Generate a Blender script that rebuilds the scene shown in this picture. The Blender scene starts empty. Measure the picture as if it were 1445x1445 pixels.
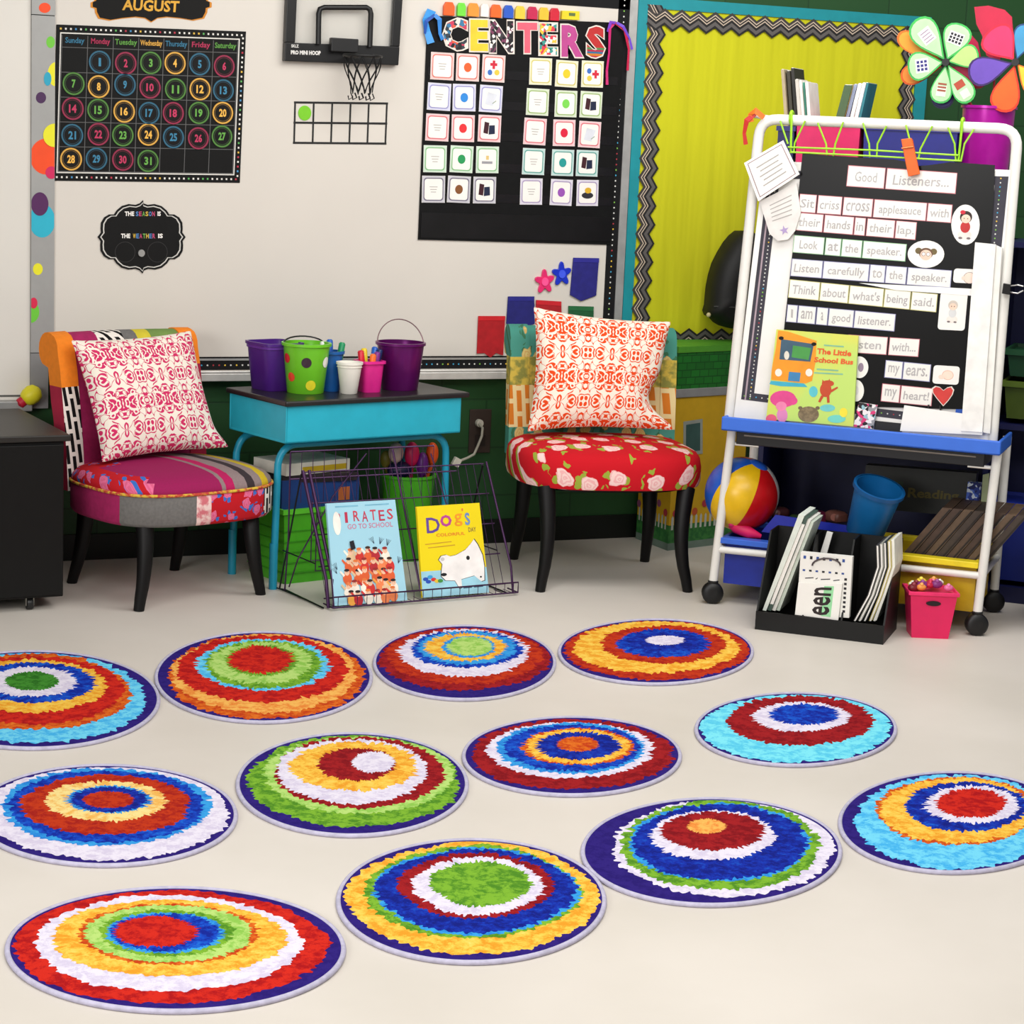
import bpy, math, random
import numpy as np
from mathutils import Vector, Matrix
random.seed(7)
SC = bpy.context.scene
COL = SC.collection
# ---------------------------------------------------------------- camera
f, pitch, roll, yaw, H, D = 2998.0, .1790, .0437, .4192, 1.698, 7.934
fw = Vector((math.sin(yaw)*math.cos(pitch), math.cos(yaw)*math.cos(pitch), -math.sin(pitch)))
r0 = Vector((math.cos(yaw), -math.sin(yaw), 0)); u0 = r0.cross(fw)
RR = math.cos(roll)*r0 + math.sin(roll)*u0
UU = -math.sin(roll)*r0 + math.cos(roll)*u0
CC = Vector((0, -D, H))
cd = bpy.data.cameras.new('camera'); cam = bpy.data.objects.new('camera', cd); COL.objects.link(cam)
cd.sensor_width = 36; cd.lens = f/1445*36; cd.clip_end = 60; cd.clip_start = .1
m = Matrix((RR, UU, -fw)).transposed().to_4x4(); m.translation = CC
cam.matrix_world = m
SC.camera = cam
# ---------------------------------------------------------------- world, lights, exposure
w = bpy.data.worlds.new('world'); SC.world = w; w.use_nodes = True
w.node_tree.nodes['Background'].inputs[0].default_value = (1, .97, .93, 1)
w.node_tree.nodes['Background'].inputs[1].default_value = .25
def area(name, loc, target, sx, sy, power, col=(1, .98, .95)):
    l = bpy.data.lights.new(name, 'AREA'); l.shape = 'RECTANGLE'; l.size = sx; l.size_y = sy; l.energy = power; l.color = col
    o = bpy.data.objects.new(name, l); COL.objects.link(o); o.location = loc
    o.rotation_euler = (Vector(target)-Vector(loc)).to_track_quat('-Z', 'Y').to_euler(); return o
area('ceiling_light_front', (3.9, -2.3, 3.2), (4.3, -.6, .8), 3.2, 1.2, 64)
area('ceiling_light_middle', (1.6, -5.0, 3.2), (1.9, -3.6, 0), 3.6, 1.6, 108)
area('left_area_light', (-3.2, -6.8, 2.4), (2.8, 0, .8), 2.6, 1.8, 165, (1, .98, .96))  # unseen area lamp at the left, aimed at the back wall
SC.view_settings.view_transform = 'Standard'; SC.view_settings.look = 'None'
SC.view_settings.exposure = .19; SC.view_settings.gamma = 1; SC.view_settings.use_curve_mapping = False

# ---------------------------------------------------------------- helpers: picture point -> place
def ray(x, y): return fw + RR*((x-722.5)/f) - UU*((y-722.5)/f)
def F(x, y, z=0.):
    d = ray(x, y); return CC + d*((z-CC.z)/d.z)
def W(x, y, Y=0.):
    d = ray(x, y); return CC + d*((Y-CC.y)/d.y)
class Fr:
    """a flat working frame: origin, two axes, normal towards the room"""
    def __init__(s, O, ex, ey):
        s.O = Vector(O); s.ex = Vector(ex).normalized(); s.n = s.ex.cross(Vector(ey)).normalized(); s.ey = s.n.cross(s.ex)
    def px(s, u, v, d=0.):
        P0 = s.O+s.n*d; dd = ray(u, v); P = CC + dd*((P0-CC).dot(s.n)/dd.dot(s.n)) - P0
        return (P.dot(s.ex), P.dot(s.ey))
    def w(s, a, b, d=0.): return s.O + s.ex*a + s.ey*b + s.n*d
WALL = Fr((0, 0, 0), (1, 0, 0), (0, 0, 1))

# ---------------------------------------------------------------- materials
def lin(c): return tuple((x/12.92 if x <= .04045 else ((x+.055)/1.055)**2.4) for x in [v/255 for v in c])+(1.,)
_M = {}
def nn(nt, t, **k):
    n = nt.nodes.new(t)
    for a, b in k.items():
        if a.startswith('i'): n.inputs[int(a[1:])].default_value = b
        else: setattr(n, a, b)
    return n
def newmat(name, rough=.6, metal=0., spec=.4):
    ma = bpy.data.materials.new(name); ma.use_nodes = True; nt = ma.node_tree
    b = nt.nodes['Principled BSDF']; b.inputs['Roughness'].default_value = rough; b.inputs['Metallic'].default_value = metal
    b.inputs['Specular IOR Level'].default_value = spec
    return ma, nt, b
def M(c, rough=.6, metal=0., var=.10, scale=18., c2=None, bump=0., spec=.4, trans=0.):
    """plain colour with a faint procedural mottling"""
    key = ('M', c, rough, metal, var, scale, c2, bump, spec, trans)
    if key in _M: return _M[key]
    ma, nt, b = newmat('m_%d_%d_%d' % c, rough, metal, spec)
    tc = nn(nt, 'ShaderNodeTexCoord'); no = nn(nt, 'ShaderNodeTexNoise'); no.inputs['Scale'].default_value = scale; no.inputs['Detail'].default_value = 4
    nt.links.new(tc.outputs['Object'], no.inputs['Vector'])
    rp = nn(nt, 'ShaderNodeValToRGB'); L = lin(c)
    if c2: A, B = L, lin(c2); rp.color_ramp.elements[0].position = .42; rp.color_ramp.elements[1].position = .58
    else: A = tuple(v*(1-var) for v in L[:3])+(1,); B = tuple(min(1, v*(1+var)) for v in L[:3])+(1,); rp.color_ramp.elements[0].position = .3; rp.color_ramp.elements[1].position = .7
    rp.color_ramp.elements[0].color = A; rp.color_ramp.elements[1].color = B
    nt.links.new(no.outputs['Fac'], rp.inputs['Fac']); nt.links.new(rp.outputs['Color'], b.inputs['Base Color'])
    if bump:
        bp = nn(nt, 'ShaderNodeBump'); bp.inputs['Strength'].default_value = bump; bp.inputs['Distance'].default_value = .003
        nt.links.new(no.outputs['Fac'], bp.inputs['Height']); nt.links.new(bp.outputs['Normal'], b.inputs['Normal'])
    if trans: b.inputs['Alpha'].default_value = 1-trans
    _M[key] = ma; return ma
def mix_rgb(nt, fac, a, b):
    mx = nn(nt, 'ShaderNodeMix', data_type='RGBA')
    for s, v in ((0, fac), (6, a), (7, b)):
        if hasattr(v, 'links') or hasattr(v, 'is_linked'): nt.links.new(v, mx.inputs[s])
        else: mx.inputs[s].default_value = v
    return mx.outputs[2]
def math_n(nt, op, a, b=None, c=None):
    m = nn(nt, 'ShaderNodeMath', operation=op)
    for i, v in enumerate((a, b, c)):
        if v is None: continue
        if isinstance(v, (int, float)): m.inputs[i].default_value = v
        else: nt.links.new(v, m.inputs[i])
    return m.outputs[0]
def objxyz(nt, src='Object'):
    tc = nn(nt, 'ShaderNodeTexCoord'); s = nn(nt, 'ShaderNodeSeparateXYZ'); nt.links.new(tc.outputs[src], s.inputs[0]); return s.outputs, tc.outputs[src]
def stripes(name, axis, stops, rough=.85, jitter=.0, weave=.15):
    """constant colour bands along one object axis: stops = [(pos, colour), ...]"""
    ma, nt, b = newmat(name, rough, 0, .15); o, v = objxyz(nt)
    lo, hi = stops[0][0], stops[-1][0]+.2
    mr = nn(nt, 'ShaderNodeMapRange'); mr.inputs[1].default_value = lo; mr.inputs[2].default_value = hi
    nz = nn(nt, 'ShaderNodeTexNoise'); nz.inputs['Scale'].default_value = 9; nt.links.new(v, nz.inputs['Vector'])
    off = math_n(nt, 'MULTIPLY_ADD', nz.outputs['Fac'], jitter, -jitter/2)
    nt.links.new(math_n(nt, 'ADD', o[axis], off), mr.inputs[0])
    rp = nn(nt, 'ShaderNodeValToRGB'); cr = rp.color_ramp; cr.interpolation = 'CONSTANT'
    for i, (p, c) in enumerate(stops):
        e = cr.elements[i] if i < 2 else cr.elements.new(1)
        e.position = (p-lo)/(hi-lo); e.color = lin(c)
    nt.links.new(mr.outputs[0], rp.inputs['Fac'])
    n2 = nn(nt, 'ShaderNodeTexNoise'); n2.inputs['Scale'].default_value = 160; nt.links.new(v, n2.inputs['Vector'])
    fac = math_n(nt, 'MULTIPLY', n2.outputs['Fac'], weave*2)
    nt.links.new(mix_rgb(nt, fac, rp.outputs['Color'], (.02, .02, .02, 1)), b.inputs['Base Color'])
    return ma
def damask(name, ground, ink, s=1.0):
    """mirrored scroll pattern on cloth, from the object's own UVs"""
    ma, nt, b = newmat(name, .9, 0, .1)
    o, v = objxyz(nt, 'UV')
    px = math_n(nt, 'PINGPONG', math_n(nt, 'MULTIPLY', o[0], 2.7*s), .5)
    py = math_n(nt, 'PINGPONG', math_n(nt, 'MULTIPLY', o[1], 2.4*s), .5)
    cb = nn(nt, 'ShaderNodeCombineXYZ'); nt.links.new(px, cb.inputs[0]); nt.links.new(py, cb.inputs[1])
    n1 = nn(nt, 'ShaderNodeTexNoise'); n1.inputs['Scale'].default_value = 7.0; n1.inputs['Detail'].default_value = 0.0; n1.inputs['Distortion'].default_value = .6
    nt.links.new(cb.outputs[0], n1.inputs['Vector'])
    ad = nn(nt, 'ShaderNodeVectorMath', operation='MULTIPLY_ADD'); nt.links.new(n1.outputs['Color'], ad.inputs[0]); ad.inputs[1].default_value = (.09, .09, 0); nt.links.new(cb.outputs[0], ad.inputs[2])
    vo = nn(nt, 'ShaderNodeTexVoronoi', voronoi_dimensions='2D'); vo.inputs['Scale'].default_value = 4.6; vo.inputs['Randomness'].default_value = .75; nt.links.new(ad.outputs[0], vo.inputs['Vector'])
    d = vo.outputs['Distance']
    dot = math_n(nt, 'LESS_THAN', d, .15)
    ring = math_n(nt, 'MULTIPLY', math_n(nt, 'GREATER_THAN', d, .30), math_n(nt, 'LESS_THAN', d, .46))
    ring = math_n(nt, 'MULTIPLY', ring, math_n(nt, 'GREATER_THAN', n1.outputs['Fac'], .44))
    sw = math_n(nt, 'MULTIPLY', math_n(nt, 'GREATER_THAN', n1.outputs['Fac'], .33), math_n(nt, 'LESS_THAN', n1.outputs['Fac'], .385))
    kk = math_n(nt, 'MAXIMUM', math_n(nt, 'MAXIMUM', dot, ring), sw)
    nt.links.new(mix_rgb(nt, kk, lin(ground), lin(ink)), b.inputs['Base Color'])
    n3 = nn(nt, 'ShaderNodeTexNoise'); n3.inputs['Scale'].default_value = 7
    oo, vv = objxyz(nt); nt.links.new(vv, n3.inputs['Vector'])
    bp = nn(nt, 'ShaderNodeBump'); bp.inputs['Strength'].default_value = .5; bp.inputs['Distance'].default_value = .02
    nt.links.new(n3.outputs['Fac'], bp.inputs['Height']); nt.links.new(bp.outputs['Normal'], b.inputs['Normal'])
    return ma
def roses(name, ground=(193, 22, 34), rose=(240, 205, 200), leaf=(150, 165, 60), s=9.0, core=(225, 130, 140), rs=.28):
    ma, nt, b = newmat(name, .85, 0, .15); o, v = objxyz(nt)
    cb = nn(nt, 'ShaderNodeCombineXYZ'); nt.links.new(o[0], cb.inputs[0])
    nt.links.new(math_n(nt, 'SUBTRACT', math_n(nt, 'MULTIPLY', o[2], 1.0), math_n(nt, 'MULTIPLY', o[1], .8)), cb.inputs[1])
    nz = nn(nt, 'ShaderNodeTexNoise'); nz.inputs['Scale'].default_value = 28; nt.links.new(cb.outputs[0], nz.inputs['Vector'])
    ad = nn(nt, 'ShaderNodeVectorMath', operation='MULTIPLY_ADD'); nt.links.new(nz.outputs['Color'], ad.inputs[0]); ad.inputs[1].default_value = (.035, .035, 0); nt.links.new(cb.outputs[0], ad.inputs[2])
    vo = nn(nt, 'ShaderNodeTexVoronoi', voronoi_dimensions='2D'); vo.inputs['Scale'].default_value = s; vo.inputs['Randomness'].default_value = .55; nt.links.new(ad.outputs[0], vo.inputs['Vector'])
    d = vo.outputs['Distance']
    isrose = math_n(nt, 'LESS_THAN', d, rs)
    petal = math_n(nt, 'GREATER_THAN', math_n(nt, 'PINGPONG', math_n(nt, 'MULTIPLY', d, 9), .5), .27)
    sx = nn(nt, 'ShaderNodeTexVoronoi', voronoi_dimensions='2D'); sx.inputs['Scale'].default_value = s*3.1; nt.links.new(ad.outputs[0], sx.inputs['Vector'])
    lf = math_n(nt, 'MULTIPLY', math_n(nt, 'LESS_THAN', sx.outputs['Distance'], .40), math_n(nt, 'LESS_THAN', d, rs*1.75))
    sep = nn(nt, 'ShaderNodeSeparateColor'); nt.links.new(sx.outputs['Color'], sep.inputs[0])
    lf = math_n(nt, 'MULTIPLY', lf, math_n(nt, 'GREATER_THAN', sep.outputs[0], .45))
    c1 = mix_rgb(nt, lf, lin(ground), lin(leaf))
    c2 = mix_rgb(nt, math_n(nt, 'MULTIPLY', petal, .45), lin(rose), lin(core))
    nt.links.new(mix_rgb(nt, isrose, c1, c2), b.inputs['Base Color'])
    return ma
def basket(name, a=(20, 18, 20), bcol=(235, 228, 220), s=16., rot=0.):
    ma, nt, b = newmat(name, .85, 0, .15); o, v = objxyz(nt)
    cb = nn(nt, 'ShaderNodeCombineXYZ'); nt.links.new(o[2], cb.inputs[0]); nt.links.new(math_n(nt, 'ADD', o[0], math_n(nt, 'MULTIPLY', o[1], .9)), cb.inputs[1])
    br = nn(nt, 'ShaderNodeTexBrick'); br.inputs['Scale'].default_value = s; br.inputs['Color1'].default_value = lin(a); br.inputs['Color2'].default_value = lin(a); br.inputs['Mortar'].default_value = lin(bcol)
    br.inputs['Mortar Size'].default_value = .12; br.inputs['Brick Width'].default_value = 1.3; br.inputs['Row Height'].default_value = .55
    br.inputs['Mortar Smooth'].default_value = 0
    nt.links.new(cb.outputs[0], br.inputs['Vector']); nt.links.new(br.outputs['Color'], b.inputs['Base Color']); return ma
def multi(name, cols, s=40., rough=.7, edge=0.):
    """small random cells of several colours (patterned card, book ends, sweets)"""
    ma, nt, b = newmat(name, rough); o, v = objxyz(nt)
    vo = nn(nt, 'ShaderNodeTexVoronoi'); vo.inputs['Scale'].default_value = s; nt.links.new(v, vo.inputs['Vector'])
    sep = nn(nt, 'ShaderNodeSeparateColor'); nt.links.new(vo.outputs['Color'], sep.inputs[0])
    rp = nn(nt, 'ShaderNodeValToRGB'); cr = rp.color_ramp; cr.interpolation = 'CONSTANT'
    for i, c in enumerate(cols):
        e = cr.elements[i] if i < 2 else cr.elements.new(1)
        e.position = i/len(cols); e.color = lin(c)
    nt.links.new(sep.outputs[0], rp.inputs['Fac']); nt.links.new(rp.outputs['Color'], b.inputs['Base Color']); return ma

# ---------------------------------------------------------------- mesh builder
_TC = {}
def tmesh(s, bold=0., res=2):
    k = (s, bold, res)
    if k in _TC: return _TC[k]
    cu = bpy.data.curves.new('t', 'FONT'); cu.body = s; cu.resolution_u = res; cu.offset = bold; cu.dimensions = '2D'; cu.fill_mode = 'FRONT'
    ob = bpy.data.objects.new('t', cu); COL.objects.link(ob)
    bpy.context.view_layer.update()
    me = bpy.data.meshes.new_from_object(ob.evaluated_get(bpy.context.evaluated_depsgraph_get()))
    vs = [(v.co.x, v.co.y) for v in me.vertices]; fs = [tuple(p.vertices) for p in me.polygons]
    bpy.data.objects.remove(ob); bpy.data.curves.remove(cu); bpy.data.meshes.remove(me)
    _TC[k] = (vs, fs); return _TC[k]
class MB:
    def __init__(s, mat=None, T=None):
        s.v = []; s.f = []; s.fm = []; s.mats = []; s.T = T; s.cur = 0; s.uv = {}
        if mat: s.use(mat)
    def use(s, mat):
        if mat not in s.mats: s.mats.append(mat)
        s.cur = s.mats.index(mat); return s
    def av(s, p):
        p = Vector(p)
        if s.T: p = s.T @ p
        s.v.append(p); return len(s.v)-1
    def af(s, idx): s.f.append(tuple(idx)); s.fm.append(s.cur)
    def box(s, c, size, rz=0., M3=None):
        c = Vector(c); hx, hy, hz = [a/2 for a in size]; R = M3 or Matrix.Rotation(rz, 3, 'Z')
        ids = [s.av(c + R @ Vector((x*hx, y*hy, z*hz))) for z in (-1, 1) for y in (-1, 1) for x in (-1, 1)]
        for q in ((0, 2, 3, 1), (4, 5, 7, 6), (0, 1, 5, 4), (2, 6, 7, 3), (0, 4, 6, 2), (1, 3, 7, 5)): s.af([ids[i] for i in q])
        return s
    def fbox(s, fr, a0, a1, b0, b1, d0, d1): return s.poly(fr, [(a0, b0), (a1, b0), (a1, b1), (a0, b1)], d0, d1)
    def poly(s, fr, pts, d0, d1=None):
        if d1 is None: d1 = d0
        a = sum(pts[i][0]*pts[(i+1) % len(pts)][1]-pts[(i+1) % len(pts)][0]*pts[i][1] for i in range(len(pts)))
        if a < 0: pts = pts[::-1]
        F1 = [s.av(fr.w(p[0], p[1], d1)) for p in pts]; s.af(F1)
        if d1 != d0:
            F0 = [s.av(fr.w(p[0], p[1], d0)) for p in pts]; s.af(F0[::-1]); n = len(pts)
            for i in range(n): s.af([F0[i], F0[(i+1) % n], F1[(i+1) % n], F1[i]])
        return s
    def pxpoly(s, fr, pts, d0, d1=None):
        d = d0 if d1 is None else d1
        return s.poly(fr, [fr.px(u, v, d) for u, v in pts], d0, d1)
    def ell(s, fr, c, rx, ry, d0, d1=None, n=24): return s.poly(fr, [(c[0]+rx*math.cos(2*math.pi*i/n), c[1]+ry*math.sin(2*math.pi*i/n)) for i in range(n)], d0, d1)
    def ring(s, fr, c, r1, r0, d, n=28, ry=1.):
        a = [s.av(fr.w(c[0]+r1*math.cos(2*math.pi*i/n), c[1]+ry*r1*math.sin(2*math.pi*i/n), d)) for i in range(n)]
        b = [s.av(fr.w(c[0]+r0*math.cos(2*math.pi*i/n), c[1]+ry*r0*math.sin(2*math.pi*i/n), d)) for i in range(n)]
        for i in range(n): s.af([a[i], a[(i+1) % n], b[(i+1) % n], b[i]])
        return s
    def loop(s, fr, outer, inner, d):
        n = len(outer); a = [s.av(fr.w(p[0], p[1], d)) for p in outer]; b = [s.av(fr.w(p[0], p[1], d)) for p in inner]
        for i in range(n): s.af([a[i], a[(i+1) % n], b[(i+1) % n], b[i]])
        return s
    def text(s, fr, quad, st, d, bold=0., res=2):
        """lettering fitted into quad BL,BR,TR,TL given in the frame"""
        vs, fs = tmesh(st, bold, res)
        if not vs: return s
        x0 = min(v[0] for v in vs); x1 = max(v[0] for v in vs); y0 = min(v[1] for v in vs); y1 = max(v[1] for v in vs)
        ids = []
        for x, y in vs:
            a = (x-x0)/(x1-x0+1e-9); b = (y-y0)/(y1-y0+1e-9)
            p = [(quad[0][k]*(1-a)+quad[1][k]*a)*(1-b)+(quad[3][k]*(1-a)+quad[2][k]*a)*b for k in (0, 1)]
            ids.append(s.av(fr.w(p[0], p[1], d)))
        for q in fs: s.af([ids[i] for i in q])
        return s
    def pxtext(s, fr, pq, st, d, bold=0.): return s.text(fr, [fr.px(u, v, d) for u, v in pq], st, d, bold)
    def txt(s, fr, cx, cy, w, h, st, d, bold=0.): return s.text(fr, [(cx-w/2, cy-h/2), (cx+w/2, cy-h/2), (cx+w/2, cy+h/2), (cx-w/2, cy+h/2)], st, d, bold)
    def tube(s, pts, r, n=8, closed=False, caps=True):
        pts = [Vector(p) for p in pts]; N = len(pts); rings = []; prev = None
        for i, p in enumerate(pts):
            if closed: t = pts[(i+1) % N]-pts[i-1]
            else: t = pts[min(i+1, N-1)]-pts[max(i-1, 0)]
            t = t.normalized() if t.length > 1e-9 else Vector((0, 0, 1))
            if prev is None:
                a = Vector((0, 0, 1)) if abs(t.z) < .9 else Vector((1, 0, 0)); x = t.cross(a).normalized()
            else:
                x = prev - t*prev.dot(t); x = x.normalized() if x.length > 1e-6 else t.orthogonal().normalized()
            prev = x; y = t.cross(x); rr = r[i] if isinstance(r, (list, tuple)) else r
            rings.append([s.av(p + x*rr*math.cos(2*math.pi*k/n) + y*rr*math.sin(2*math.pi*k/n)) for k in range(n)])
        for i in range(N if closed else N-1):
            A, B = rings[i], rings[(i+1) % N]
            for k in range(n): s.af([A[k], A[(k+1) % n], B[(k+1) % n], B[k]])
        if caps and not closed: s.af(rings[0][::-1]); s.af(rings[-1])
        return s
    def lathe(s, c, prof, n=32, sx=1., sy=1., rz=0., M3=None, close=True, sq=None):
        """profile [(r,z)...] turned round the z axis; sq = superellipse power for squarish pots"""
        c = Vector(c); rings = []; R = M3 or Matrix.Rotation(rz, 3, 'Z')
        for (r, z) in prof:
            ring = []
            for k in range(n):
                a = 2*math.pi*k/n; ca, sa = math.cos(a), math.sin(a)
                if sq: q = (abs(ca)**sq+abs(sa)**sq)**(-1/sq); ca, sa = ca*q, sa*q
                ring.append(s.av(c + R @ Vector((r*sx*ca, r*sy*sa, z))))
            rings.append(ring)
        for A, B in zip(rings, rings[1:]):
            for k in range(n): s.af([A[k], A[(k+1) % n], B[(k+1) % n], B[k]])
        if close: s.af(rings[0][::-1]); s.af(rings[-1])
        return s
    def sphere(s, c, r, n=16, m=10, sx=1, sy=1, sz=1, M3=None, mats=None):
        c = Vector(c); R = M3 or Matrix.Identity(3); rings = []
        for j in range(m+1):
            ph = math.pi*j/m
            rings.append([s.av(c + R @ Vector((r*sx*math.sin(ph)*math.cos(2*math.pi*k/n), r*sy*math.sin(ph)*math.sin(2*math.pi*k/n), r*sz*math.cos(ph)))) for k in range(n)])
        for j in range(m):
            for k in range(n):
                if mats: s.use(mats(j/m, k/n))
                A, B = rings[j], rings[j+1]
                if j == 0: s.af([A[0], B[k], B[(k+1) % n]])
                elif j == m-1: s.af([A[k], B[0], A[(k+1) % n]])
                else: s.af([A[k], B[k], B[(k+1) % n], A[(k+1) % n]])
        return s
_org = {}
def _props(o, label=None, cat=None, group=None, kind=None):
    if label: o['label'] = label
    if cat: o['category'] = cat
    if group: o['group'] = group
    if kind: o['kind'] = kind
def part(name, mb, parent=None, label=None, smooth=False, bevel=0., kind=None, sub=0, uvs=None):
    """link one mesh object. MB coordinates are world ones; children are moved into the parent's frame"""
    me = bpy.data.meshes.new(name)
    vs = mb.v
    if parent is not None: inv = _org[parent.name].inverted(); vs = [inv @ v for v in vs]; T = _org[parent.name]
    else:
        xs = [v.x for v in vs]; ys = [v.y for v in vs]; zs = [v.z for v in vs]
        T = Matrix.Translation(((min(xs)+max(xs))/2, (min(ys)+max(ys))/2, min(zs))); inv = T.inverted(); vs = [inv @ v for v in vs]
    me.from_pydata([tuple(v) for v in vs], [], mb.f)
    for ma in mb.mats: me.materials.append(ma)
    me.polygons.foreach_set('material_index', mb.fm)
    if smooth: me.polygons.foreach_set('use_smooth', [True]*len(me.polygons))
    if uvs:
        ul = me.uv_layers.new(name='UVMap')
        for l in me.loops: ul.data[l.index].uv = uvs[l.vertex_index]
    me.update()
    o = bpy.data.objects.new(name, me); COL.objects.link(o)
    if parent is not None: o.parent = parent; _org[o.name] = T
    else: o.matrix_world = T; _org[o.name] = T.copy()
    if smooth and hasattr(me, 'set_sharp_from_angle'): me.set_sharp_from_angle(angle=math.radians(50))
    if bevel:
        b = o.modifiers.new('bevel', 'BEVEL'); b.width = bevel; b.segments = 2; b.limit_method = 'ANGLE'
    if sub:
        b = o.modifiers.new('sub', 'SUBSURF'); b.levels = sub; b.render_levels = sub
    _props(o, label, kind=kind)
    return o
def thing(name, label, cat, loc, rz=0., group=None):
    o = bpy.data.objects.new(name, None); COL.objects.link(o); o.empty_display_size = .05
    T = Matrix.Translation(Vector(loc)) @ Matrix.Rotation(rz, 4, 'Z'); o.matrix_world = T; _org[o.name] = T
    _props(o, label, cat, group); return o
def single(name, mb, label, cat, group=None, **k):
    o = part(name, mb, None, **k); _props(o, label, cat, group); return o
def struct(name, mb, **k):
    o = part(name, mb, None, **k); o['kind'] = 'structure'; return o

BLACK = M((9, 8, 9), .5, spec=.25); WHITE = M((232, 228, 220), .5, var=.03); PAPER = M((240, 236, 230), .7, var=.03)
GREY = M((160, 160, 158), .4, .3, var=.05); LGREY = M((196, 194, 190), .45, 0, var=.04)
PENCIL = M((168, 164, 160), .8, var=.05)

# ================================================================ STRUCTURE
def floor_mat():
    ma, nt, b = newmat('vinyl_floor', .33, 0, .35); o, v = objxyz(nt)
    n = nn(nt, 'ShaderNodeTexNoise'); n.inputs['Scale'].default_value = 1.3; n.inputs['Detail'].default_value = 5; nt.links.new(v, n.inputs['Vector'])
    rp = nn(nt, 'ShaderNodeValToRGB'); rp.color_ramp.elements[0].color = lin((206, 199, 189)); rp.color_ramp.elements[1].color = lin((216, 209, 200)); rp.color_ramp.elements[0].position = .35; rp.color_ramp.elements[1].position = .65
    nt.links.new(n.outputs['Fac'], rp.inputs['Fac']); nt.links.new(rp.outputs['Color'], b.inputs['Base Color'])
    n2 = nn(nt, 'ShaderNodeTexNoise'); n2.inputs['Scale'].default_value = 6; nt.links.new(v, n2.inputs['Vector'])
    mr = nn(nt, 'ShaderNodeMapRange'); mr.inputs[3].default_value = .38; mr.inputs[4].default_value = .52; nt.links.new(n2.outputs['Fac'], mr.inputs[0]); nt.links.new(mr.outputs[0], b.inputs['Roughness'])
    return ma
def block_mat():
    ma, nt, b = newmat('green_block_wall', .5, 0, .35); o, v = objxyz(nt)
    cb = nn(nt, 'ShaderNodeCombineXYZ'); nt.links.new(o[0], cb.inputs[0]); nt.links.new(o[2], cb.inputs[1])
    br = nn(nt, 'ShaderNodeTexBrick'); br.inputs['Scale'].default_value = 1; br.inputs['Brick Width'].default_value = .4; br.inputs['Row Height'].default_value = .2; br.inputs['Mortar Size'].default_value = .004
    br.inputs['Color1'].default_value = lin((38, 80, 42)); br.inputs['Color2'].default_value = lin((34, 73, 38)); br.inputs['Mortar'].default_value = lin((28, 63, 33))
    nt.links.new(cb.outputs[0], br.inputs['Vector']); nt.links.new(br.outputs['Color'], b.inputs['Base Color'])
    bp = nn(nt, 'ShaderNodeBump'); bp.inputs['Strength'].default_value = .3; bp.inputs['Distance'].default_value = .004; bp.invert = True
    nt.links.new(br.outputs['Fac'], bp.inputs['Height']); nt.links.new(bp.outputs['Normal'], b.inputs['Normal']); return ma
mb = MB(floor_mat()).box((2.0, -4.0, -.05), (10, 9, .1)); struct('floor', mb)
mb = MB(block_mat()).box((2.0, .1, 1.5), (10, .2, 3.0)); struct('wall_back', mb)
mb = MB(M((12, 17, 13), .5)).box((2.0, -.006, .05), (10, .012, .1)); struct('shaded_baseboard', mb)  # assumed baseboard, coloured near-black for the shade along the wall foot

# ================================================================ THE BACK WALL
def Z(ox, oy, sc): return lambda x, y: (ox+x/sc, oy+y/sc)
def quad(fr, TL, TR, BR, BL, d=0.): return [fr.px(*BL, d), fr.px(*BR, d), fr.px(*TR, d), fr.px(*TL, d)]
def bil(q, a, b): return tuple((q[0][k]*(1-a)+q[1][k]*a)*(1-b)+(q[3][k]*(1-a)+q[2][k]*a)*b for k in (0, 1))
def sq(q, a0, a1, b0, b1): return [bil(q, a0, b0), bil(q, a1, b0), bil(q, a1, b1), bil(q, a0, b1)]
def cen(q): return (sum(p[0] for p in q)/4, sum(p[1] for p in q)/4)
def rootat(name, label, cat, fr, c, d=0., group=None): return thing(name, label, cat, fr.w(c[0], c[1], d), 0, group)
xr0 = W(42, 200).x; xr1 = W(75, 200).x
zt = 2.30
tray_z = W(500, 527).z
xb1 = 3.985; xb0 = xr1
wb = thing('whiteboard', 'large white marker board with black dotted paper border on the green wall', 'whiteboard', (3, 0, tray_z))
part('panel', MB(M((213, 207, 198), .42, var=.02, scale=2)).fbox(WALL, xb0, xb1-.035, tray_z, zt, 0, .02), wb)
def dots(mb, fr, a, b, n, r, d, seed=1):
    rnd = random.Random(seed); r *= .78; cols = [(215, 215, 210)]*6+[(170, 50, 60), (60, 160, 200), (230, 190, 60), (120, 180, 70)]
    for i in range(n):
        t = (i+.5)/n; mb.use(M(rnd.choice(cols), .7)); mb.ell(fr, (a[0]+(b[0]-a[0])*t, a[1]+(b[1]-a[1])*t), r, r, d, n=6)
zb0 = W(500, 520).z; zb1 = W(500, 507).z; z2 = W(500, 502).z
mb = MB(M((20, 20, 22), .7, spec=.2)).fbox(WALL, xb0, xb1-.035, zb0, zb1, .02, .022); mb.fbox(WALL, xb1-.085, xb1-.035, zb1, zt, .02, .022)
mb.fbox(WALL, xb0, xb1-.035, W(800, 8).z, W(800, -6).z, .02, .022)
dots(mb, WALL, (xb0, (zb0+zb1)/2), (xb1-.04, (zb0+zb1)/2), 100, .0045, .0225, 2); dots(mb, WALL, (xb1-.06, zb1), (xb1-.06, zt), 70, .0045, .0225, 3)
mb.use(BLACK).fbox(WALL, xb0, xb1-.08, zb1+.008, z2, .02, .0225)
part('dotted_border', mb, wb, 'black paper border strip with tiny coloured dots')
mb = MB(M((190, 190, 188), .35, .5)).fbox(WALL, xb1-.035, xb1, tray_z, zt, 0, .026); mb.fbox(WALL, xb0, xb1-.035, zb1, zb1+.008, .02, .026); part('frame', mb, wb)
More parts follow.
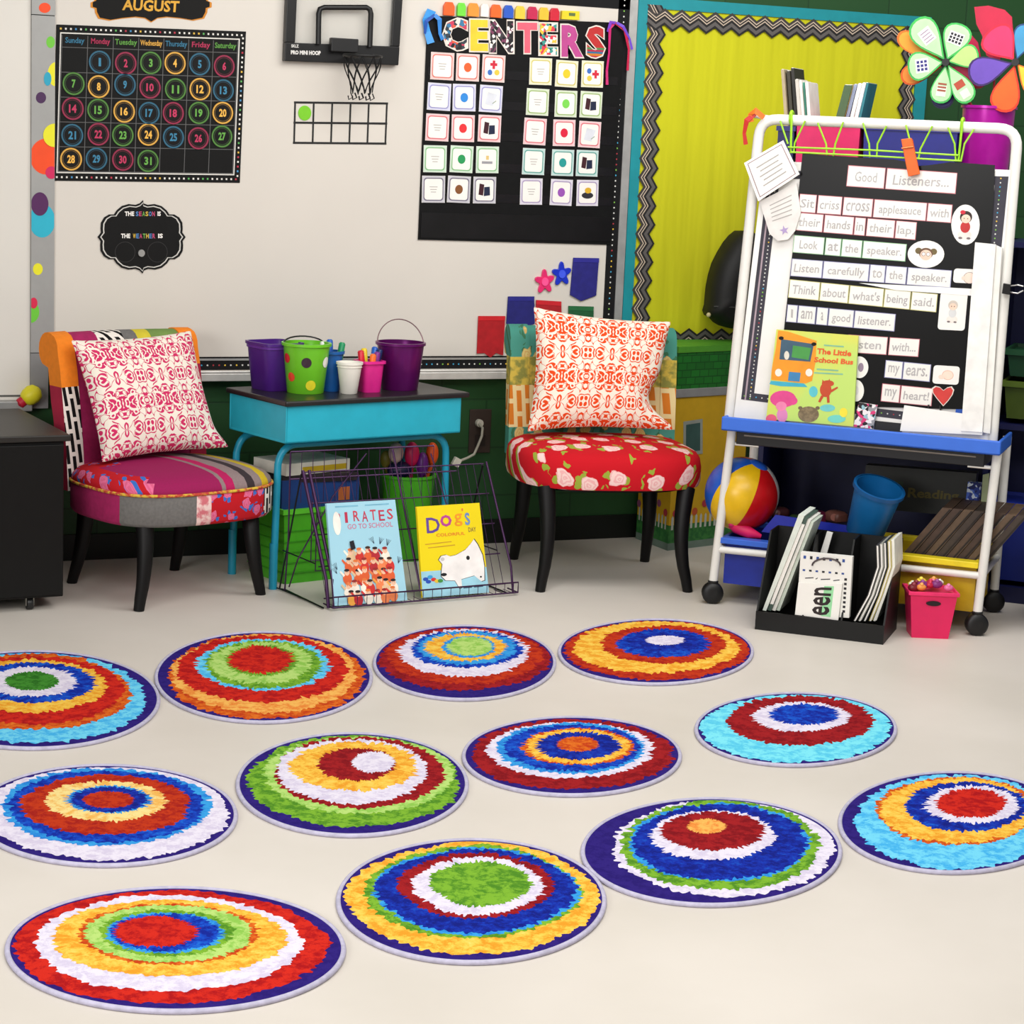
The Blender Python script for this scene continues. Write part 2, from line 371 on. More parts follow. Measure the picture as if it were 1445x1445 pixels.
mb = MB(M((215, 213, 208), .35, .3)).fbox(WALL, xb0, xb1, tray_z-.018, tray_z+.012, 0, .075); mb.fbox(WALL, xb0, xb1, tray_z+.012, tray_z+.022, .065, .075); part('marker_tray', mb, wb, bevel=.003)
# second board on the left
zl = F(20, 560, 0); zl = W(20, 566).z
wl = thing('whiteboard', 'plain white marker board at the far left edge, past the grey rail', 'whiteboard', (.9, 0, zl))
part('panel', MB(M((218, 214, 206), .42, var=.02, scale=2)).fbox(WALL, .2, xr0-.001, zl, zt, .001, .02), wl)
mb = MB(GREY).fbox(WALL, .2, xr0-.001, zl-.03, zl+.008, .001, .07); part('marker_tray', mb, wl, bevel=.004)
mb = MB(M((80, 80, 78), .5)).fbox(WALL, .2, xr0, zl+.02, zl+.026, .02, .023); part('edge_strip', mb, wl)
# rail with dot stickers
zr = W(45, 575).z
ra = thing('board_rail', 'grey metal rail with dot stickers between the two whiteboards', 'rail', ((xr0+xr1)/2, 0, zr))
part('upper_strip', MB(M((160, 160, 158), .45, .2, var=.04)).fbox(WALL, xr0, xr1, W(60, 22).z+.002, zt, 0, .032), ra)
part('rail_body', MB(M((160, 160, 158), .45, .2, var=.04)).fbox(WALL, xr0, xr1, W(45, 497).z+.002, W(60, 22).z-.001, 0, .03), ra)
part('lower_strip', MB(M((140, 140, 140), .45, .2, var=.04)).fbox(WALL, xr0, xr1-.02, zr, W(45, 497).z-.001, 0, .028), ra)
z1 = Z(0, 0, 3.6125)
def xclip(pts, x0, x1):
    out = []
    for P in ((1, x1), (-1, x0)):
        pts2 = []; n = len(pts)
        for i in range(n):
            a, b = pts[i], pts[(i+1) % n]; ia = P[0]*(a[0]-P[1]) <= 0; ib = P[0]*(b[0]-P[1]) <= 0
            if ia: pts2.append(a)
            if ia != ib: t = (P[1]-a[0])/(b[0]-a[0]); pts2.append((P[1], a[1]+t*(b[1]-a[1])))
        pts = pts2
    return pts
stk = [(235, 5, 45, 45, (205, 30, 60), 'crimson dot sticker at the very top of the grey rail', .0305),
       (228, 40, 30, 26, (238, 75, 25), 'orange dot sticker overlapping the crimson one atop the grey rail', .0325),
       (258, 215, 22, 30, (110, 195, 60), 'small lime green dot sticker high on the grey rail beside calendar top', .0305),
       (285, 378, 42, 62, (230, 225, 40), 'yellow dot sticker with small teal dot beside it, upper part of grey rail', .0305),
       (243, 402, 19, 35, (40, 160, 190), 'small teal dot sticker overlapping yellow dot on grey rail', .0315),
       (209, 498, 26, 29, (70, 35, 80), 'small dark purple dot sticker alone on the grey rail', .0305),
       (278, 690, 58, 60, (230, 225, 40), 'large yellow dot sticker lapping over the large orange dot', .0325),
       (235, 798, 82, 92, (238, 75, 25), 'largest orange dot sticker on the grey rail beside calendar', .0305),
       (262, 880, 30, 32, (205, 30, 90), 'magenta dot sticker peeping out below the large orange dot', .0315),
       (215, 1125, 66, 86, (40, 175, 200), 'large turquoise dot sticker under a purple dot on grey rail', .0305),
       (203, 1040, 44, 60, (80, 30, 85), 'dark purple dot sticker covering the top of the turquoise dot', .0315),
       (193, 1372, 25, 30, (230, 225, 40), 'small yellow dot sticker alone on the lower grey rail', .0305),
       (157, 1590, 43, 56, (110, 200, 60), 'green dot sticker at the bottom of the grey rail', .0305),
       (172, 1545, 19, 28, (215, 35, 75), 'small red dot sticker overlapping the lowest green dot', .0315)]
for x, y, rx, ry, c, lb, d in stk:
    pts = [WALL.px(*z1(x+rx*math.cos(2*math.pi*i/28), y+ry*math.sin(2*math.pi*i/28)), d) for i in range(28)]
    pts = xclip(pts, xr0+.001, xr1-.001)
    mb = MB(M(c, .5, var=.04)).poly(WALL, pts, d-.0012 if d < .031 else d-.001, d); single('dot_sticker', mb, lb, 'sticker', 'dot stickers on the grey rail')
# yellow toy at tray end
mb = MB(M((225, 215, 40), .45))
fr_ = WALL; p0 = Vector(W(50, 553, -.06)); p1 = Vector(W(33, 566, -.06))
yt = thing('marker_toy', 'yellow rounded toy with a red tip at the end of the left marker tray', 'toy', p1)
dirv = (p0-p1); q = [p1+dirv*t for t in (0, .15, .4, .8, 1.15, 1.35)]
part('body', MB(M((225, 215, 40), .45)).tube(q, [.018, .028, .034, .036, .028, .008], n=14), yt, smooth=True)
part('tip', MB(M((185, 25, 50), .5)).tube([p1-dirv*.5, p1-dirv*.3, p1+dirv*.12], [.006, .02, .020], n=14), yt, smooth=True)

# month sign
def outline(fr, zz, half, d, cx, sc=1., cy=None):
    pts = half
    P = [fr.px(*zz(cx+(x-cx)*sc, (cy or 0)+(y-(cy or 0))*sc), d) for x, y in pts]; return P
hb = [(770, 112), (738, 92), (690, 86), (620, 93), (560, 103), (505, 92), (490, 62), (488, 42), (468, 36), (468, 12), (486, 4)]
lower = hb + [(x, -80-y) for x, y in hb[::-1]]
full = lower + [(1540-x, y) for x, y in lower[::-1]][1:-1]
ms = rootat('month_sign', 'black scalloped month sign with gold lettering above the calendar', 'sign', WALL, WALL.px(*z1(770, 0)), .021)
part('backing', MB(M((205, 130, 30), .6)).poly(WALL, outline(WALL, z1, full, .02, 770, 1.022, -40), .0203, .0215), ms, 'gold edge')
part('sign_board', MB(M((13, 12, 11), .6, spec=.2)).poly(WALL, outline(WALL, z1, full, .02, 770, .985, -40), .0215, .0228), ms)
mb = MB(M((215, 160, 50), .6)); mb.pxtext(WALL, [z1(622, 52), z1(912, 64), z1(916, 5), z1(627, -6)], 'AUGUST', .0231, .03); part('lettering', mb, ms)

# calendar
cq = quad(WALL, (79.5, 34.5), (347, 44.5), (338.3, 258), (73.6, 255), .021)
ca = rootat('wall_calendar', 'black August calendar board with grid and coloured day names', 'calendar', WALL, bil(cq, .5, 0), .021)
mb = MB(M((12, 12, 12), .6, spec=.2)).poly(WALL, cq, .0203, .0225); part('calendar_board', mb, ca)
mb = MB(M((215, 212, 205), .6))
def rectloop(mb, q, a0, a1, b0, b1, t, tb, d): return mb.loop(WALL, sq(q, a0, a1, b0, b1), sq(q, a0+t, a1-t, b0+tb, b1-tb), d)
rectloop(mb, cq, .020, .968, .050, .952, .006, .008, .0228)
part('white_rule', mb, ca)
mb = MB(M((95, 95, 95), .7))
ga0, ga1, gb0, gb1 = .030, .958, .062, .858
for i in range(8):
    a = ga0+(ga1-ga0)*i/7; mb.poly(WALL, sq(cq, a-.0016, a+.0016, gb0, .935), .0227)
for i in range(6):
    b = gb0+(gb1-gb0)*i/5; mb.poly(WALL, sq(cq, ga0, ga1, b-.002, b+.002), .02275)
part('grid', mb, ca)
mb = MB(); rnd = random.Random(5)
def qdots(a0, b0, a1, b1, n):
    for i in range(n):
        t = (i+.5)/n; mb.use(M(rnd.choice([(225, 222, 215)]*6+[(180, 50, 70), (90, 170, 90), (70, 140, 190), (220, 180, 70)]), .7)); c = bil(cq, a0+(a1-a0)*t, b0+(b1-b0)*t)
        mb.poly(WALL, [(c[0]-.0032, c[1]-.0034), (c[0]+.0032, c[1]-.0034), (c[0]+.0032, c[1]+.0034), (c[0]-.0032, c[1]+.0034)], .0229)
qdots(.01, .975, .99, .975, 38); qdots(.01, .024, .99, .024, 38); qdots(.985, .03, .985, .97, 30)
part('dotted_edge', mb, ca)
CC4 = {1: ((48, 112, 142), 'blue'), 2: ((168, 42, 80), 'pink'), 3: ((88, 148, 62), 'green'), 0: ((212, 160, 66), 'yellow')}
for i, (nm, k) in enumerate(zip(['Sunday', 'Monday', 'Tuesday', 'Wednesday', 'Thursday', 'Friday', 'Saturday'], (1, 2, 3, 0, 1, 2, 3))):
    a = ga0+(ga1-ga0)*(i+.5)/7; wd = min(.058, .0082*len(nm))
    mb = MB(M(CC4[k][0], .7)).text(WALL, sq(cq, a-wd, a+wd, .875, .922), nm, .0231, .02); part('day_name', mb, ca, CC4[k][1]+' lettering '+nm)
for n in range(1, 32):
    rr, c = divmod(n, 7); a = ga0+(ga1-ga0)*(c+.5)/7; b = gb1-(gb1-gb0)*(rr+.5)/5
    p = bil(cq, a+random.uniform(-.004, .004), b+random.uniform(-.012, .012)); col, cn = CC4[n % 4]
    dk = tuple(int(v*.62) for v in col)
    t = rootat('calendar_disc', 'black disc with %s ring and number %d, %s column, %s row of the calendar' % (cn, n, ['Sunday', 'Monday', 'Tuesday', 'Wednesday', 'Thursday', 'Friday', 'Saturday'][c], ['first', 'second', 'third', 'fourth', 'fifth'][rr]), 'number disc', WALL, p, .0232, 'number discs on the calendar')
    part('disc', MB(M((14, 13, 13), .5, spec=.2)).ell(WALL, p, .0415, .0425, .0232, .0246, 32), t)
    rc = col if n % 4 == 0 else tuple(int(v*.85) for v in col)
    part('ring', MB(M(rc, .6)).ring(WALL, p, .0405, .0345, .0249, ry=1.02).use(M(dk, .6)).ring(WALL, p, .0310, .0295, .0249, ry=1.02), t)
    part('numeral', MB(M(tuple(min(255, int(v*1.12)) for v in col), .6)).txt(WALL, p[0], p[1], .014 if n < 10 and n != 1 else (.009 if n == 1 else .028), .030, str(n), .0249, .035), t)

# weather plaque
qd = [(728, 1020), (712, 1036), (690, 1044), (655, 1040), (620, 1050), (594, 1072), (580, 1093), (555, 1093), (530, 1108), (514, 1135), (512, 1165), (514, 1185), (497, 1208)]
cxw, cyw = 720, 1207
Q = qd + [(x-2, 2*cyw-y) for x, y in qd[::-1]][1:]; Q = Q + [(2*cxw-x+2, y) for x, y in Q[::-1]][1:-1]
pl = rootat('weather_plaque', 'black scalloped plaque reading the season and the weather', 'plaque', WALL, WALL.px(*z1(cxw, cyw)), .021)
part('plaque_board', MB(M((14, 14, 14), .55, spec=.2)).poly(WALL, outline(WALL, z1, Q, .02, cxw, 1, cyw), .0203, .024), pl)
mb = MB(M((200, 198, 192), .6)).loop(WALL, outline(WALL, z1, Q, .02, cxw, .945, cyw), outline(WALL, z1, Q, .02, cxw, .915, cyw), .0243); part('white_outline', mb, pl)
mb = MB(PAPER)
for x0, x1, y, s, cs in ((636, 684, 1090, 'THE', None), (803, 820, 1090, 'IS', None), (617, 664, 1203, 'THE', None), (806, 830, 1203, 'IS', None)):
    mb.pxtext(WALL, [z1(x0, y+11), z1(x1, y+11), z1(x1, y-12), z1(x0, y-12)], s, .0243, .04)
for x0, x1, y, s in ((692, 792, 1090, 'SEASON'), (678, 794, 1203, 'WEATHER')):
    for i, chh in enumerate(s):
        mb.use(M([(80, 130, 190), (190, 70, 110), (110, 170, 80), (215, 180, 70)][(i + (1 if s[0] == 'W' else 0)*3) % 4], .6))
        a = x0+(x1-x0)*i/len(s); b = x0+(x1-x0)*(i+.85)/len(s); mb.pxtext(WALL, [z1(a, y+12), z1(b, y+12), z1(b, y-12), z1(a, y-12)], chh, .0243, .03)
part('lettering', mb, pl)
mb = MB(M((50, 49, 49), .5))
for cx in (638, 803): mb.ring(WALL, WALL.px(*z1(cx, 1285), .0243), .0385, .037, .0243)
part('faint_circles', mb, pl)
c = WALL.px(*z1(720, 1290), .024); mb = MB(M((160, 160, 158), .35, .3)).ell(WALL, c, .0125, .0135, .0244, .031, 20); single('round_magnet', mb, 'small grey round magnet on the black weather plaque', 'magnet')

# ten frame
tq = quad(WALL, (416.5, 144.5), (546, 146), (543.8, 202.6), (415, 201.5), .021)
tf = rootat('ten_frame', 'black outlined ten frame grid of two rows stuck on the whiteboard', 'number grid', WALL, cen(tq), .021)
mb = MB(M((25, 25, 25), .6))
for b in (0, .5, 1): mb.poly(WALL, sq(tq, -.012, 1.012, b-.026, b+.026), .0203, .0216)
part('grid_rows', mb, tf)
mb = MB(M((25, 25, 25), .6))
for i in range(6): mb.poly(WALL, sq(tq, i/5-.009, i/5+.009, -.02, 1.02), .0203, .0218)
part('grid_columns', mb, tf)
mb = MB(M((120, 200, 35), .55)).ell(WALL, bil(tq, .105, .74), .026, .028, .0203, .023, 28); single('green_counter', mb, 'lime green round counter in the first cell of the ten frame', 'counter')

# basketball hoop
z2_ = Z(380, 0, 3.6125)
hp = rootat('basketball_hoop', 'black mini basketball hoop with clear backboard mounted on the whiteboard', 'basketball hoop', WALL, WALL.px(*z2_(370, 320)), .02)
fq = quad(WALL, z2_(92, -95), z2_(683, -75), z2_(657, 333), z2_(76, 311), .05)
mb = MB(M((20, 20, 21), .35))
for a0, a1, b0, b1 in ((0, 1, 0, .235), (0, .085, .235, .93), (.925, 1, .235, .93), (0, 1, .93, 1)): mb.poly(WALL, sq(fq, a0, a1, b0, b1), .022, .055)
part('backboard_frame', mb, hp, bevel=.003)
gl = M((225, 226, 222), .08, var=.01, trans=.85)
part('clear_panel', MB(gl).poly(WALL, sq(fq, .085, .925, .235, .93), .036, .040), hp, 'clear plastic panel')
pp = [WALL.w(*WALL.px(*z2_(x, y), .062), .062) for x, y in ((250, 225), (252, 70), (258, 46), (280, 38), (495, 38), (512, 48), (518, 70), (512, 240))]
part('target_square', MB(M((20, 20, 21), .4)).tube(pp, .0105, 10), hp, smooth=True)
a = WALL.px(*z2_(305, 262), .06); b_ = WALL.px(*z2_(445, 200), .06)
part('rim_bracket', MB(M((24, 24, 25), .4)).fbox(WALL, a[0], b_[0], a[1], b_[1], .055, .085), hp, bevel=.003)
mb = MB(M((220, 218, 214), .6)); mb.pxtext(WALL, [z2_(112, 242), z2_(150, 243), z2_(150, 227), z2_(112, 226)], 'SKLZ', .0556, .03); mb.pxtext(WALL, [z2_(110, 277), z2_(262, 282), z2_(262, 259), z2_(110, 256)], 'PRO MINI HOOP', .0556, .05); part('lettering', mb, hp)
hc = WALL.px(*z2_(478, 285), .17); HC = WALL.w(hc[0], hc[1], .165); hr = .072
part('rim', MB(M((20, 20, 21), .4)).tube([HC+Vector((hr*math.cos(t), hr*math.sin(t), 0)) for t in [2*math.pi*i/32 for i in range(32)]], .005, 8, True).tube([HC+Vector((-.02, hr*.9, 0)), HC+Vector((-.03, .12, -.005))], .006).tube([HC+Vector((.01, hr*.9, 0)), HC+Vector((-.01, .12, -.005))], .006), hp, smooth=True)
mb = MB(M((18, 18, 19), .8)); N = 10
rnd = random.Random(3)
for s in (1, -1):
    for k in range(N):
        pts = []
        for j in range(9):
            t = j/8; rr = hr*(1-.42*t+.06*math.sin(6*t)); an = 2*math.pi*(k+s*t*1.5)/N; pts.append(HC+Vector((rr*math.cos(an), rr*math.sin(an), -.004-.135*t + (rnd.uniform(-.006, .006) if j > 5 else 0))))
        mb.tube(pts, .0022, 5)
for k in range(N):
    an = 2*math.pi*k/N; rr = hr*.6; b0 = HC+Vector((rr*math.cos(an), rr*math.sin(an), -.138))
    mb.tube([b0, b0+Vector((.008, 0, -.018)), b0+Vector((-.006, .003, -.026)), b0+Vector((-.01, 0, -.012))], .0022, 5)
part('net', mb, hp, 'black string net')

# pocket chart
z3 = Z(560, 0, 4.0139)
hq = quad(WALL, z3(172, 88), z3(1292, 130), z3(1205, 1386), z3(118, 1357), .022)
pc = rootat('pocket_chart', 'black fabric pocket chart with rows of square cards on the whiteboard', 'pocket chart', WALL, bil(hq, .5, 0), .022)
fab = M((8, 8, 9), .6, var=.3, scale=30, bump=.2, spec=.2)
part('chart_fabric', MB(fab).poly(WALL, hq, .0228, .026), pc)
L5 = [((258, 375), (402, 382), (548, 388)), ((240, 548), (382, 553), (533, 560)), ((230, 722), (375, 727), (525, 728)), ((217, 900), (367, 902), (513, 905)), ((208, 1072), (352, 1073), (497, 1077))]
R5 = [((815, 405), (962, 418), (1108, 420)), ((798, 578), (958, 588), (1100, 593)), ((783, 745), (948, 753), (1092, 762)), ((775, 915), (940, 922), (1078, 925)), ((762, 1085), (932, 1090), (1080, 1093))]
for i in range(5):
    zz = WALL.px(*z3(700, L5[i][0][1]+72), .026)[1]; xa = bil(hq, 0, .5)[0]+.012; xz = bil(hq, 1, .5)[0]-.012
    part('pocket', MB(M((22, 21, 24), .25, var=.2, scale=20)).fbox(WALL, xa, xz, zz-.006, zz+.028, .026, .0275), pc)
part('bottom_pocket', MB(M((13, 12, 14), .35, var=.3, scale=14)).fbox(WALL, xa-.006, xz+.006, bil(hq, .5, .012)[1], bil(hq, .5, .125)[1], .026, .029), pc)
bcols = [[(215, 120, 110), (150, 150, 200), (215, 110, 115), (130, 185, 130), (110, 105, 125)], [(205, 195, 110), (150, 180, 110), (215, 110, 120), (90, 160, 150), (165, 150, 185)]]
bn = [['coral', 'lavender blue', 'red', 'green', 'charcoal'], ['yellow', 'olive green', 'rose red', 'teal', 'lilac']]
dcol = [[(240, 95, 45), (45, 135, 215), (225, 45, 50), (35, 150, 85), (130, 80, 40)], [(225, 200, 40), (120, 210, 80), (215, 25, 60), (30, 150, 145), (150, 80, 175)]]
dn = [['orange', 'blue', 'red', 'dark green', 'brown'], ['yellow', 'light green', 'crimson', 'teal', 'purple']]
pics = [['puzzle', 'sheet', 'books', 'craft', 'books'], ['puzzle', 'books', 'sheet', 'books', 'pot']]
pname = {'puzzle': 'red, blue and yellow shapes', 'sheet': 'a pale sheet of paper', 'books': 'dark red and navy books', 'craft': 'small grey and yellow items', 'pot': 'a black and yellow pot'}
rown = ['top', 'second', 'third', 'fourth', 'bottom']
for bi, blk in enumerate((L5, R5)):
    for ri in range(5):
        for ci in range(3):
            c = WALL.px(*z3(*blk[ri][ci]), .03); hw, hh = .0490, .0525; mb = MB(PAPER); x, z = c; tl = .02*math.sin(ri*5+ci*3+bi)
            fr = Fr(WALL.w(x, z, 0), (math.cos(tl), 0, math.sin(tl)), (-math.sin(tl), 0, math.cos(tl)))
            d0 = .0282+.0004*ci; mb.fbox(fr, -hw, hw, -hh, hh, d0, d0+.001); d1 = d0+.0013
            def rr_(s, k): # rounded rectangle
                w_, h_ = hw*s, hh*s; r_ = .012*k; P = []
                for cx, cy, a0 in ((w_-r_, h_-r_, 0), (-w_+r_, h_-r_, 90), (-w_+r_, -h_+r_, 180), (w_-r_, -h_+r_, 270)):
                    for t in (0, 30, 60, 90): P.append((cx+r_*math.cos(math.radians(a0+t)), cy+r_*math.sin(math.radians(a0+t))))
                return P
            bc = bcols[bi][ri]; lt = tuple(int(v*.35+240*.65) for v in bc)
            mb.use(M(lt, .7)).loop(fr, [(-hw, -hh)]*0 + rr_(.99, .3), rr_(.84, .8), d1-.0001)
            mb.use(M(bc, .7)).loop(fr, rr_(.86, 1), rr_(.78, .9), d1)
            side = 'left' if bi == 0 else 'right'
            if ci == 0:
                mb.use(PENCIL)
                for k in range(3): mb.fbox(fr, -.017+.003*k, .017-.003*k, .008-.010*k, .0105-.010*k, d1, d1)
                ds = 'lines of small grey print'
            elif ci == 1:
                mb.use(M(dcol[bi][ri], .6)).ell(fr, (0, 0), .0165, .018, d1); ds = 'a %s dot' % dn[bi][ri]
            else:
                p = pics[bi][ri]; ds = pname[p]
                if p == 'puzzle':
                    s = 1 if bi == 0 else -1
                    mb.use(M((205, 35, 60), .6)); q0 = (.0, .015) if bi == 0 else (.014, 0)
                    mb.fbox(fr, q0[0]-.005, q0[0]+.006, q0[1]-.017, q0[1]+.016, d1, d1); mb.fbox(fr, q0[0]-.015, q0[0]+.015, q0[1]-.005, q0[1]+.006, d1, d1+.0001)
                    q1, q2 = ((-.015, -.016), (.015, -.015)) if bi == 0 else ((-.015, .012), (-.013, -.017))
                    mb.use(M((60, 110, 190), .6)).ell(fr, q1, .010, .011, d1); mb.use(M((220, 195, 70), .6)).ell(fr, q2, .011, .011, d1)
                elif p == 'books':
                    mb.use(M((60, 18, 30), .6)).poly(fr, [(-.026, -.018), (-.006, -.022), (-.002, .022), (-.022, .026)], d1); mb.use(M((22, 32, 62), .6)).poly(fr, [(-.003, -.024), (.024, -.02), (.022, .014), (-.002, .012)], d1+.0001)
                elif p == 'sheet':
                    mb.use(M((215, 218, 226), .6)).poly(fr, [(-.025, -.022), (.010, -.028), (.026, .018), (-.014, .026)], d1); mb.use(M((150, 165, 150), .6)).poly(fr, [(.008, -.02), (.024, -.008), (.022, -.005), (.006, -.017)], d1+.0001)
                elif p == 'craft':
                    mb.use(M((150, 150, 155), .6)).fbox(fr, -.024, .022, -.016, -.006, d1, d1); mb.use(M((220, 190, 120), .6)).fbox(fr, -.006, .006, .0, .016, d1, d1)
                else:
                    mb.use(M((40, 38, 46), .6)).ell(fr, (0, -.010), .026, .013, d1); mb.use(M((215, 170, 40), .6)).ell(fr, (.002, .010), .015, .012, d1+.0001)
            single('picture_card', mb, 'square %s-edged card with %s, %s row of %s block' % (bn[bi][ri], ds, rown[ri], side), 'card', 'square cards in the pocket chart')
lets = [('C', 258, 402, 102, 288, 'm1', 'confetti-patterned letter C'), ('E', 412, 522, 108, 293, (225, 200, 50), 'yellow letter E'), ('N', 524, 664, 114, 302, 'm2', 'black animal-print letter N'),
        ('T', 678, 800, 124, 304, (235, 95, 115), 'coral pink letter T'), ('E', 804, 912, 130, 314, 'm3', 'multicoloured dotted letter E'), ('R', 928, 1060, 138, 326, (185, 70, 140), 'magenta letter R'), ('S', 1070, 1182, 146, 330, 'm4', 'rainbow striped letter S')]
mm = {'m1': multi('confetti', [(30, 30, 35), (230, 220, 210), (220, 90, 60), (50, 60, 70), (200, 60, 90), (60, 120, 160)], 70),
      'm2': multi('spots', [(25, 25, 28), (60, 55, 60), (235, 230, 225), (120, 60, 90), (30, 28, 30)], 90),
      'm3': multi('dots', [(235, 232, 225), (220, 60, 80), (60, 150, 140), (230, 190, 60), (40, 40, 50)], 80),
      'm4': stripes('rainbow', 2, [(0, (190, 50, 80)), (.009, (220, 130, 50)), (.018, (60, 120, 160)), (.026, (190, 50, 80)), (.034, (90, 150, 90)), (.042, (200, 60, 60))], jitter=.01)}
for ch, x0, x1, y0, y1, c, lb in lets:
    t = rootat('cutout_letter', lb+' cut out of card, on top of the pocket chart', 'letter', WALL, WALL.px(*z3(x0, y1)), .028, 'cut out letters heading the pocket chart')
    part('white_backing', MB(M((225, 215, 205), .7)).pxtext(WALL, [z3(x0-3, y1+3), z3(x1+3, y1+5), z3(x1+3, y0-3), z3(x0-3, y0-5)], ch, .0285, .075), t)
    part('letter_face', MB(mm[c] if isinstance(c, str) else M(c, .6)).pxtext(WALL, [z3(x0+5, y1-5), z3(x1-5, y1-3), z3(x1-5, y0+5), z3(x0+5, y0+3)], ch, .0292, .05), t)
clips = [(263, 327, 14, 86, (245, 95, 30), 'orange', 'first from the left'), (340, 390, 18, 90, (110, 215, 60), 'lime green', 'beside the first orange one'), (400, 465, 20, 92, (245, 145, 50), 'light orange', 'third from the left'), (472, 520, 24, 94, (235, 230, 222), 'white', 'fourth from the left'), (530, 592, 28, 98, (245, 100, 30), 'orange', 'beside the blue one'),
         (603, 660, 32, 102, (35, 85, 190), 'blue', 'in the middle of the row'), (668, 726, 36, 106, (235, 195, 60), 'yellow', 'right beside the blue one'), (738, 796, 40, 108, (190, 30, 75), 'crimson', 'between two yellow ones'), (803, 860, 44, 112, (240, 185, 50), 'amber yellow', 'right of the crimson one'), (865, 920, 48, 116, (200, 25, 50), 'red', 'last before the wide yellow one')]
for x0, x1, y0, y1, c, cn, w_ in clips:
    a = WALL.px(*z3(x0, y1), .03); b = WALL.px(*z3(x1, y0), .03)
    w2 = (b[0]-a[0])/2; P = [(a[0], a[1]), (b[0], a[1]), (b[0], b[1]-w2*.7), (b[0]-w2*.4, b[1]), (a[0]+w2*.4, b[1]), (a[0], b[1]-w2*.7)]
    mb = MB(M(c, .4)).poly(WALL, P, .0205, .036); single('magnetic_clip', mb, '%s magnetic clip above the pocket chart, %s' % (cn, w_), 'magnetic clip', 'magnetic clips above the pocket chart', bevel=.002)
mb = MB(M((225, 205, 35), .4)).pxpoly(WALL, [z3(938, 60), z3(1036, 64), z3(1034, 114), z3(934, 108)], .0205, .04); mb.use(M((90, 110, 60), .5)).pxpoly(WALL, [z3(975, 72), z3(1012, 74), z3(1010, 92), z3(975, 90)], .0402, .0406)
single('magnetic_clip', mb, 'wide yellow magnetic clip at the right end of the clip row', 'magnetic clip', 'magnetic clips above the pocket chart', bevel=.002)
def ribbon(name, lb, fr, zz, strips, d):
    mb = MB()
    for i, (c, pts, wd) in enumerate(strips):
        mb.use(M(c, .45)); P = [fr.px(*zz(x, y), d+.003*i) for x, y in pts]; A = []; B = []
        for k in range(len(P)):
            t = Vector(P[min(k+1, len(P)-1)])-Vector(P[max(k-1, 0)]); t.normalize(); n = Vector((-t.y, t.x))*wd/2*(1+.25*math.sin(k*2.1)); A.append(tuple(Vector(P[k])+n)); B.append(tuple(Vector(P[k])-n))
        for k in range(len(P)-1):
            dd = d+.003*i+.004*math.sin(k*1.7); de = d+.003*i+.004*math.sin((k+1)*1.7)
            q = [mb.av(fr.w(*A[k], dd)), mb.av(fr.w(*A[k+1], de)), mb.av(fr.w(*B[k+1], de)), mb.av(fr.w(*B[k], dd))]; mb.af(q)
            q = [mb.av(fr.w(*A[k], dd-.0012)), mb.av(fr.w(*A[k+1], de-.0012)), mb.av(fr.w(*B[k+1], de-.0012)), mb.av(fr.w(*B[k], dd-.0012))]; mb.af(q[::-1])
    return single(name, mb, lb, 'ribbon')
ribbon('blue_ribbon', 'shiny blue ribbon bow tied at the left corner of the pocket chart', WALL, z3, [((60, 150, 225), [(215, 85), (180, 70), (160, 110), (175, 180), (192, 245)], .026), ((30, 80, 170), [(215, 85), (165, 120), (160, 190)], .012), ((50, 130, 210), [(215, 85), (240, 110), (245, 190), (262, 225)], .016)], .036)
ribbon('magenta_ribbon', 'pink and purple ribbon strands hanging at the right corner of the pocket chart', WALL, z3, [((200, 30, 110), [(1235, 130), (1205, 160), (1203, 300), (1192, 400), (1190, 480)], .010), ((120, 60, 190), [(1240, 130), (1210, 125), (1195, 180)], .012), ((190, 25, 70), [(1240, 130), (1290, 170), (1315, 280), (1310, 400)], .011), ((110, 70, 200), [(1245, 128), (1280, 150), (1320, 220), (1335, 280)], .010)], .036)

# pennants and flower magnets
z6 = Z(660, 340, 2.78)
for lb, c, pts in (('red cloth pennant hanging lowest, over the marker tray', (170, 22, 30), [(43, 295), (148, 295), (140, 450), (112, 440), (90, 458), (66, 440), (37, 442)]),
                   ('navy cloth pennant left of the white and orange pillow top', (32, 32, 110), [(160, 218), (262, 218), (264, 325), (210, 345), (153, 325)]),
                   ('red cloth pennant just above the orange patterned pillow', (170, 25, 35), [(270, 232), (368, 238), (370, 318), (320, 336), (268, 315)]),
                   ('dark green cloth pennant right above the orange patterned pillow', (28, 88, 50), [(397, 255), (495, 258), (495, 335), (445, 352), (396, 332)]),
                   ('navy cloth pennant highest up near the board frame', (36, 34, 120), [(416, 66), (516, 68), (505, 214), (446, 236), (403, 212)])):
    t = rootat('cloth_pennant', lb, 'pennant', WALL, WALL.px(*z6(*pts[0])), .022, 'cloth pennants on the whiteboard')
    P = [WALL.px(*z6(*p), .03) for p in pts]
    part('cloth', MB(M(c, .85, var=.15, scale=30)).poly(WALL, P, .0235, .028), t)
    a, b = P[0], P[1]; part('hem', MB(M(tuple(min(255, int(v*1.15)) for v in c), .8)).poly(WALL, [(a[0], a[1]-.018), (b[0], b[1]-.018), b, a], .028, .0295), t)
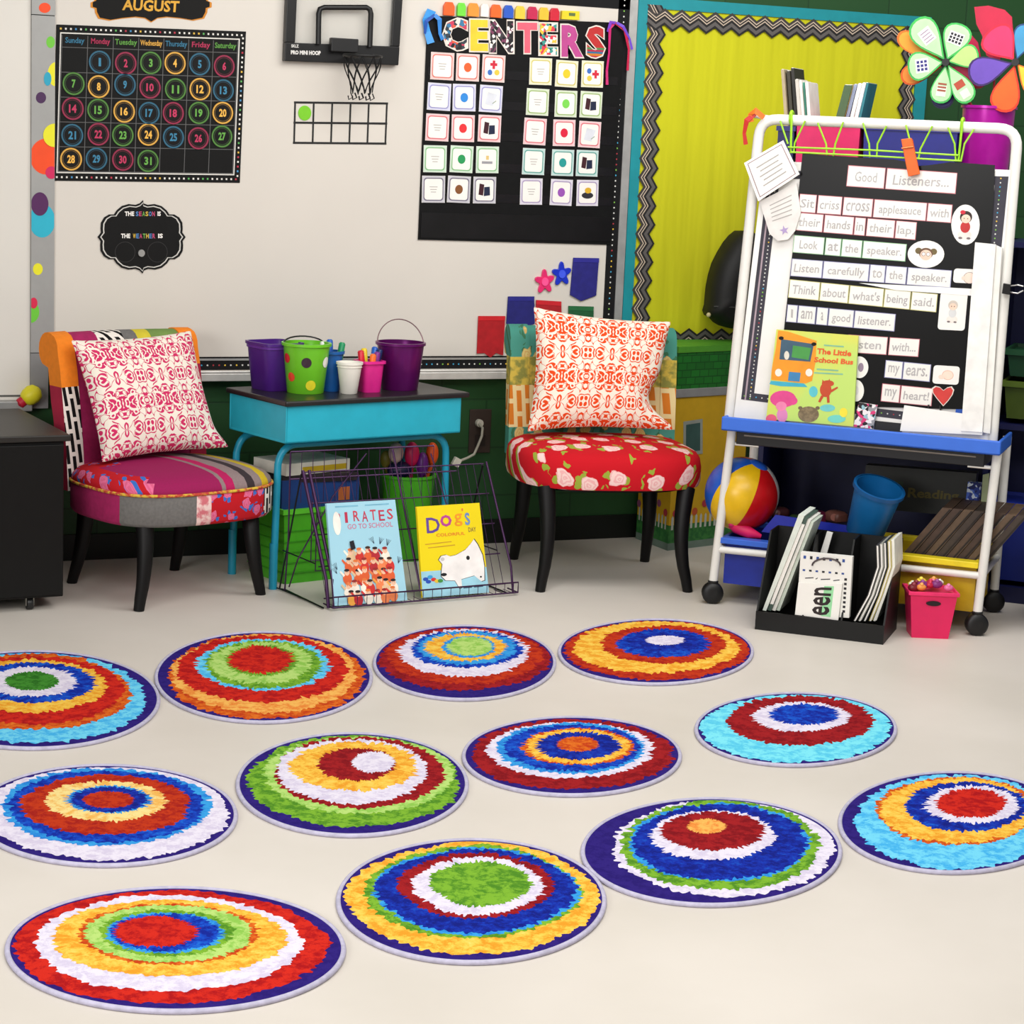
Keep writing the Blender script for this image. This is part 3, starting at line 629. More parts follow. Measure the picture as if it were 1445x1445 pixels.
for lb, c, cx, cy, r in (('pink flower shaped magnet left of the blue one', (225, 45, 110), 303, 160, .034), ('blue flower shaped magnet beside the pink one', (25, 50, 190), 370, 130, .034)):
    c0 = WALL.px(*z6(cx, cy), .03); t = rootat('flower_magnet', lb, 'magnet', WALL, c0, .022, 'flower magnets on the whiteboard')
    P = [(c0[0]+r*(1+.32*math.cos(5*a))*math.cos(a+.4), c0[1]+1.15*r*(1+.32*math.cos(5*a))*math.sin(a+.4)) for a in [2*math.pi*i/50 for i in range(50)]]
    part('petals', MB(M(c, .35)).poly(WALL, P, .0205, .03), t, bevel=.002); part('centre', MB(M(tuple(min(255, v+40) for v in c), .35)).ell(WALL, c0, r*.45, r*.5, .03, .034, 20), t)

# outlet
pa = WALL.px(660, 639); pb = WALL.px(693, 577)
ou = rootat('wall_outlet', 'dark brown outlet plate on the green wall right of the teal desk', 'outlet', WALL, pa, 0)
part('cover_plate', MB(M((58, 46, 40), .5)).fbox(WALL, pa[0], pb[0], pa[1], pb[1], 0, .008), ou, bevel=.002)
part('socket', MB(M((40, 32, 28), .5)).fbox(WALL, pa[0]+.025, pb[0]-.025, pa[1]+.03, pa[1]+.075, .008, .011), ou)
pg = thing('power_plug', 'white plug with grey cord and white end block at the wall outlet', 'plug', WALL.w(*WALL.px(676, 597), .012))
part('plug_body', MB(M((205, 200, 185), .5)).ell(WALL, WALL.px(676, 597, .02), .015, .016, .0115, .035, 20), pg, bevel=.002)
CP = [(676, 598, .035), (681, 604, .07), (680, 615, .09), (674, 630, .09), (669, 641, .09), (660, 646, .09), (650, 650, .09)]
part('cord', MB(M((175, 170, 155), .6)).tube([WALL.w(*WALL.px(x, y, d), d) for x, y, d in CP], .0055, 8), pg, smooth=True)
part('end_block', MB(M((215, 210, 195), .5)).box(WALL.w(*WALL.px(644, 652, .09), .09), (.032, .022, .035), 0, Matrix.Rotation(.5, 3, 'Y')), pg, bevel=.003)

# bulletin board
bx0 = 3.99; bx1 = 5.409; bz1 = 2.243; bz0 = W(1000, 493).z
bb = thing('bulletin_board', 'lime yellow bulletin board with teal frame and zigzag border', 'bulletin board', ((bx0+bx1)/2, 0, bz0))
def fabric_mat():
    ma, nt, b = newmat('lime_fabric', .85, 0, .15); o, v = objxyz(nt)
    mp = nn(nt, 'ShaderNodeMapping'); mp.inputs['Scale'].default_value = (9, 1, .8); nt.links.new(v, mp.inputs[0]); no = nn(nt, 'ShaderNodeTexNoise'); no.inputs['Scale'].default_value = 1.2; nt.links.new(mp.outputs[0], no.inputs['Vector'])
    bp = nn(nt, 'ShaderNodeBump'); bp.inputs['Strength'].default_value = .6; bp.inputs['Distance'].default_value = .03; nt.links.new(no.outputs['Fac'], bp.inputs['Height']); nt.links.new(bp.outputs['Normal'], b.inputs['Normal'])
    b.inputs['Base Color'].default_value = lin((200, 199, 36)); return ma
part('fabric', MB(fabric_mat()).fbox(WALL, bx0+.03, bx1-.03, bz0+.03, bz1-.03, 0, .012), bb)
mb = MB(M((24, 140, 150), .55, var=.06))
tw = .045
for q in ((bx0, bx0+tw, bz0, bz1), (bx1-tw*1.3, bx1, bz0, bz1), (bx0+tw, bx1-tw*1.3, bz1-tw, bz1), (bx0+tw, bx1-tw*1.3, bz0, bz0+.02)): mb.fbox(WALL, *q, 0, .02)
part('frame', mb, bb, 'teal painted frame')
def zig(mb, A, dirv, inw, L, wd, seedd=0):
    n = max(1, round(L/.078)); p = L/n; amp = .026
    layers = [(-.004, .008, (60, 56, 54)), (.008, .013, (196, 178, 158)), (.013, .020, (40, 38, 38)), (.020, .025, (196, 178, 158)), (.025, .036, (30, 29, 30)), (.036, .052, (92, 88, 86)), (.052, .062, (30, 29, 30))]
    for li, (o0, o1, c) in enumerate(layers):
        mb.use(M(c, .7, var=.03))
        for k in range(2*n):
            t0, t1 = k*p/2, (k+1)*p/2; z0 = (k % 2)*amp; z1_ = ((k+1) % 2)*amp
            P = [(t0, z0+o0), (t1, z1_+o0), (t1, z1_+o1), (t0, z0+o1)]
            mb.poly(WALL, [(A[0]+dirv[0]*a+inw[0]*b, A[1]+dirv[1]*a+inw[1]*b) for a, b in P], .0215+.0001*seedd)
mb = MB(); e = .043
zig(mb, (bx0+e, bz0+.02), (0, 1), (1, 0), bz1-bz0-.05, .07, 1); zig(mb, (bx0+e, bz1-tw), (1, 0), (0, -1), bx1-bx0-2*e, .07, 2)
zig(mb, (bx1-e-.014, bz1-tw), (0, -1), (-1, 0), bz1-bz0-.06, .07, 3); zig(mb, (bx0+e, bz0+.005), (1, 0), (0, 1), bx1-bx0-2*e, .07, 4)
part('zigzag_border', mb, bb, 'black, grey and tan zigzag paper border')
# ================================================================ RUGS
def rugmat(name, c1, c2, c3=None, s=34.):
    if name in _M: return _M[name]
    ma, nt, b = newmat(name, .95, 0, .05); o, v = objxyz(nt)
    n1 = nn(nt, 'ShaderNodeTexNoise'); n1.inputs['Scale'].default_value = s; n1.inputs['Detail'].default_value = 8; n1.inputs['Roughness'].default_value = .75; n1.inputs['Distortion'].default_value = .3; nt.links.new(v, n1.inputs['Vector'])
    rp = nn(nt, 'ShaderNodeValToRGB'); cr = rp.color_ramp; cr.elements[0].position = .43; cr.elements[0].color = lin(c2); cr.elements[1].position = .54; cr.elements[1].color = lin(c1)
    if c3: e = cr.elements.new(.72); e.color = lin(c3)
    nt.links.new(n1.outputs['Fac'], rp.inputs['Fac']); nt.links.new(rp.outputs['Color'], b.inputs['Base Color'])
    n2 = nn(nt, 'ShaderNodeTexNoise'); n2.inputs['Scale'].default_value = 420; nt.links.new(v, n2.inputs['Vector'])
    bp = nn(nt, 'ShaderNodeBump'); bp.inputs['Strength'].default_value = .5; bp.inputs['Distance'].default_value = .002; nt.links.new(n2.outputs['Fac'], bp.inputs['Height']); nt.links.new(bp.outputs['Normal'], b.inputs['Normal'])
    _M[name] = ma; return ma
RC = dict(navy=((50, 36, 125), (42, 28, 112)), red=((215, 45, 32), (172, 24, 28)), orange=((226, 108, 34), (196, 62, 26), (240, 140, 50)), peach=((250, 190, 95), (238, 140, 60)), yellow=((252, 205, 80), (240, 160, 45), (255, 225, 120)),
          green=((130, 185, 55), (80, 140, 40)), dgreen=((70, 145, 50), (45, 110, 35)), ltgreen=((190, 225, 125), (145, 200, 85)), blue=((25, 75, 200), (22, 40, 150), (40, 130, 225)), dblue=((26, 52, 175), (22, 34, 130), (30, 95, 205)), cyan=((60, 165, 235), (40, 130, 220)),
          sky=((120, 220, 250), (70, 180, 240)), aqua=((130, 235, 250), (90, 205, 240)), white=((240, 234, 248), (218, 208, 232)), crimson=((165, 34, 38), (130, 22, 30)), cream=((252, 228, 150), (245, 185, 90)), brick=((200, 60, 28), (165, 35, 28)))
def rm(k): c = RC[k]; return rugmat('rug_'+k, *[tuple(int(x*.94) for x in q) for q in c])
rugs = [
 ('large red rug with white, orange and green rings, nearest at the lower left', (8, 487, 1253, 1431), [('navy', 0), ('red', (17, 461, 1256, 1416)), ('white', (50, 426, 1263.5, 1399)), ('yellow', (72, 404, 1270, 1378)), ('orange', (112, 364, 1275.5, 1361)), ('ltgreen', (120, 356, 1277.5, 1358)), ('green', (140, 330, 1284, 1350)), ('cyan', (150, 316, 1288, 1346)), ('blue', (156, 310, 1290, 1343)), ('red', (161, 279, 1294, 1337))]),
 ('yellow and blue ringed rug with green squarish centre, nearest at bottom middle', (475, 855, 1185, 1362), [('navy', 0), ('yellow', (490, 843, 1187, 1346)), ('green', (515, 818, 1194, 1324)), ('cyan', (529, 815, 1197, 1319)), ('dblue', (533, 811, 1199, 1316)), ('crimson', (563, 781, 1204, 1296)), ('white', (583, 765, 1210, 1291)), ('green', (607, 749, 1216, 1279))]),
 ('rug with wide blue ring, maroon middle and yellow spot, right of the lower front row', (820, 1188, 1127, 1281), [('navy', 0), ('white', (866, 1179, 1128, 1265)), ('green', (877, 1157, 1129.5, 1256)), ('cyan', (888, 1143, 1134, 1244)), ('dblue', (893, 1139, 1136, 1242)), ('white', (919, 1092, 1144, 1214)), ('crimson', (933, 1079, 1146, 1200)), ('peach', (970, 1024, 1156, 1177))]),
 ('sky blue rug with yellow ring and red middle, cut off at the right edge', (1183, 1508, 1090, 1235), [('navy', 0), ('sky', (1208, 1486, 1092, 1226)), ('orange', (1236, 1464, 1096, 1192)), ('yellow', (1243, 1458, 1097.5, 1190)), ('blue', (1277, 1450, 1104, 1173)), ('dblue', (1284, 1445, 1105, 1171)), ('white', (1307, 1438, 1109, 1162)), ('red', (1321, 1420, 1113, 1154.5))]),
 ('pale aqua rug with dark red ring and blue middle, right of the third row', (980, 1266, 978, 1084), [('navy', 0), ('aqua', (989, 1258, 980, 1076)), ('crimson', (1026, 1233, 982, 1052)), ('white', (1063, 1199, 991, 1032.5)), ('blue', (1086, 1185, 994, 1023))]),
 ('crimson rug with white and blue rings and small orange centre, in the middle', (652, 962, 1012, 1126), [('navy', 0), ('crimson', (665, 949.5, 1015, 1113.5)), ('white', (688, 921, 1019, 1098)), ('cyan', (701, 909, 1020, 1092)), ('blue', (712, 902, 1023, 1088)), ('orange', (737, 895, 1028, 1080)), ('yellow', (743, 888, 1029.5, 1078)), ('dblue', (757, 875, 1033, 1072)), ('orange', (786, 845, 1040, 1061))]),
 ('red rug with broad pale yellow ring and blue middle, far row in front of cart', (787, 1064, 874, 969), [('navy', 0), ('brick', (796, 1060, 876, 959)), ('yellow', (808.5, 1042, 877, 950)), ('brick', (849, 1024, 883, 936)), ('blue', (870, 1002, 888, 928)), ('dblue', (885, 990, 892, 920)), ('white', (911, 965.5, 897, 910.6))]),
 ('dark red rug with white, blue and orange rings and light green centre, far row', (526, 785, 883, 991), [('navy', 0), ('crimson', (534, 777, 885, 974)), ('brick', (545, 767, 887, 965)), ('white', (564, 747, 888, 954.5)), ('blue', (579, 737, 890, 942)), ('cyan', (590, 728, 891, 938)), ('yellow', (599.5, 714, 894, 933)), ('cyan', (624, 699, 898, 928.5)), ('ltgreen', (631, 695, 899, 926))]),
 ('orange and red ringed rug with light green ring and red centre, far left row', (218, 526, 892, 1023), [('navy', 0), ('orange', (237, 514, 894, 1015)), ('peach', (243, 503, 895, 1006)), ('red', (251, 489.5, 896.6, 991.5)), ('sky', (276.5, 466, 902, 975)), ('green', (290, 454, 904, 972)), ('ltgreen', (297, 440, 906.5, 965)), ('green', (318, 420, 911, 954)), ('red', (322, 413, 912, 951))]),
 ('rug with orange rings, white ring and small green centre, cut off at far left', (-134, 226, 919, 1060), [('navy', 0), ('sky', (-112, 205, 920.5, 1049)), ('orange', (-95, 185, 923, 1030)), ('red', (-85, 175, 926, 1022)), ('yellow', (-60, 150, 931, 1006)), ('blue', (-44, 134, 935, 991.5)), ('white', (-18, 108, 941.5, 983)), ('dgreen', (7.5, 83, 948, 975))]),
 ('rug with wide white outer ring and blue, red and cream rings, at left edge', (-38, 335, 1080, 1225), [('navy', 0), ('white', (-22, 323, 1081, 1213)), ('cyan', (2, 297, 1084, 1193)), ('blue', (14, 287, 1087, 1189)), ('brick', (30, 270, 1093.6, 1178)), ('cream', (63.5, 234, 1102, 1159)), ('cyan', (94, 212, 1109, 1148)), ('dblue', (99, 208, 1111, 1146)), ('brick', (117, 189, 1117, 1141))]),
 ('green rug with white and yellow rings, maroon middle and off-centre white spot', (333, 661, 1035, 1183), [('navy', 0), ('green', (352, 649, 1037, 1167)), ('ltgreen', (374, 640, 1039, 1148)), ('crimson', (388, 626, 1040, 1141)), ('white', (391, 603, 1043, 1134)), ('yellow', (409, 589.5, 1047, 1116)), ('crimson', (448, 557.5, 1056, 1102)), ('white', (497, 557, 1061, 1091))])]
NR = 280
for ri, (lb, bx, bands) in enumerate(rugs):
    rnd = random.Random(100+ri)
    def loopF(e, jit, z, seed=0):
        x0, x1, y0, y1 = e; cx, cy, rx, ry = (x0+x1)/2, (y0+y1)/2, (x1-x0)/2, (y1-y0)/2; P = []
        ph = [rnd.uniform(0, 6.28) for _ in range(5)]; j2 = 0
        for i in range(NR):
            t = 2*math.pi*i/NR
            lo = .010*math.sin(3*t+ph[0])+.008*math.sin(5*t+ph[1])+.006*math.sin(9*t+ph[2])
            if i % 2 == 0: j2 = rnd.gauss(0, 1)
            j = (lo*(1 if jit else 0)) + jit*(j2*.75+rnd.gauss(0, .5))/max(rx, 20)
            if ri == 1 and jit: j += .022*math.cos(4*(t-.15))
            X, Y = cx+rx*math.cos(t)*(1+j), cy+ry*math.sin(t)*(1+j)
            if jit:   # keep every ring inside the sewn edge
                ox, oy, orx, ory = (bx[0]+bx[1])/2, (bx[2]+bx[3])/2-2, (bx[1]-bx[0])/2-4, (bx[3]-bx[2])/2-3.2
                k = math.hypot((X-ox)/orx, (Y-oy)/ory)
                if k > .985: X, Y = ox+(X-ox)*.985/k, oy+(Y-oy)*.985/k
            P.append(F(X, Y, z))
        return P
    root = thing('round_rug', lb, 'rug', F((bx[0]+bx[1])/2, (bx[2]+bx[3])/2, 0), 0, 'round ringed rugs on the floor')
    zt_ = .009
    bnd = (bx[0]+3, bx[1]-3, bx[2]+1, bx[3]-5.0)
    loops = [loopF(bnd, 0, zt_)] + [loopF(e, 3.2 if max(e[1]-e[0], 0) > 90 else 1.8, zt_) for k, e in bands[1:]]
    bot = loopF(bnd, 0, .0005)
    mb = MB(rm('navy')); A = [mb.av(p) for p in loops[0]]; B = [mb.av(p) for p in bot]
    for i in range(NR): mb.af([B[i], B[(i+1) % NR], A[(i+1) % NR], A[i]])
    mb.af(B[::-1]) if False else None
    for li in range(len(loops)):
        mb.use(rm(bands[li][0])); A = [mb.av(p+Vector((0, 0, .00014*li))) for p in loops[li]]
        c = mb.av(sum((mb.v[i] for i in A), Vector())/NR)
        for i in range(NR): mb.af([A[(i+1) % NR], A[i], c])
    part('pile', mb, root)
    rim = loopF((bx[0]+2.5, bx[1]-2.5, bx[2]+.8, bx[3]-3.5), 0, .0055)
    part('binding', MB(M((182, 178, 200), .8, var=.12, scale=60)).tube(rim[::2], .0062, 8, True), root, 'pale lavender stitched edge', smooth=True)
# ================================================================ CHAIRS, PILLOWS
def remat(mb, fn):
    inv = mb.T.inverted() if mb.T else Matrix.Identity(4)
    for i, q in enumerate(mb.f):
        c = inv @ (sum((mb.v[k] for k in q), Vector())/len(q)); ma = fn(c)
        if ma not in mb.mats: mb.mats.append(ma)
        mb.fm[i] = mb.mats.index(ma)
    return mb
def leg(T, top, bot, bow, r0=.026, r1=.017, mat=BLACK):
    mb = MB(mat, T); P = []; n = 9
    for i in range(n):
        t = i/(n-1); p = Vector(top).lerp(Vector(bot), t) + Vector(bow)*math.sin(math.pi*t)*1.0*(1-2*max(0, t-.75)); P.append(p)
    P[-1] = Vector(bot)
    return mb.tube(P, [r0*(1-t)+r1*t for t in [i/(n-1) for i in range(n)]], 10)
def chair_back(T, mats, hw, z0, z1, y0, y1, th, rr, name_end, root, bands, topmat):
    # centre line in (y,z), then a rolled top turning backwards
    pts = []
    for i in range(9): t = i/8; pts.append((y0+(y1-y0)*t**1.4, z0+(z1-z0)*t))
    fr_l = [(y-th/2, z) for y, z in pts]; bk = [(y+th/2, z) for y, z in pts]
    cy, cz = y1+rr-th/2+.005, z1
    roll = [(cy-rr*math.cos(a), cz+rr*math.sin(a)) for a in [math.radians(k) for k in range(0, 250, 18)]]
    prof = fr_l[:-1]+roll+[b for b in bk[::-1] if b[1] < cz-rr*.7]
    def slab(x0, x1, grow, fn):
        mb = MB(mats[0], T); c = (sum(p[0] for p in prof)/len(prof), sum(p[1] for p in prof)/len(prof))
        nx = 8; rings = []
        for k in range(nx+1):
            x = x0+(x1-x0)*k/nx; curve = -.05*(1-(x/hw)**2)*-1*-1  # wings come forward a little
            rings.append([mb.av((x, y+curve*-.8-.02+grow*(1 if y > c[0] else -1), z+(grow if z > cz else 0))) for y, z in prof])
        n = len(prof)
        for A, B in zip(rings, rings[1:]):
            for i in range(n): mb.af([A[i], B[i], B[(i+1) % n], A[(i+1) % n]])
        for R_, rv in ((rings[0], 1), (rings[-1], -1)):
            i, j = 0, n-1
            while j-i > 1:
                if (j-i) > 2: mb.af([R_[i], R_[i+1], R_[j-1], R_[j]][::rv])
                else: mb.af([R_[i], R_[i+1], R_[j]][::rv])
                i += 1; j -= 1
        remat(mb, fn); return mb
    for s in (-1, 1):
        x0, x1 = (-hw, -hw+.08) if s < 0 else (hw-.06, hw)
        part('side_border', slab(x0, x1, .004, bands), root, smooth=True, bevel=0)
    part('back_panel', slab(-hw+.08, hw-.06, 0, topmat), root, smooth=True)
def pillow(name, lb, fr, corners, th, mat, pinch=.10, flop=(), seed=0, N=26):
    """corners BL,BR,TR,TL in the frame; a soft square cushion with drawn-in sides"""
    rnd = random.Random(seed); mb = MB(mat); uv = {}
    ph = [rnd.uniform(0, 6) for _ in range(6)]
    def P(a, b, side):
        aa, bb = a*2-1, b*2-1
        ka = 1-pinch*(1-bb*bb)*0-pinch*(1-bb**2)*.9; kb = 1-pinch*(1-aa**2)*.9
        q = bil(corners, .5+.5*aa*(ka if abs(aa) > 0 else 1), .5+.5*bb*kb)
        h = th*(max(0, 1-abs(aa)**2.6)*max(0, 1-abs(bb)**2.6))**.55
        h *= 1+.10*math.sin(5*a+ph[0])*math.sin(4*b+ph[1])
        wr = .004*math.sin(22*a+ph[2]+5*b)*(1-b)
        d = h*(1 if side > 0 else -.55)+wr*(1 if side > 0 else 0)
        for (fa, fb, rad, dx, dy, dd) in flop:
            g = math.exp(-((a-fa)**2+(b-fb)**2)/rad**2); q = (q[0]+dx*g, q[1]+dy*g); d += dd*g
        return fr.w(q[0], q[1], d)
    ids = {}
    for side in (1, -1):
        for i in range(N+1):
            for j in range(N+1):
                e = i in (0, N) or j in (0, N)
                if e and side < 0: ids[(side, i, j)] = ids[(1, i, j)]; continue
                k = mb.av(P(i/N, j/N, side)); ids[(side, i, j)] = k; uv[k] = (i/N, j/N)
        for i in range(N):
            for j in range(N):
                q = [ids[(side, i, j)], ids[(side, i+1, j)], ids[(side, i+1, j+1)], ids[(side, i, j+1)]]; mb.af(q if side > 0 else q[::-1])
    return single(name, mb, lb, 'pillow', 'square patterned pillows on the chairs', smooth=True, uvs=uv, sub=1)
# left chair ------------------------------------------------------
TL = Matrix.Translation((1.915, -.58, 0)) @ Matrix.Rotation(math.radians(18.5), 4, 'Z')
lc = thing('slipper_chair', 'patchwork upholstered chair with orange rolled back corners and black legs', 'chair', (1.915, -.58, 0), math.radians(18.5), 'upholstered chairs by the whiteboard')
floral = roses('floral_red', (190, 28, 38), (225, 110, 150), (60, 110, 190), 14, (200, 70, 110), .24)
mag = M((160, 28, 88), .9, var=.12, scale=60); gry = M((108, 106, 104), .9, var=.12, scale=90); bw = basket('bw_weave')
pinkw = M((205, 110, 120), .9, c2=(235, 205, 200), scale=40)
seatst = stripes('seat_stripes', 0, [(-.3, (160, 28, 90)), (.035, (150, 128, 128)), (.052, (190, 30, 95)), (.092, (150, 130, 130)), (.145, (62, 52, 56)), (.180, (150, 132, 130)), (.222, (215, 185, 40)), (.262, (150, 132, 126))], jitter=.02)
mb = MB(mag, TL).lathe((.02, -.01, 0), [(.90, .288), (.97, .292), (1.0, .305), (1.0, .395), (.985, .405)], 72, .335, .295, sq=3.0)
remat(mb, lambda c: mag if c.x < -.25 and c.y > -.16 else (gry if c.x < -.055 else (pinkw if c.x < .005 else (floral if c.x < .245 else bw)))); part('seat_rail', mb, lc, smooth=True)
mb = MB(mag, TL).lathe((.02, -.01, 0), [(.99, .404), (1.0, .412), (.985, .425), (.93, .443), (.80, .458), (.55, .468), (.25, .472), (.02, .473)], 72, .333, .293, sq=3.0)
remat(mb, lambda c: floral if c.x < -.215+.3*max(0, c.y) else seatst); sc_ = part('seat_cushion', mb, lc, smooth=True)
part('piping', MB(M((190, 60, 50), .8, c2=(215, 180, 60), scale=60), TL).tube([(.02+.335*math.copysign(abs(math.cos(t))**(2/3), math.cos(t)), -.01+.295*math.copysign(abs(math.sin(t))**(2/3), math.sin(t)), .403) for t in [2*math.pi*i/72 for i in range(72)]], .0055, 8, True), sc_, smooth=True)
org = M((235, 130, 25), .85, var=.06, scale=60); yel = M((205, 190, 50), .85); grn = M((110, 140, 70), .85)
chair_back(TL, [mag], .295, .36, .845, .235, .305, .075, .062, '', lc,
           lambda c: org if c.z > .70 and c.x < 0 or c.z > .76 else (bw if c.x > -.293 and c.x < 0 else M((165, 25, 60), .85)),
           lambda c: (mag if c.x < -.10 else bw if c.x < .03 else gry if c.x < .09 else yel if c.x < .13 else grn) if c.z > .68 else mag)
for lx, ly, bx_, by_, bow in ((-.215, -.20, -.255, -.235, (-.0, -.02, 0)), (.225, -.20, .255, -.24, (-.028, -.03, 0)), (-.2, .2, -.22, .27, (0, -.02, 0)), (.2, .2, .22, .27, (0, -.02, 0))):
    part('leg', leg(TL, (lx, ly, .33), (bx_, by_, 0), bow, .035, .019), lc, smooth=True)
pf = Fr(TL @ Vector((0, .05, .46)), TL.to_3x3() @ Vector((1, 0, 0)), TL.to_3x3() @ Vector((0, .42, 1)))
cr = [pf.px(143, 655), pf.px(312, 636), pf.px(271, 464), pf.px(97, 478)]
pillow('throw_pillow', 'white square pillow with hot pink scroll print on the patchwork chair', pf, cr, .085, damask('damask_pink', (238, 230, 216), (205, 48, 100)), .07, [(1, 0, .12, .03, .0, .02)], 1)
# right chair -----------------------------------------------------
TR = Matrix.Translation((3.60, -.69, 0)) @ Matrix.Rotation(math.radians(-12.5), 4, 'Z')
rc = thing('slipper_chair', 'red rose print chair with teal patchwork back and black legs', 'chair', (3.60, -.69, 0), math.radians(-12.5), 'upholstered chairs by the whiteboard')
rs_ = roses('rose_red')
mb = MB(rs_, TR).lathe((0, 0, 0), [(.93, .385), (.985, .39), (1.0, .41), (1.0, .46), (.985, .49), (.95, .508), (.86, .522), (.6, .532), (.3, .537), (.02, .538)], 72, .360, .32, sq=3.2); part('seat_cushion', mb, rc, smooth=True)
part('seat_frame', MB(BLACK, TR).lathe((0, 0, 0), [(.70, .372), (.82, .372), (.82, .388), (.70, .388)], 60, .355, .315, sq=3.2), rc)
tealf = roses('teal_floral', (70, 140, 125), (205, 190, 120), (60, 110, 80), 14, (190, 120, 60), .28)
wk = basket('orange_weave', (205, 120, 40), (225, 205, 150), 13)
yb = M((200, 175, 70), .85, c2=(130, 130, 60), scale=30)
def rb(c):
    return tealf if c.z > .80 else (yb if c.z > .735 else (wk if c.z > .57 else tealf))
chair_back(TR, [tealf], .335, .44, .875, .245, .285, .07, .062, '', rc, rb, rb)
for lx, ly, bx_, by_, bow, nm in ((-.27, -.24, -.285, -.285, (.012, -.022, 0), 0), (.27, -.24, .285, -.29, (-.03, -.025, 0), 0), (-.25, .24, -.27, .31, (0, -.03, 0), 0), (.25, .22, .262, .27, (0, -.03, 0), 0)):
    part('leg', leg(TR, (lx, ly, .39), (bx_, by_, 0), bow, .034, .019), rc, smooth=True)
pf = Fr(TR @ Vector((0, .02, .53)), TR.to_3x3() @ Vector((1, 0, 0)), TR.to_3x3() @ Vector((0, .34, 1)))
cr = [pf.px(741, 612), pf.px(934, 610), pf.px(950, 452), pf.px(750, 430)]
pillow('throw_pillow', 'white square pillow with orange scroll print on the red rose chair', pf, cr, .092, damask('damask_orange', (240, 230, 214), (226, 74, 30)), .09, [(1, 0, .12, .035, .0, .02), (1, .3, .16, -.045, 0, 0), (1, .05, .1, .02, 0, 0)], 4)

# ================================================================ BLACK CABINET
ca_rz = math.radians(4); TB = Matrix.Translation((1.515, -.81, 0)) @ Matrix.Rotation(ca_rz, 4, 'Z')
cb_ = thing('rolling_cabinet', 'black low cabinet on small casters at the left edge', 'cabinet', (1.515, -.81, 0), ca_rz)
bk = M((10, 10, 10), .5, var=.2, scale=6, spec=.25)
part('body', MB(bk, TB).box((-.46, .33, .315), (.90, .64, .54)), cb_, bevel=.004)
part('top', MB(M((32, 29, 26), .45, var=.1), TB).box((-.455, .33, .597), (.93, .67, .022)), cb_, bevel=.004)
part('door', MB(M((9, 9, 9), .45, spec=.25), TB).box((-.235, .006, .315), (.44, .014, .52)), cb_, bevel=.002)
part('door', MB(M((9, 9, 9), .45, spec=.25), TB).box((-.685, .006, .315), (.44, .014, .52)), cb_, bevel=.002)
for x, y in ((-.12, .04), (-.12, .58), (-.82, .04), (-.82, .58)):
    cs = MB(M((26, 26, 27), .4), TB).lathe((x, y, .022), [(.008, -.010), (.021, -.010), (.022, -.006), (.022, .006), (.021, .010), (.008, .010)], 20, M3=Matrix.Rotation(math.pi/2, 3, 'Y')); c_ = part('caster_wheel', cs, cb_, smooth=True)
    part('caster_fork', MB(M((150, 148, 140), .3, .8), TB).box((x-.013, y, .030), (.003, .018, .03)).box((x+.013, y, .030), (.003, .018, .03)).box((x, y, .0475), (.03, .03, .006)), c_)

# ================================================================ TEAL DESK
dz = .70; A = F(404, 567, dz); B = F(655, 552, dz); drz = math.radians(14); DW = (B-A).length; DD = .43
TD = Matrix.Translation((A.x, A.y, 0)) @ Matrix.Rotation(drz, 4, 'Z')
dk = thing('school_desk', 'teal painted school desk with black top and tube legs', 'desk', (A.x, A.y, 0), drz)
teal = M((38, 172, 196), .42, var=.05); teald = M((30, 145, 176), .35, var=.05)
part('desktop', MB(M((34, 32, 33), .3, var=.1), TD).box((DW/2, DD/2, dz-.010), (DW, DD, .020)), dk, bevel=.006)
mb = MB(teal, TD); bx, by, bh = DW-.04, DD-.03, .135
for c, s in (((DW/2-.01, .018, dz-.02-bh/2), (bx, .006, bh)), ((DW/2-.01, DD-.018, dz-.02-bh/2), (bx, .006, bh)), ((.015, DD/2, dz-.02-bh/2), (.006, by, bh)), ((DW-.035, DD/2, dz-.02-bh/2), (.006, by, bh)), ((DW/2-.01, DD/2, dz-.02-bh+.004), (bx, by, .008))): mb.box(c, s)
part('book_box', mb, dk, bevel=.002)
zb = dz-.02-bh-.014
def uframe(y, x0, x1, sp):
    R = .07; P = [(x0-sp, y, 0.002), (x0-sp*.2, y, zb-R)]
    for k in range(1, 7): a = math.pi/2*k/6; P.append((x0+R-R*math.cos(a), y, zb-R+R*math.sin(a)))
    for k in range(0, 7): a = math.pi/2*k/6; P.append((x1-R+R*math.sin(a), y, zb-R+R*math.cos(a)))
    P.append((x1+sp, y, 0.002)); return P
for y in (.075, DD-.06):
    lf_ = part('leg_frame', MB(teald, TD).tube(uframe(y, .02, DW-.05, .012), .0135, 12), dk, smooth=True)
    for x in (.02-.012, DW-.05+.012): part('foot', MB(teald, TD).tube([(x, y, 0), (x, y, .17)], .0155, 12), lf_, smooth=True)
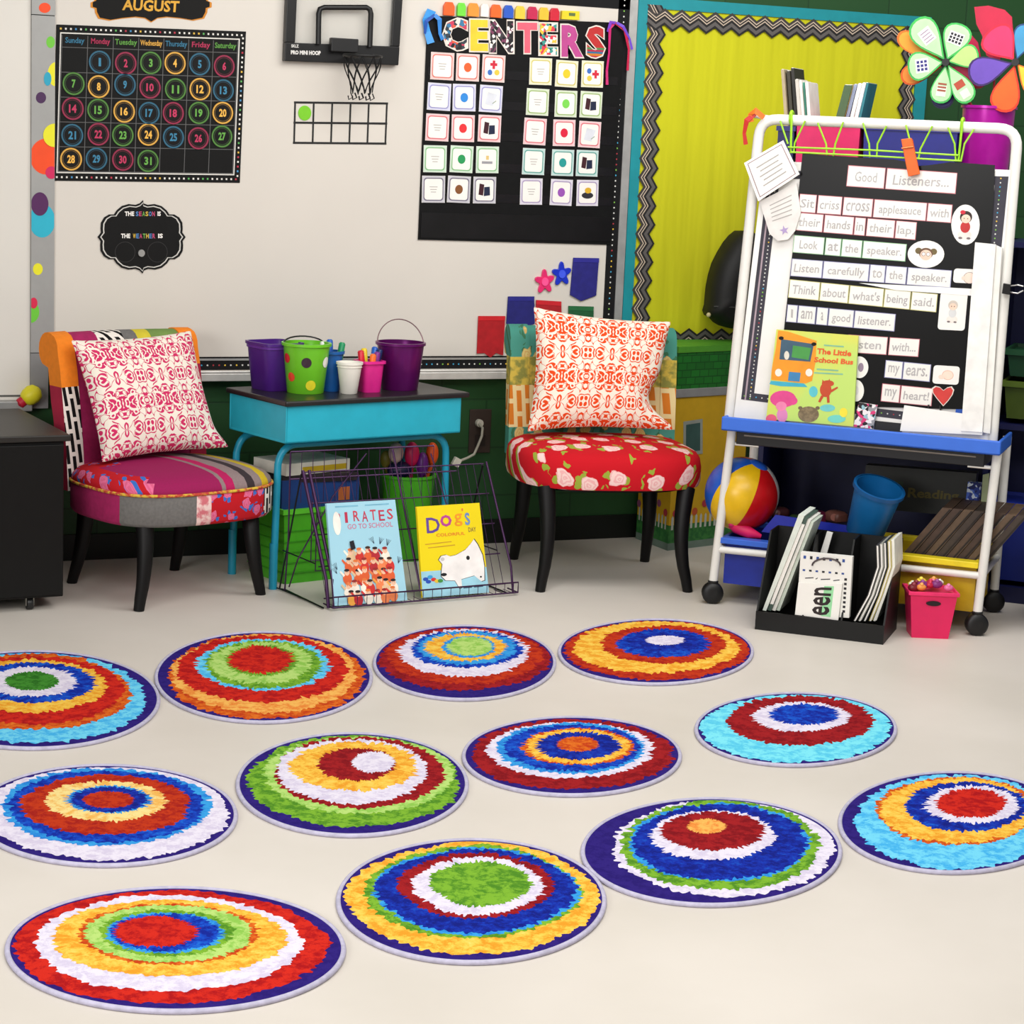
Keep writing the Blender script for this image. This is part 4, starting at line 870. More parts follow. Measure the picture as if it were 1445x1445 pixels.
# things on the desk
def ang(p): d = CC-Vector(p); return math.atan2(d.y, d.x)
def conepatch(mb, c, prof, th0, h0, r, n=20, off=.0015):
    P = []
    for k in range(n):
        a = 2*math.pi*k/n; h = h0+r*math.sin(a)
        (ra, za), (rb_, zb_) = prof; R = ra+(rb_-ra)*(h-za)/(zb_-za)+off; t = th0+r*math.cos(a)/R
        P.append(mb.av(Vector(c)+Vector((R*math.cos(t), R*math.sin(t), h))))
    R0 = prof[0][0]+(prof[1][0]-prof[0][0])*(h0-prof[0][1])/(prof[1][1]-prof[0][1])+off*1.5
    cc = mb.av(Vector(c)+Vector((R0*math.cos(th0), R0*math.sin(th0), h0)))
    for k in range(n): mb.af([P[k], P[(k+1) % n], cc])
    return mb
def pot(rb, rt, h, t=.003, lip=.006): return [(rb*.97, 0), (rb, .002), (rt-.001, h-.012), (rt+lip, h-.010), (rt+lip, h), (rt-t, h), (rt-t, h-.012), (rb-t, .006), (.001, .006)]
c = F(386, 549, dz); sq_ = thing('plastic_bin', 'dark purple squared plastic bin at left end of the teal desk', 'bin', c)
part('bin_wall', MB(M((72, 30, 122), .35, var=.05)).lathe(c, pot(.066, .082, .178), 40, sq=6, rz=.3, close=False), sq_, smooth=True)
part('rim_band', MB(M((92, 45, 145), .35)).lathe(c+Vector((0, 0, .155)), [(.0815, 0), (.0835, .001), (.0845, .020), (.0825, .021)], 40, sq=6, rz=.3, close=False), sq_, smooth=True)
c = F(438, 556.5, dz); c = c+Vector((0, .06, 0)); bu = thing('metal_bucket', 'lime green metal bucket with coloured polka dots on the teal desk', 'bucket', c)
part('bucket_wall', MB(M((110, 195, 40), .3, var=.05)).lathe(c, pot(.068, .087, .185), 40, close=False), bu, smooth=True)
th = ang(c); pr = [(.068, 0), (.086, .173)]
for dth, h, r, col in ((0.02, .118, .019, (55, 35, 50)), (-1.02, .13, .018, (200, 40, 40)), (-.78, .062, .017, (225, 70, 40)), (.27, .034, .019, (215, 205, 40)), (1.1, .118, .02, (235, 232, 225))):
    part('polka_dot', conepatch(MB(M(col, .4)), c, pr, th+dth, h, r), bu)
part('handle', MB(M((30, 30, 32), .4, .5)).tube([c+Vector((-.089*math.cos(a)*math.cos(.3), -.089*math.cos(a)*math.sin(.3)+.05*math.sin(a)+.03, .178+.022*math.sin(a))) for a in [math.pi*i/12 for i in range(13)]], .003, 6), bu, smooth=True)
cu = M((28, 92, 165), .35)
c = F(476, 556, dz)+Vector((0.005, .10, 0)); b1 = thing('marker_cup', 'blue plastic cup behind the white foam cup on the desk', 'cup', c)
part('cup_wall', MB(cu).lathe(c, pot(.036, .046, .150), 28, close=False), b1, smooth=True); blue_c = c
c = F(496.5, 557, dz)+Vector((0, .035, 0)); b2 = thing('foam_cup', 'white foam cup at the front of the teal desk', 'cup', c)
part('cup_wall', MB(M((236, 232, 222), .6, var=.02)).lathe(c, [(.028, 0), (.031, .003), (.046, .108), (.050, .110), (.050, .118), (.045, .118), (.030, .006), (.001, .006)], 32, close=False), b2, smooth=True); foam_c = c
part('ring_ridge', MB(M((236, 232, 222), .6)).tube([c+Vector((.0462*math.cos(a), .0462*math.sin(a), .100)) for a in [2*math.pi*i/28 for i in range(28)]], .0015, 6, True), b2, smooth=True)
c = F(525, 555, dz)+Vector((0.005, .05, 0)); b3 = thing('marker_cup', 'hot pink tapered cup beside the white foam cup', 'cup', c)
part('cup_wall', MB(M((222, 40, 140), .35)).lathe(c, pot(.036, .045, .118), 32, sq=5, rz=.2, close=False), b3, smooth=True); pink_c = c
c = F(571, 553, dz)+Vector((0.01, .085, 0)); b4 = thing('metal_pail', 'dark purple metal pail with thin wire handle at right of the desk', 'pail', c)
part('pail_wall', MB(M((105, 20, 105), .28, .45, var=.15, scale=8)).lathe(c, pot(.070, .090, .180), 40, close=False), b4, smooth=True)
part('wire_handle', MB(M((140, 110, 115), .4, .6)).tube([c+Vector((-.094*math.cos(a), .03*math.sin(a), .168+.095*math.sin(a))) for a in [math.pi*i/20 for i in range(21)]], .0022, 6), b4, smooth=True)
mk = [((30, 90, 180), 'blue'), ((235, 235, 230), 'white'), ((30, 140, 90), 'green'), ((205, 30, 50), 'red'), ((230, 200, 40), 'yellow'), ((120, 40, 130), 'purple'), ((25, 40, 90), 'navy'), ((235, 110, 40), 'orange')]
def marker(base, top, col, lb, cap, r=.0065, grp='markers in the desk cups'):
    base, top = Vector(base), Vector(top); t = thing('marker_pen', lb, 'marker', base, 0, grp); k = base.lerp(top, .62)
    part('barrel', MB(M((228, 226, 220), .4) if cap else M(col, .4)).tube([base, k], r, 10), t, smooth=True)
    part('cap', MB(M(col, .35)).tube([k, base.lerp(top, .97), top], [r*1.12, r*1.12, r*.7], 10), t, smooth=True)
for i, (dx, dy, lx, ly, h) in enumerate(((-.012, 0, -.032, 0, .175), (.008, .012, .0, .02, .18), (.012, -.014, .04, -.012, .172))):
    col, cn = mk[(1, 0, 2)[i]]
    marker(blue_c+Vector((dx, dy, .008)), blue_c+Vector((lx, ly, h+.01)), col, '%s marker standing in the blue cup behind the foam cup' % cn, True, .011)
for i, (dx, dy, lx, ly, h) in enumerate(((-.014, 0, -.038, 0, .155), (-.004, .014, -.014, .03, .16), (.012, -.012, .02, -.025, .152), (.014, .012, .044, .012, .158), (0, -.014, .0, -.036, .145), (.004, 0, .03, .03, .165))):
    col, cn = mk[(3, 4, 5, 6, 7, 0)[i]]
    marker(pink_c+Vector((dx, dy, .008)), pink_c+Vector((lx, ly, h)), col, '%s marker standing in the hot pink cup on the desk' % cn, True, .0105)
# ================================================================ WIRE BOOK RACK AND ITS BOOKS
L0 = F(460, 858); R0 = F(720, 836); ex = (R0-L0).normalized(); WR = (R0-L0).length; bd = Vector((-ex.y, ex.x, 0)); up = Vector((0, 0, 1))
rk = thing('wire_book_rack', 'purple and black wire book display rack in front of the teal desk', 'rack', L0, math.atan2(ex.y, ex.x))
wp = M((62, 32, 70), .35, .5); wk_ = M((24, 20, 26), .35, .5)
def rp(x, b, z): return L0 + ex*x + bd*b + up*z
def rpx(u, v, b):
    P0 = L0+bd*b; dd = ray(u, v); return CC + dd*((P0-CC).dot(bd)/dd.dot(bd))
SB, SZ = .20, .45
mb = MB(wp)
for t in (0, .25, .5, .75, 1): mb.tube([rp(.0, .02+SB*t, .03+(SZ-.03)*t), rp(WR-.01, .02+SB*t, .03+(SZ-.03)*t)], .0026, 6)
for i in range(22):
    x = .01+(WR-.03)*i/21; mb.tube([rp(x, .02, .03), rp(x, .02+SB, SZ)], .0013, 5)
part('sloping_grid', mb, rk)
mb = MB(wp)   # front ledge basket
mb.tube([rp(0, .02, .012), rp(0, -.055, .012), rp(0, -.055, .05), rp(WR, -.055, .05), rp(WR, -.055, .012), rp(WR, .02, .012)], .003, 6)
mb.tube([rp(0, -.055, .012), rp(WR, -.055, .012)], .003, 6)
for i in range(20): x = .02+(WR-.04)*i/19; mb.tube([rp(x, .02, .010), rp(x, -.055, .010), rp(x, -.055, .05)], .0013, 5)
part('front_ledge', mb, rk)
for x in (0, .025, WR): part('side_post', MB(wp).tube([rp(x, -.02, .004), rp(x-.002, .0, .10), rp(x-.01, SB, SZ+.01)], .0065 if x < WR else .0045, 8), rk, smooth=True)
for x in (-.02, WR-.03):
    mb = MB(wk_)
    mb.tube([rp(x, SB-.01, SZ), rp(x-.01, .33, .004), rp(x, .30, .004), rp(x, -.02, .006)], .0032, 6); mb.tube([rp(x-.01, .31, .15), rp(x, .06, .15)], .0025, 6)
    mb.tube([rp(x, .10, .006), rp(x-.02, .34, .006)], .0025, 6)
    part('rear_brace', mb, rk)
mb = MB(wp); b = .27; zz = .518; xs = [rpx(u, 636, b) for u in (410, 612)]; x0 = (xs[0]-L0).dot(ex); x1 = (xs[1]-L0).dot(ex)
for z in (zz, zz-.10): mb.tube([rp(x0, b, z), rp(x1+(.1 if z < zz else 0), b, z)], .0032, 6)
for i in range(14): x = x0+(x1-x0)*i/13; mb.tube([rp(x, b, zz), rp(x, b, .33)], .0013, 5)
mb.tube([rp(x0, b, zz), rp(x0, b, .20), rp(x0, b+.02, .004)], .0032, 6)
P = [rpx(554, 634, .25), rpx(594, 836, .02)]; mb.tube(P, .004, 6); P = [rpx(517, 640, .25), rpx(470, 700, .22), rpx(420, 790, .15), rpx(408, 828, .26)]; mb.tube(P, .0028, 6)
P = [rpx(608, 640, .25), rpx(630, 712, .16)]; mb.tube(P, .0028, 6)
for dx, z0_ in ((.10, .09), (.14, .12)): mb.tube([rp(.05, .10+dx, .34), rp(.05, .10+dx, z0_), rp(.24, .10+dx, z0_)], .0025, 6)
part('back_tier', mb, rk)
def book(name, lb, TLp, TRp, BRp, BLp, z, lean, th, cover, spine=None, group=None):
    P0 = F(*BLp, z); P1 = F(*BRp, z); e = (P1-P0).normalized(); h = Vector((-e.y, e.x, 0)).normalized()
    fr = Fr(P0, e, h*math.sin(lean)+up*math.cos(lean)); q = quad(fr, TLp, TRp, BRp, BLp)
    t = thing(name, lb, 'book', P0, 0, group)
    cv = part('cover', MB(cover).poly(fr, q, -.003, 0).poly(fr, q, -th, -th+.003), t)
    part('pages', MB(PAPER).poly(fr, sq(q, .02, .98, .015, .985), -th+.003, -.003), t)
    return cv, fr, q
def qtext(mb, fr, q, a0, a1, b0, b1, s, d=.0006, bold=0.): return mb.text(fr, sq(q, a0, a1, b0, b1), s, d, bold)
def qe(mb, fr, q, a, b, ra, rb, d=.0006, n=18): return mb.poly(fr, [bil(q, a+ra*math.cos(2*math.pi*i/n), b+rb*math.sin(2*math.pi*i/n)) for i in range(n)], d)
def qp(mb, fr, q, pts, d=.0006): return mb.poly(fr, [bil(q, a, b) for a, b in pts], d)
BG = 'picture books shown face out'
t, fr, q = book('picture_book', 'pale blue picture book titled PIRATES standing in the wire rack', (460.5, 710.5), (557.5, 705), (575, 847), (472.5, 855), .012, .24, .012, M((165, 214, 232), .35, var=.04, scale=5), group=BG)
mb = MB(); 
for i, ch in enumerate('IRATES'):
    mb.use(M([(190, 50, 80), (200, 60, 80)][i % 2], .5)); a = .245+.122*i; qtext(mb, fr, q, a, a+(.085 if ch != 'I' else .04), .80+.01*(i % 2), .905+.008*(i % 2), ch, .0006, .01)
mb.use(M((190, 50, 80), .5)); qtext(mb, fr, q, .11, .18, .80, .90, 'P', .0006, .01)
mb.use(M((205, 120, 150), .5)); qtext(mb, fr, q, .27, .92, .735, .785, 'GO TO SCHOOL', .0006, .01)
part('title', mb, t)
mb = MB(M((120, 180, 205), .5)); 
for a0, a1 in ((.12, .45), (.55, .90)): qp(mb, fr, q, [(a0, .955), (a1, .955), (a1, .968), (a0, .968)])
part('author_line', mb, t)
part('white_label', MB(M((236, 234, 226), .6)).poly(fr, [bil(q, .125+.055*math.cos(2*math.pi*i/20), .80+.115*math.sin(2*math.pi*i/20)) for i in range(20)], .0007, .001), t)
mb = MB(); rnd = random.Random(11); cols = [(222, 96, 50), (205, 50, 45), (238, 165, 70), (245, 235, 220), (235, 130, 80), (180, 40, 50), (225, 190, 150)]; k = 0
for row, (b, n, w0) in enumerate(((.50, 5, .30), (.40, 6, .34), (.30, 6, .36), (.19, 7, .38), (.10, 6, .36))):
    for i in range(n):
        a = .52+w0*((i+.5)/n*2-1)+rnd.uniform(-.02, .02); bb = b+rnd.uniform(-.02, .02); k += 1; d = .0006+.00012*k
        mb.use(M(rnd.choice(cols), .5)); qe(mb, fr, q, a, bb-.045, .062, .062, d)
        mb.use(M(rnd.choice(cols), .5)); qp(mb, fr, q, [(a-.05, bb-.03), (a-.10, bb+.02), (a-.085, bb+.035), (a-.03, bb-.01)], d+.00003)
        mb.use(M((238, 190, 160), .5)); qe(mb, fr, q, a, bb+.012, .035, .030, d+.00005)
        mb.use(M(rnd.choice([(40, 30, 34), (150, 40, 40), (60, 40, 30), (225, 120, 60)]), .5)); qe(mb, fr, q, a, bb+.034, .036, .014, d+.00008)
        mb.use(M((60, 30, 30), .5))
        for s in (-1, 1): qe(mb, fr, q, a+s*.012, bb+.014, .004, .004, d+.00009, 6)
mb.use(M((25, 25, 35), .5)); qp(mb, fr, q, [(.285, .53), (.35, .545), (.33, .625), (.27, .615)], .0052)
mb.use(M((50, 60, 80), .5))
for a, b, s in ((.70, .62, 1), (.62, .63, -1), (.80, .60, 1), (.07, .40, -1), (.93, .42, 1), (.06, .36, -1)):
    for kk in range(4): qp(mb, fr, q, [(a, b-.05), (a+.006, b-.05), (a+s*(.01+.02*kk), b+.02-.006*kk), (a+s*(.004+.02*kk), b+.02-.006*kk)], .0008)
part('cover_picture', mb, t)
t, fr, q = book('picture_book', "yellow and blue picture book titled Dog's in the wire rack", (588, 715), (676.5, 709.5), (690, 836), (596.5, 843.5), .012, .24, .012, M((238, 214, 25), .35, var=.03, scale=5), group=BG)
mb = MB(M((160, 212, 230), .4)); qp(mb, fr, q, [(0, 0), (1, 0), (1, .285), (0, .285)], .0003); part('blue_ground', mb, t)
mb = MB()
for ch, a0, a1, b0, b1, c in (('D', .13, .34, .70, .87, (100, 70, 150)), ('o', .35, .53, .76, .89, (190, 70, 150)), ('g', .57, .70, .755, .895, (240, 150, 40)), ("'", .70, .725, .92, .95, (225, 120, 60)), ('s', .74, .82, .76, .90, (110, 140, 190))):
    mb.use(M(c, .5)); qtext(mb, fr, q, a0, a1, b0, b1, ch, .0006, .012)
mb.use(M((226, 120, 40), .5)); qtext(mb, fr, q, .27, .72, .655, .69, 'COLORFUL', .0006, .02); mb.use(M((120, 90, 60), .5)); qtext(mb, fr, q, .78, .90, .685, .735, 'DAY', .0006, .01)
part('title', mb, t)
mb = MB(M((200, 150, 40), .5))
for a0, a1, b in ((.09, .50, .575), (.13, .55, .535)): qp(mb, fr, q, [(a0, b), (a1, b+.012), (a1, b+.022), (a0, b+.01)])
mb.use(M((40, 80, 110), .5)); qp(mb, fr, q, [(.62, .065), (.75, .067), (.75, .09), (.62, .088)]); qp(mb, fr, q, [(.78, .067), (.92, .069), (.92, .09), (.78, .088)])
part('small_print', mb, t)
dog = [(.30, .22), (.36, .17), (.50, .16), (.56, .07), (.60, .08), (.60, .17), (.80, .20), (.90, .13), (.95, .14), (.97, .30), (.96, .42), (.90, .54), (.85, .60), (.79, .55), (.70, .49), (.55, .44), (.46, .43), (.40, .45), (.32, .44), (.28, .40), (.33, .35), (.31, .28)]
cx = sum(p[0] for p in dog)/len(dog); cy = sum(p[1] for p in dog)/len(dog)
mb = MB(M((30, 30, 32), .5)); qp(mb, fr, q, [(cx+(x-cx)*1.035, cy+(y-cy)*1.03) for x, y in dog], .0005); mb.use(M((240, 236, 234), .5)); qp(mb, fr, q, dog, .0007)
mb.use(M((28, 28, 30), .5)); qe(mb, fr, q, .34, .235, .045, .018, .0009); qe(mb, fr, q, .73, .40, .028, .024, .0009); qe(mb, fr, q, .90, .18, .015, .01, .0009)
mb.use(M((200, 196, 196), .5)); qe(mb, fr, q, .34, .405, .03, .02, .0009)
for a, b, c in ((.06, .20, (40, 80, 180)), (.13, .22, (60, 160, 220)), (.18, .19, (215, 50, 50)), (.23, .17, (235, 200, 60)), (.28, .17, (70, 150, 70)), (.10, .17, (40, 80, 180))): mb.use(M(c, .5)); qe(mb, fr, q, a, b, .04, .02, .0010+.0001*a)
part('cover_picture', mb, t)

# ================================================================ BINS UNDER THE DESK
def rbox(mb, c, w, d, h, rz, taper=.9, t=.006):
    T = Matrix.Translation(Vector(c)) @ Matrix.Rotation(rz, 4, 'Z'); ids = []
    for z, k in ((0, taper), (h, 1), (h, None), (t, -1)):
        if k is None: hw, hd = w/2-t, d/2-t
        elif k == -1: hw, hd = w/2*taper-t, d/2*taper-t
        else: hw, hd = w/2*k, d/2*k
        ids.append([mb.av(T @ Vector((x*hw, y*hd, z))) for x, y in ((-1, -1), (1, -1), (1, 1), (-1, 1))])
    mb.af(ids[0][::-1])
    for A_, B_ in zip(ids, ids[1:]):
        for i in range(4): mb.af([A_[i], A_[(i+1) % 4], B_[(i+1) % 4], B_[i]])
    mb.af(ids[-1]); return mb
lime = M((70, 165, 30), .4, var=.08)
c = TD @ Vector((.25, .25, 0)); rz = drz
g1 = thing('green_crate', 'lime green crate of books under the left of the teal desk', 'crate', c, rz)
part('crate_wall', rbox(MB(lime), c, .36, .28, .28, rz), g1); part('rim', rbox(MB(M((90, 190, 45), .4)), c+up*.265, .375, .295, .018, rz, 1.0, .012), g1)
mb = MB(M((55, 140, 25), .4))
for z in (.04, .08, .12, .16, .20): mb.box(c+Vector((0, 0, z)), (.335+z*.1, .262+z*.08, .004), rz)
part('ridges', mb, g1)
bks = [('white and yellow boxed game laid on top of the books in the green crate', (.30, .20, .045), (-.02, .0, .405), (212, 208, 196), .1, (190, 160, 30)), ('dark hardcover lying flat under the boxed game in the green crate', (.32, .22, .03), (0, 0, .365), (42, 34, 40), -.06, (30, 26, 30)),
       ('dark blue picture book tilted at the front of the green crate', (.34, .012, .17), (0, -.10, .28), (24, 58, 120), .0, (225, 225, 225)), ('black picture book behind the dark blue one in the green crate', (.33, .014, .165), (0, -.06, .275), (20, 22, 30), .0, (150, 40, 30)),
       ('dark green picture book at the back of the green crate', (.32, .03, .16), (.0, -.02, .27), (30, 60, 40), .0, (80, 130, 60))]
for lb, s, o, c1, ra_, c2 in bks:
    cc = TD @ Vector((.25+o[0], .25+o[1], o[2]+.02)) ; t = thing('stored_book', lb, 'book', cc-up*s[2]/2, rz+ra_, 'books in the green crate'); TT = Matrix.Translation(cc) @ Matrix.Rotation(rz+ra_, 4, 'Z')
    part('cover', MB(M(c1, .45), TT).box((0, 0, 0), s), t, bevel=.001)
    if s[2] > .1:
        mb = MB(M(c2, .5), TT); mb.box((-.02, -s[1]/2-.0008, -.045), (s[0]*.75, .001, .022)); mb.use(M((170, 90, 50), .5)).box((s[0]*.3, -s[1]/2-.0008, .02), (.05, .001, .05)); part('cover_band', mb, t)
    else: part('side_strip', MB(M(c2, .5), TT).box((0.03, -s[1]/2-.0008, -.004), (s[0]*.7, .001, s[2]*.45)), t)
c = TD @ Vector((.775, .33, 0)); g2 = thing('green_bin', 'lime green bin of toys under the right of the teal desk', 'bin', c, rz)
part('bin_wall', MB(lime).lathe(c, pot(.080, .105, .34), 36, close=False), g2, smooth=True)
tys = [('pink toy microphone head poking out of the right green bin', (205, 25, 85), (.0, -.03, .42), (.030, .030, .05)), ('orange plastic toy at the right rim of the green toy bin', (225, 85, 30), (.09, -.02, .42), (.025, .025, .045)), ('pale pink toy left of the microphone in the green bin', (205, 175, 170), (-.07, -.04, .43), (.03, .03, .04)),
       ('purple toy between the pink and orange toys in the bin', (95, 25, 120), (.042, -.04, .38), (.024, .024, .05)), ('olive toy at the left rim of the green toy bin', (110, 100, 30), (-.10, -.01, .40), (.022, .022, .035)), ('navy toy filling the front of the green toy bin', (20, 22, 60), (-.05, -.03, .36), (.05, .045, .035))]
for lb, c1, o, s in tys:
    cc = c+Vector(o); t = thing('bin_toy', lb, 'toy', cc-up*s[2], 0, 'toys in the green bin'); part('body', MB(M(c1, .4)).sphere(cc, 1, 16, 10, *s), t, smooth=True); part('handle', MB(M(tuple(int(v*.8) for v in c1), .4)).tube([cc-up*s[2]*.9, Vector((c.x+(cc.x-c.x)*.7, c.y+(cc.y-c.y)*.7, .30))], .009, 10), t, smooth=True)

# ================================================================ CARDBOARD HOUSE BOX
C0 = F(942, 777); ha = math.radians(15); HW, HD = .42, .30; er = Vector((math.cos(ha), math.sin(ha), 0)); eb = Vector((-.05, 1, 0)).normalized()
HZ = (pf and 0) or .86
frR = Fr(C0, er, up); frL = Fr(C0-0*er, -eb, up)
hb_ = thing('storage_house', 'printed house-shaped storage box with green roof and yellow walls behind the red chair', 'storage box', C0, ha)
def prism(mb, z0, z1, g=0.):
    base = [C0-er*g-eb*g, C0+er*(HW+g)-eb*g, C0+er*(HW+g)+eb*HD*.88, C0-er*g+eb*HD*.88]
    A_ = [mb.av(p+up*z0) for p in base]; B_ = [mb.av(p+up*z1) for p in base]; mb.af(A_[::-1]); mb.af(B_)
    for i in range(4): mb.af([A_[i], A_[(i+1) % 4], B_[(i+1) % 4], B_[i]])
    return mb
zE = frR.px(944, 562)[1]; zT = frR.px(944, 490)[1]; zG = frR.px(943, 742)[1]
def shingle():
    ma, nt, b = newmat('green_shingle', .6); o, v = objxyz(nt); cb = nn(nt, 'ShaderNodeCombineXYZ'); nt.links.new(math_n(nt, 'ADD', o[0], o[1]), cb.inputs[0]); nt.links.new(o[2], cb.inputs[1])
    br = nn(nt, 'ShaderNodeTexBrick'); br.inputs['Scale'].default_value = 1; br.inputs['Brick Width'].default_value = .05; br.inputs['Row Height'].default_value = .03; br.inputs['Mortar Size'].default_value = .002
    br.inputs['Color1'].default_value = lin((30, 125, 38)); br.inputs['Color2'].default_value = lin((24, 105, 32)); br.inputs['Mortar'].default_value = lin((16, 80, 24)); nt.links.new(cb.outputs[0], br.inputs['Vector']); nt.links.new(br.outputs['Color'], b.inputs['Base Color']); return ma
part('roof_side', prism(MB(shingle()), zE+.035, zT-.025), hb_); part('roof_lid', prism(MB(M((85, 160, 45), .6)), zT-.025, zT, .004), hb_, 'light green lid')
part('eave_strip', prism(MB(M((150, 150, 150), .5)), zE, zE+.035, .006), hb_, bevel=.002)
part('house_wall', prism(MB(M((222, 176, 30), .6, var=.06)), zG, zE), hb_, 'yellow printed wall'); part('grass_base', prism(MB(M((38, 105, 50), .6, c2=(60, 130, 60), scale=40)), .03, zG, .001), hb_); part('base_strip', prism(MB(M((110, 130, 118), .6)), 0, .03, .002), hb_)
def hwin(fr, pts, nm='printed_window'):
    P = [fr.px(*p) for p in pts]; c = cen(P); mb = MB(M((165, 170, 160), .6)).poly(fr, P, .0012, .0022); mb.use(M((60, 95, 90), .4)).poly(fr, [(c[0]+(p[0]-c[0])*.74, c[1]+(p[1]-c[1])*.80) for p in P], .0026); part(nm, mb, hb_)
hwin(frR, [(964, 643), (991, 640), (991, 591), (964, 595)]); hwin(frL, [(906, 700), (927, 706), (927, 676), (906, 672)])
mb = MB(); rnd = random.Random(4)
for i in range(16): a = .01+i*.027; mb.use(M((200, 205, 195), .6)); z = zG; mb.poly(frR, [(a, z-.02), (a+.012, z-.02), (a+.012, z+.03), (a+.006, z+.04), (a, z+.03)], .0025)
for i in range(9): a = -.02-i*.027; mb.poly(frL, [(a, zG-.02), (a-.012, zG-.02), (a-.012, zG+.03), (a-.006, zG+.04), (a, zG+.03)], .0025)
for i in range(5):
    for fr_, sg in ((frR, 1), (frL, -1)): mb.use(M([(190, 60, 70), (150, 80, 120), (205, 90, 50)][i % 3], .6)).ell(fr_, (sg*(.03+.055*i), zG+.05+.03*(i % 2)), .016, .016, .003, n=12)
part('printed_fence_and_flowers', mb, hb_)
# black bag on the bulletin board
zz5 = Z(980, 260, 6.02); gf = Fr((0, -.16, 0), (1, 0, 0), (0, 0, 1))
lp = [(430, 400), (380, 440), (330, 500), (275, 590), (230, 680), (200, 780), (180, 880), (168, 1000), (165, 1040), (150, 1090), (165, 1130), (200, 1145), (240, 1190), (290, 1220), (340, 1232)]
lp2 = lp+[(480, 1240), (600, 1210), (690, 1120), (700, 900), (670, 650), (600, 480), (520, 400)]
bg = rootat('black_backpack', 'black rounded backpack hanging on the lime board behind the easel cart', 'backpack', gf, gf.px(*zz5(400, 1232)))
T_ = MB(M((20, 20, 20), .6, var=.3, scale=12)); n = len(lp2); cc = cen([gf.px(*zz5(*p)) for p in (lp2[0], lp2[6], lp2[14], lp2[18])])
rings = []
for d, k in ((-.10, .9), (-.09, .99), (-.03, 1.0), (.0, .96), (.03, .80), (.045, .5), (.05, .1)):
    rings.append([T_.av(gf.w(cc[0]+(gf.px(*zz5(*p))[0]-cc[0])*k, cc[1]+(gf.px(*zz5(*p))[1]-cc[1])*k, d)) for p in lp2])
for A_, B_ in zip(rings, rings[1:]):
    for i in range(n): T_.af([A_[i], B_[i], B_[(i+1) % n], A_[(i+1) % n]])
T_.af(rings[0]); T_.af(rings[-1][::-1]); part('bag_body', T_, bg, smooth=True)
part('green_badge', MB(M((40, 130, 60), .5)).ell(gf, gf.px(*zz5(352, 890)), .014, .028, .02, .045, 16), bg)
part('zip_pull', MB(M((200, 185, 140), .5)).sphere(gf.w(*gf.px(*zz5(130, 1112)), -.01), .010, 12, 8), bg, smooth=True)
part('lower_seam', MB(M((45, 44, 44), .5)).tube([gf.w(*gf.px(*zz5(x, y)), dd) for x, y, dd in ((165, 1040, 0), (230, 1035, .028), (300, 1040, .042), (380, 1050, .05))], .004, 6), bg, smooth=True)
# ================================================================ EASEL CART
A0 = F(1012, 852); A0 = Vector((3.826, -1.244, 0)); B0 = Vector((4.489, -1.888, 0)); cd_ = (B0-A0).normalized(); cn_ = Vector((cd_.y, -cd_.x, 0))
CF = Fr(A0, cd_, up)            # front plane of the cart; depth is counted towards the room
def K(u, v, d=0.): a, b = CF.px(u, v, d); return CF.w(a, b, d)
DC = -.42
ct = thing('easel_cart', 'white tube-framed easel cart with blue tray, bins and black casters', 'easel cart', A0+(B0-A0)/2, math.atan2(cd_.y, cd_.x))
wt = M((228, 226, 220), .35, var=.03); 
def arc(fr, pts, d, r, k=6):
    """polyline through frame points with rounded corners"""
    out = [pts[0]]
    for i in range(1, len(pts)-1):
        p0, p1, p2 = [Vector(p) for p in pts[i-1:i+2]]; a = p1+(p0-p1).normalized()*r; b = p1+(p2-p1).normalized()*r
        for t in range(k+1): t = t/k; out.append(tuple(a*(1-t)**2+p1*2*t*(1-t)+b*t*t))
    out.append(pts[-1]); return [fr.w(p[0], p[1], d) for p in out]
PX = lambda *l: [CF.px(u, v) for u, v in l]
up_pts = PX((1029, 590), (1073, 170), (1436, 190), (1399, 636))
up_pts = [(up_pts[0][0], .69), (up_pts[1][0], 1.765), (up_pts[2][0], 1.765), (up_pts[3][0], .69)]
part('upper_frame', MB(wt).tube(arc(CF, up_pts, 0, .065), .0185, 12), ct, smooth=True)
lpts = PX((1033, 612), (1006, 826)); rpts = PX((1407, 648), (1379, 868))
for nm, P in (('front_post', [(lpts[0][0], .66), (lpts[1][0], .085)]), ('front_post', [(rpts[0][0], .66), (rpts[1][0], .085)])):
    part(nm, MB(wt).tube([CF.w(*P[0], 0), CF.w(*P[1], 0)], .0165, 12), ct, smooth=True)
for a in (P_[0] for P_ in ((lpts[1][0]+.02, 0), (rpts[1][0]-.0, 0))):
    part('rear_post', MB(wt).tube([CF.w(a, .66, DC), CF.w(a, .085, DC)], .0165, 12), ct, smooth=True)
ax0, ax1 = lpts[1][0], rpts[1][0]
for d in (0, DC): part('cross_rail', MB(wt).tube([CF.w(ax0+.005, .205, d), CF.w(ax1-.005, .215, d)], .0135, 10), ct, smooth=True)
for a in (ax0+.02, ax1): part('side_rail', MB(wt).tube([CF.w(a, .21, 0), CF.w(a, .21, DC)], .0125, 10), ct, smooth=True)
for a in (lpts[0][0]+.05, rpts[0][0]-.05): part('bracket_bar', MB(wt).tube([CF.w(a-.05, .60, -.01), CF.w(a+.05, .60, -.01)], .007, 8), ct, smooth=True)
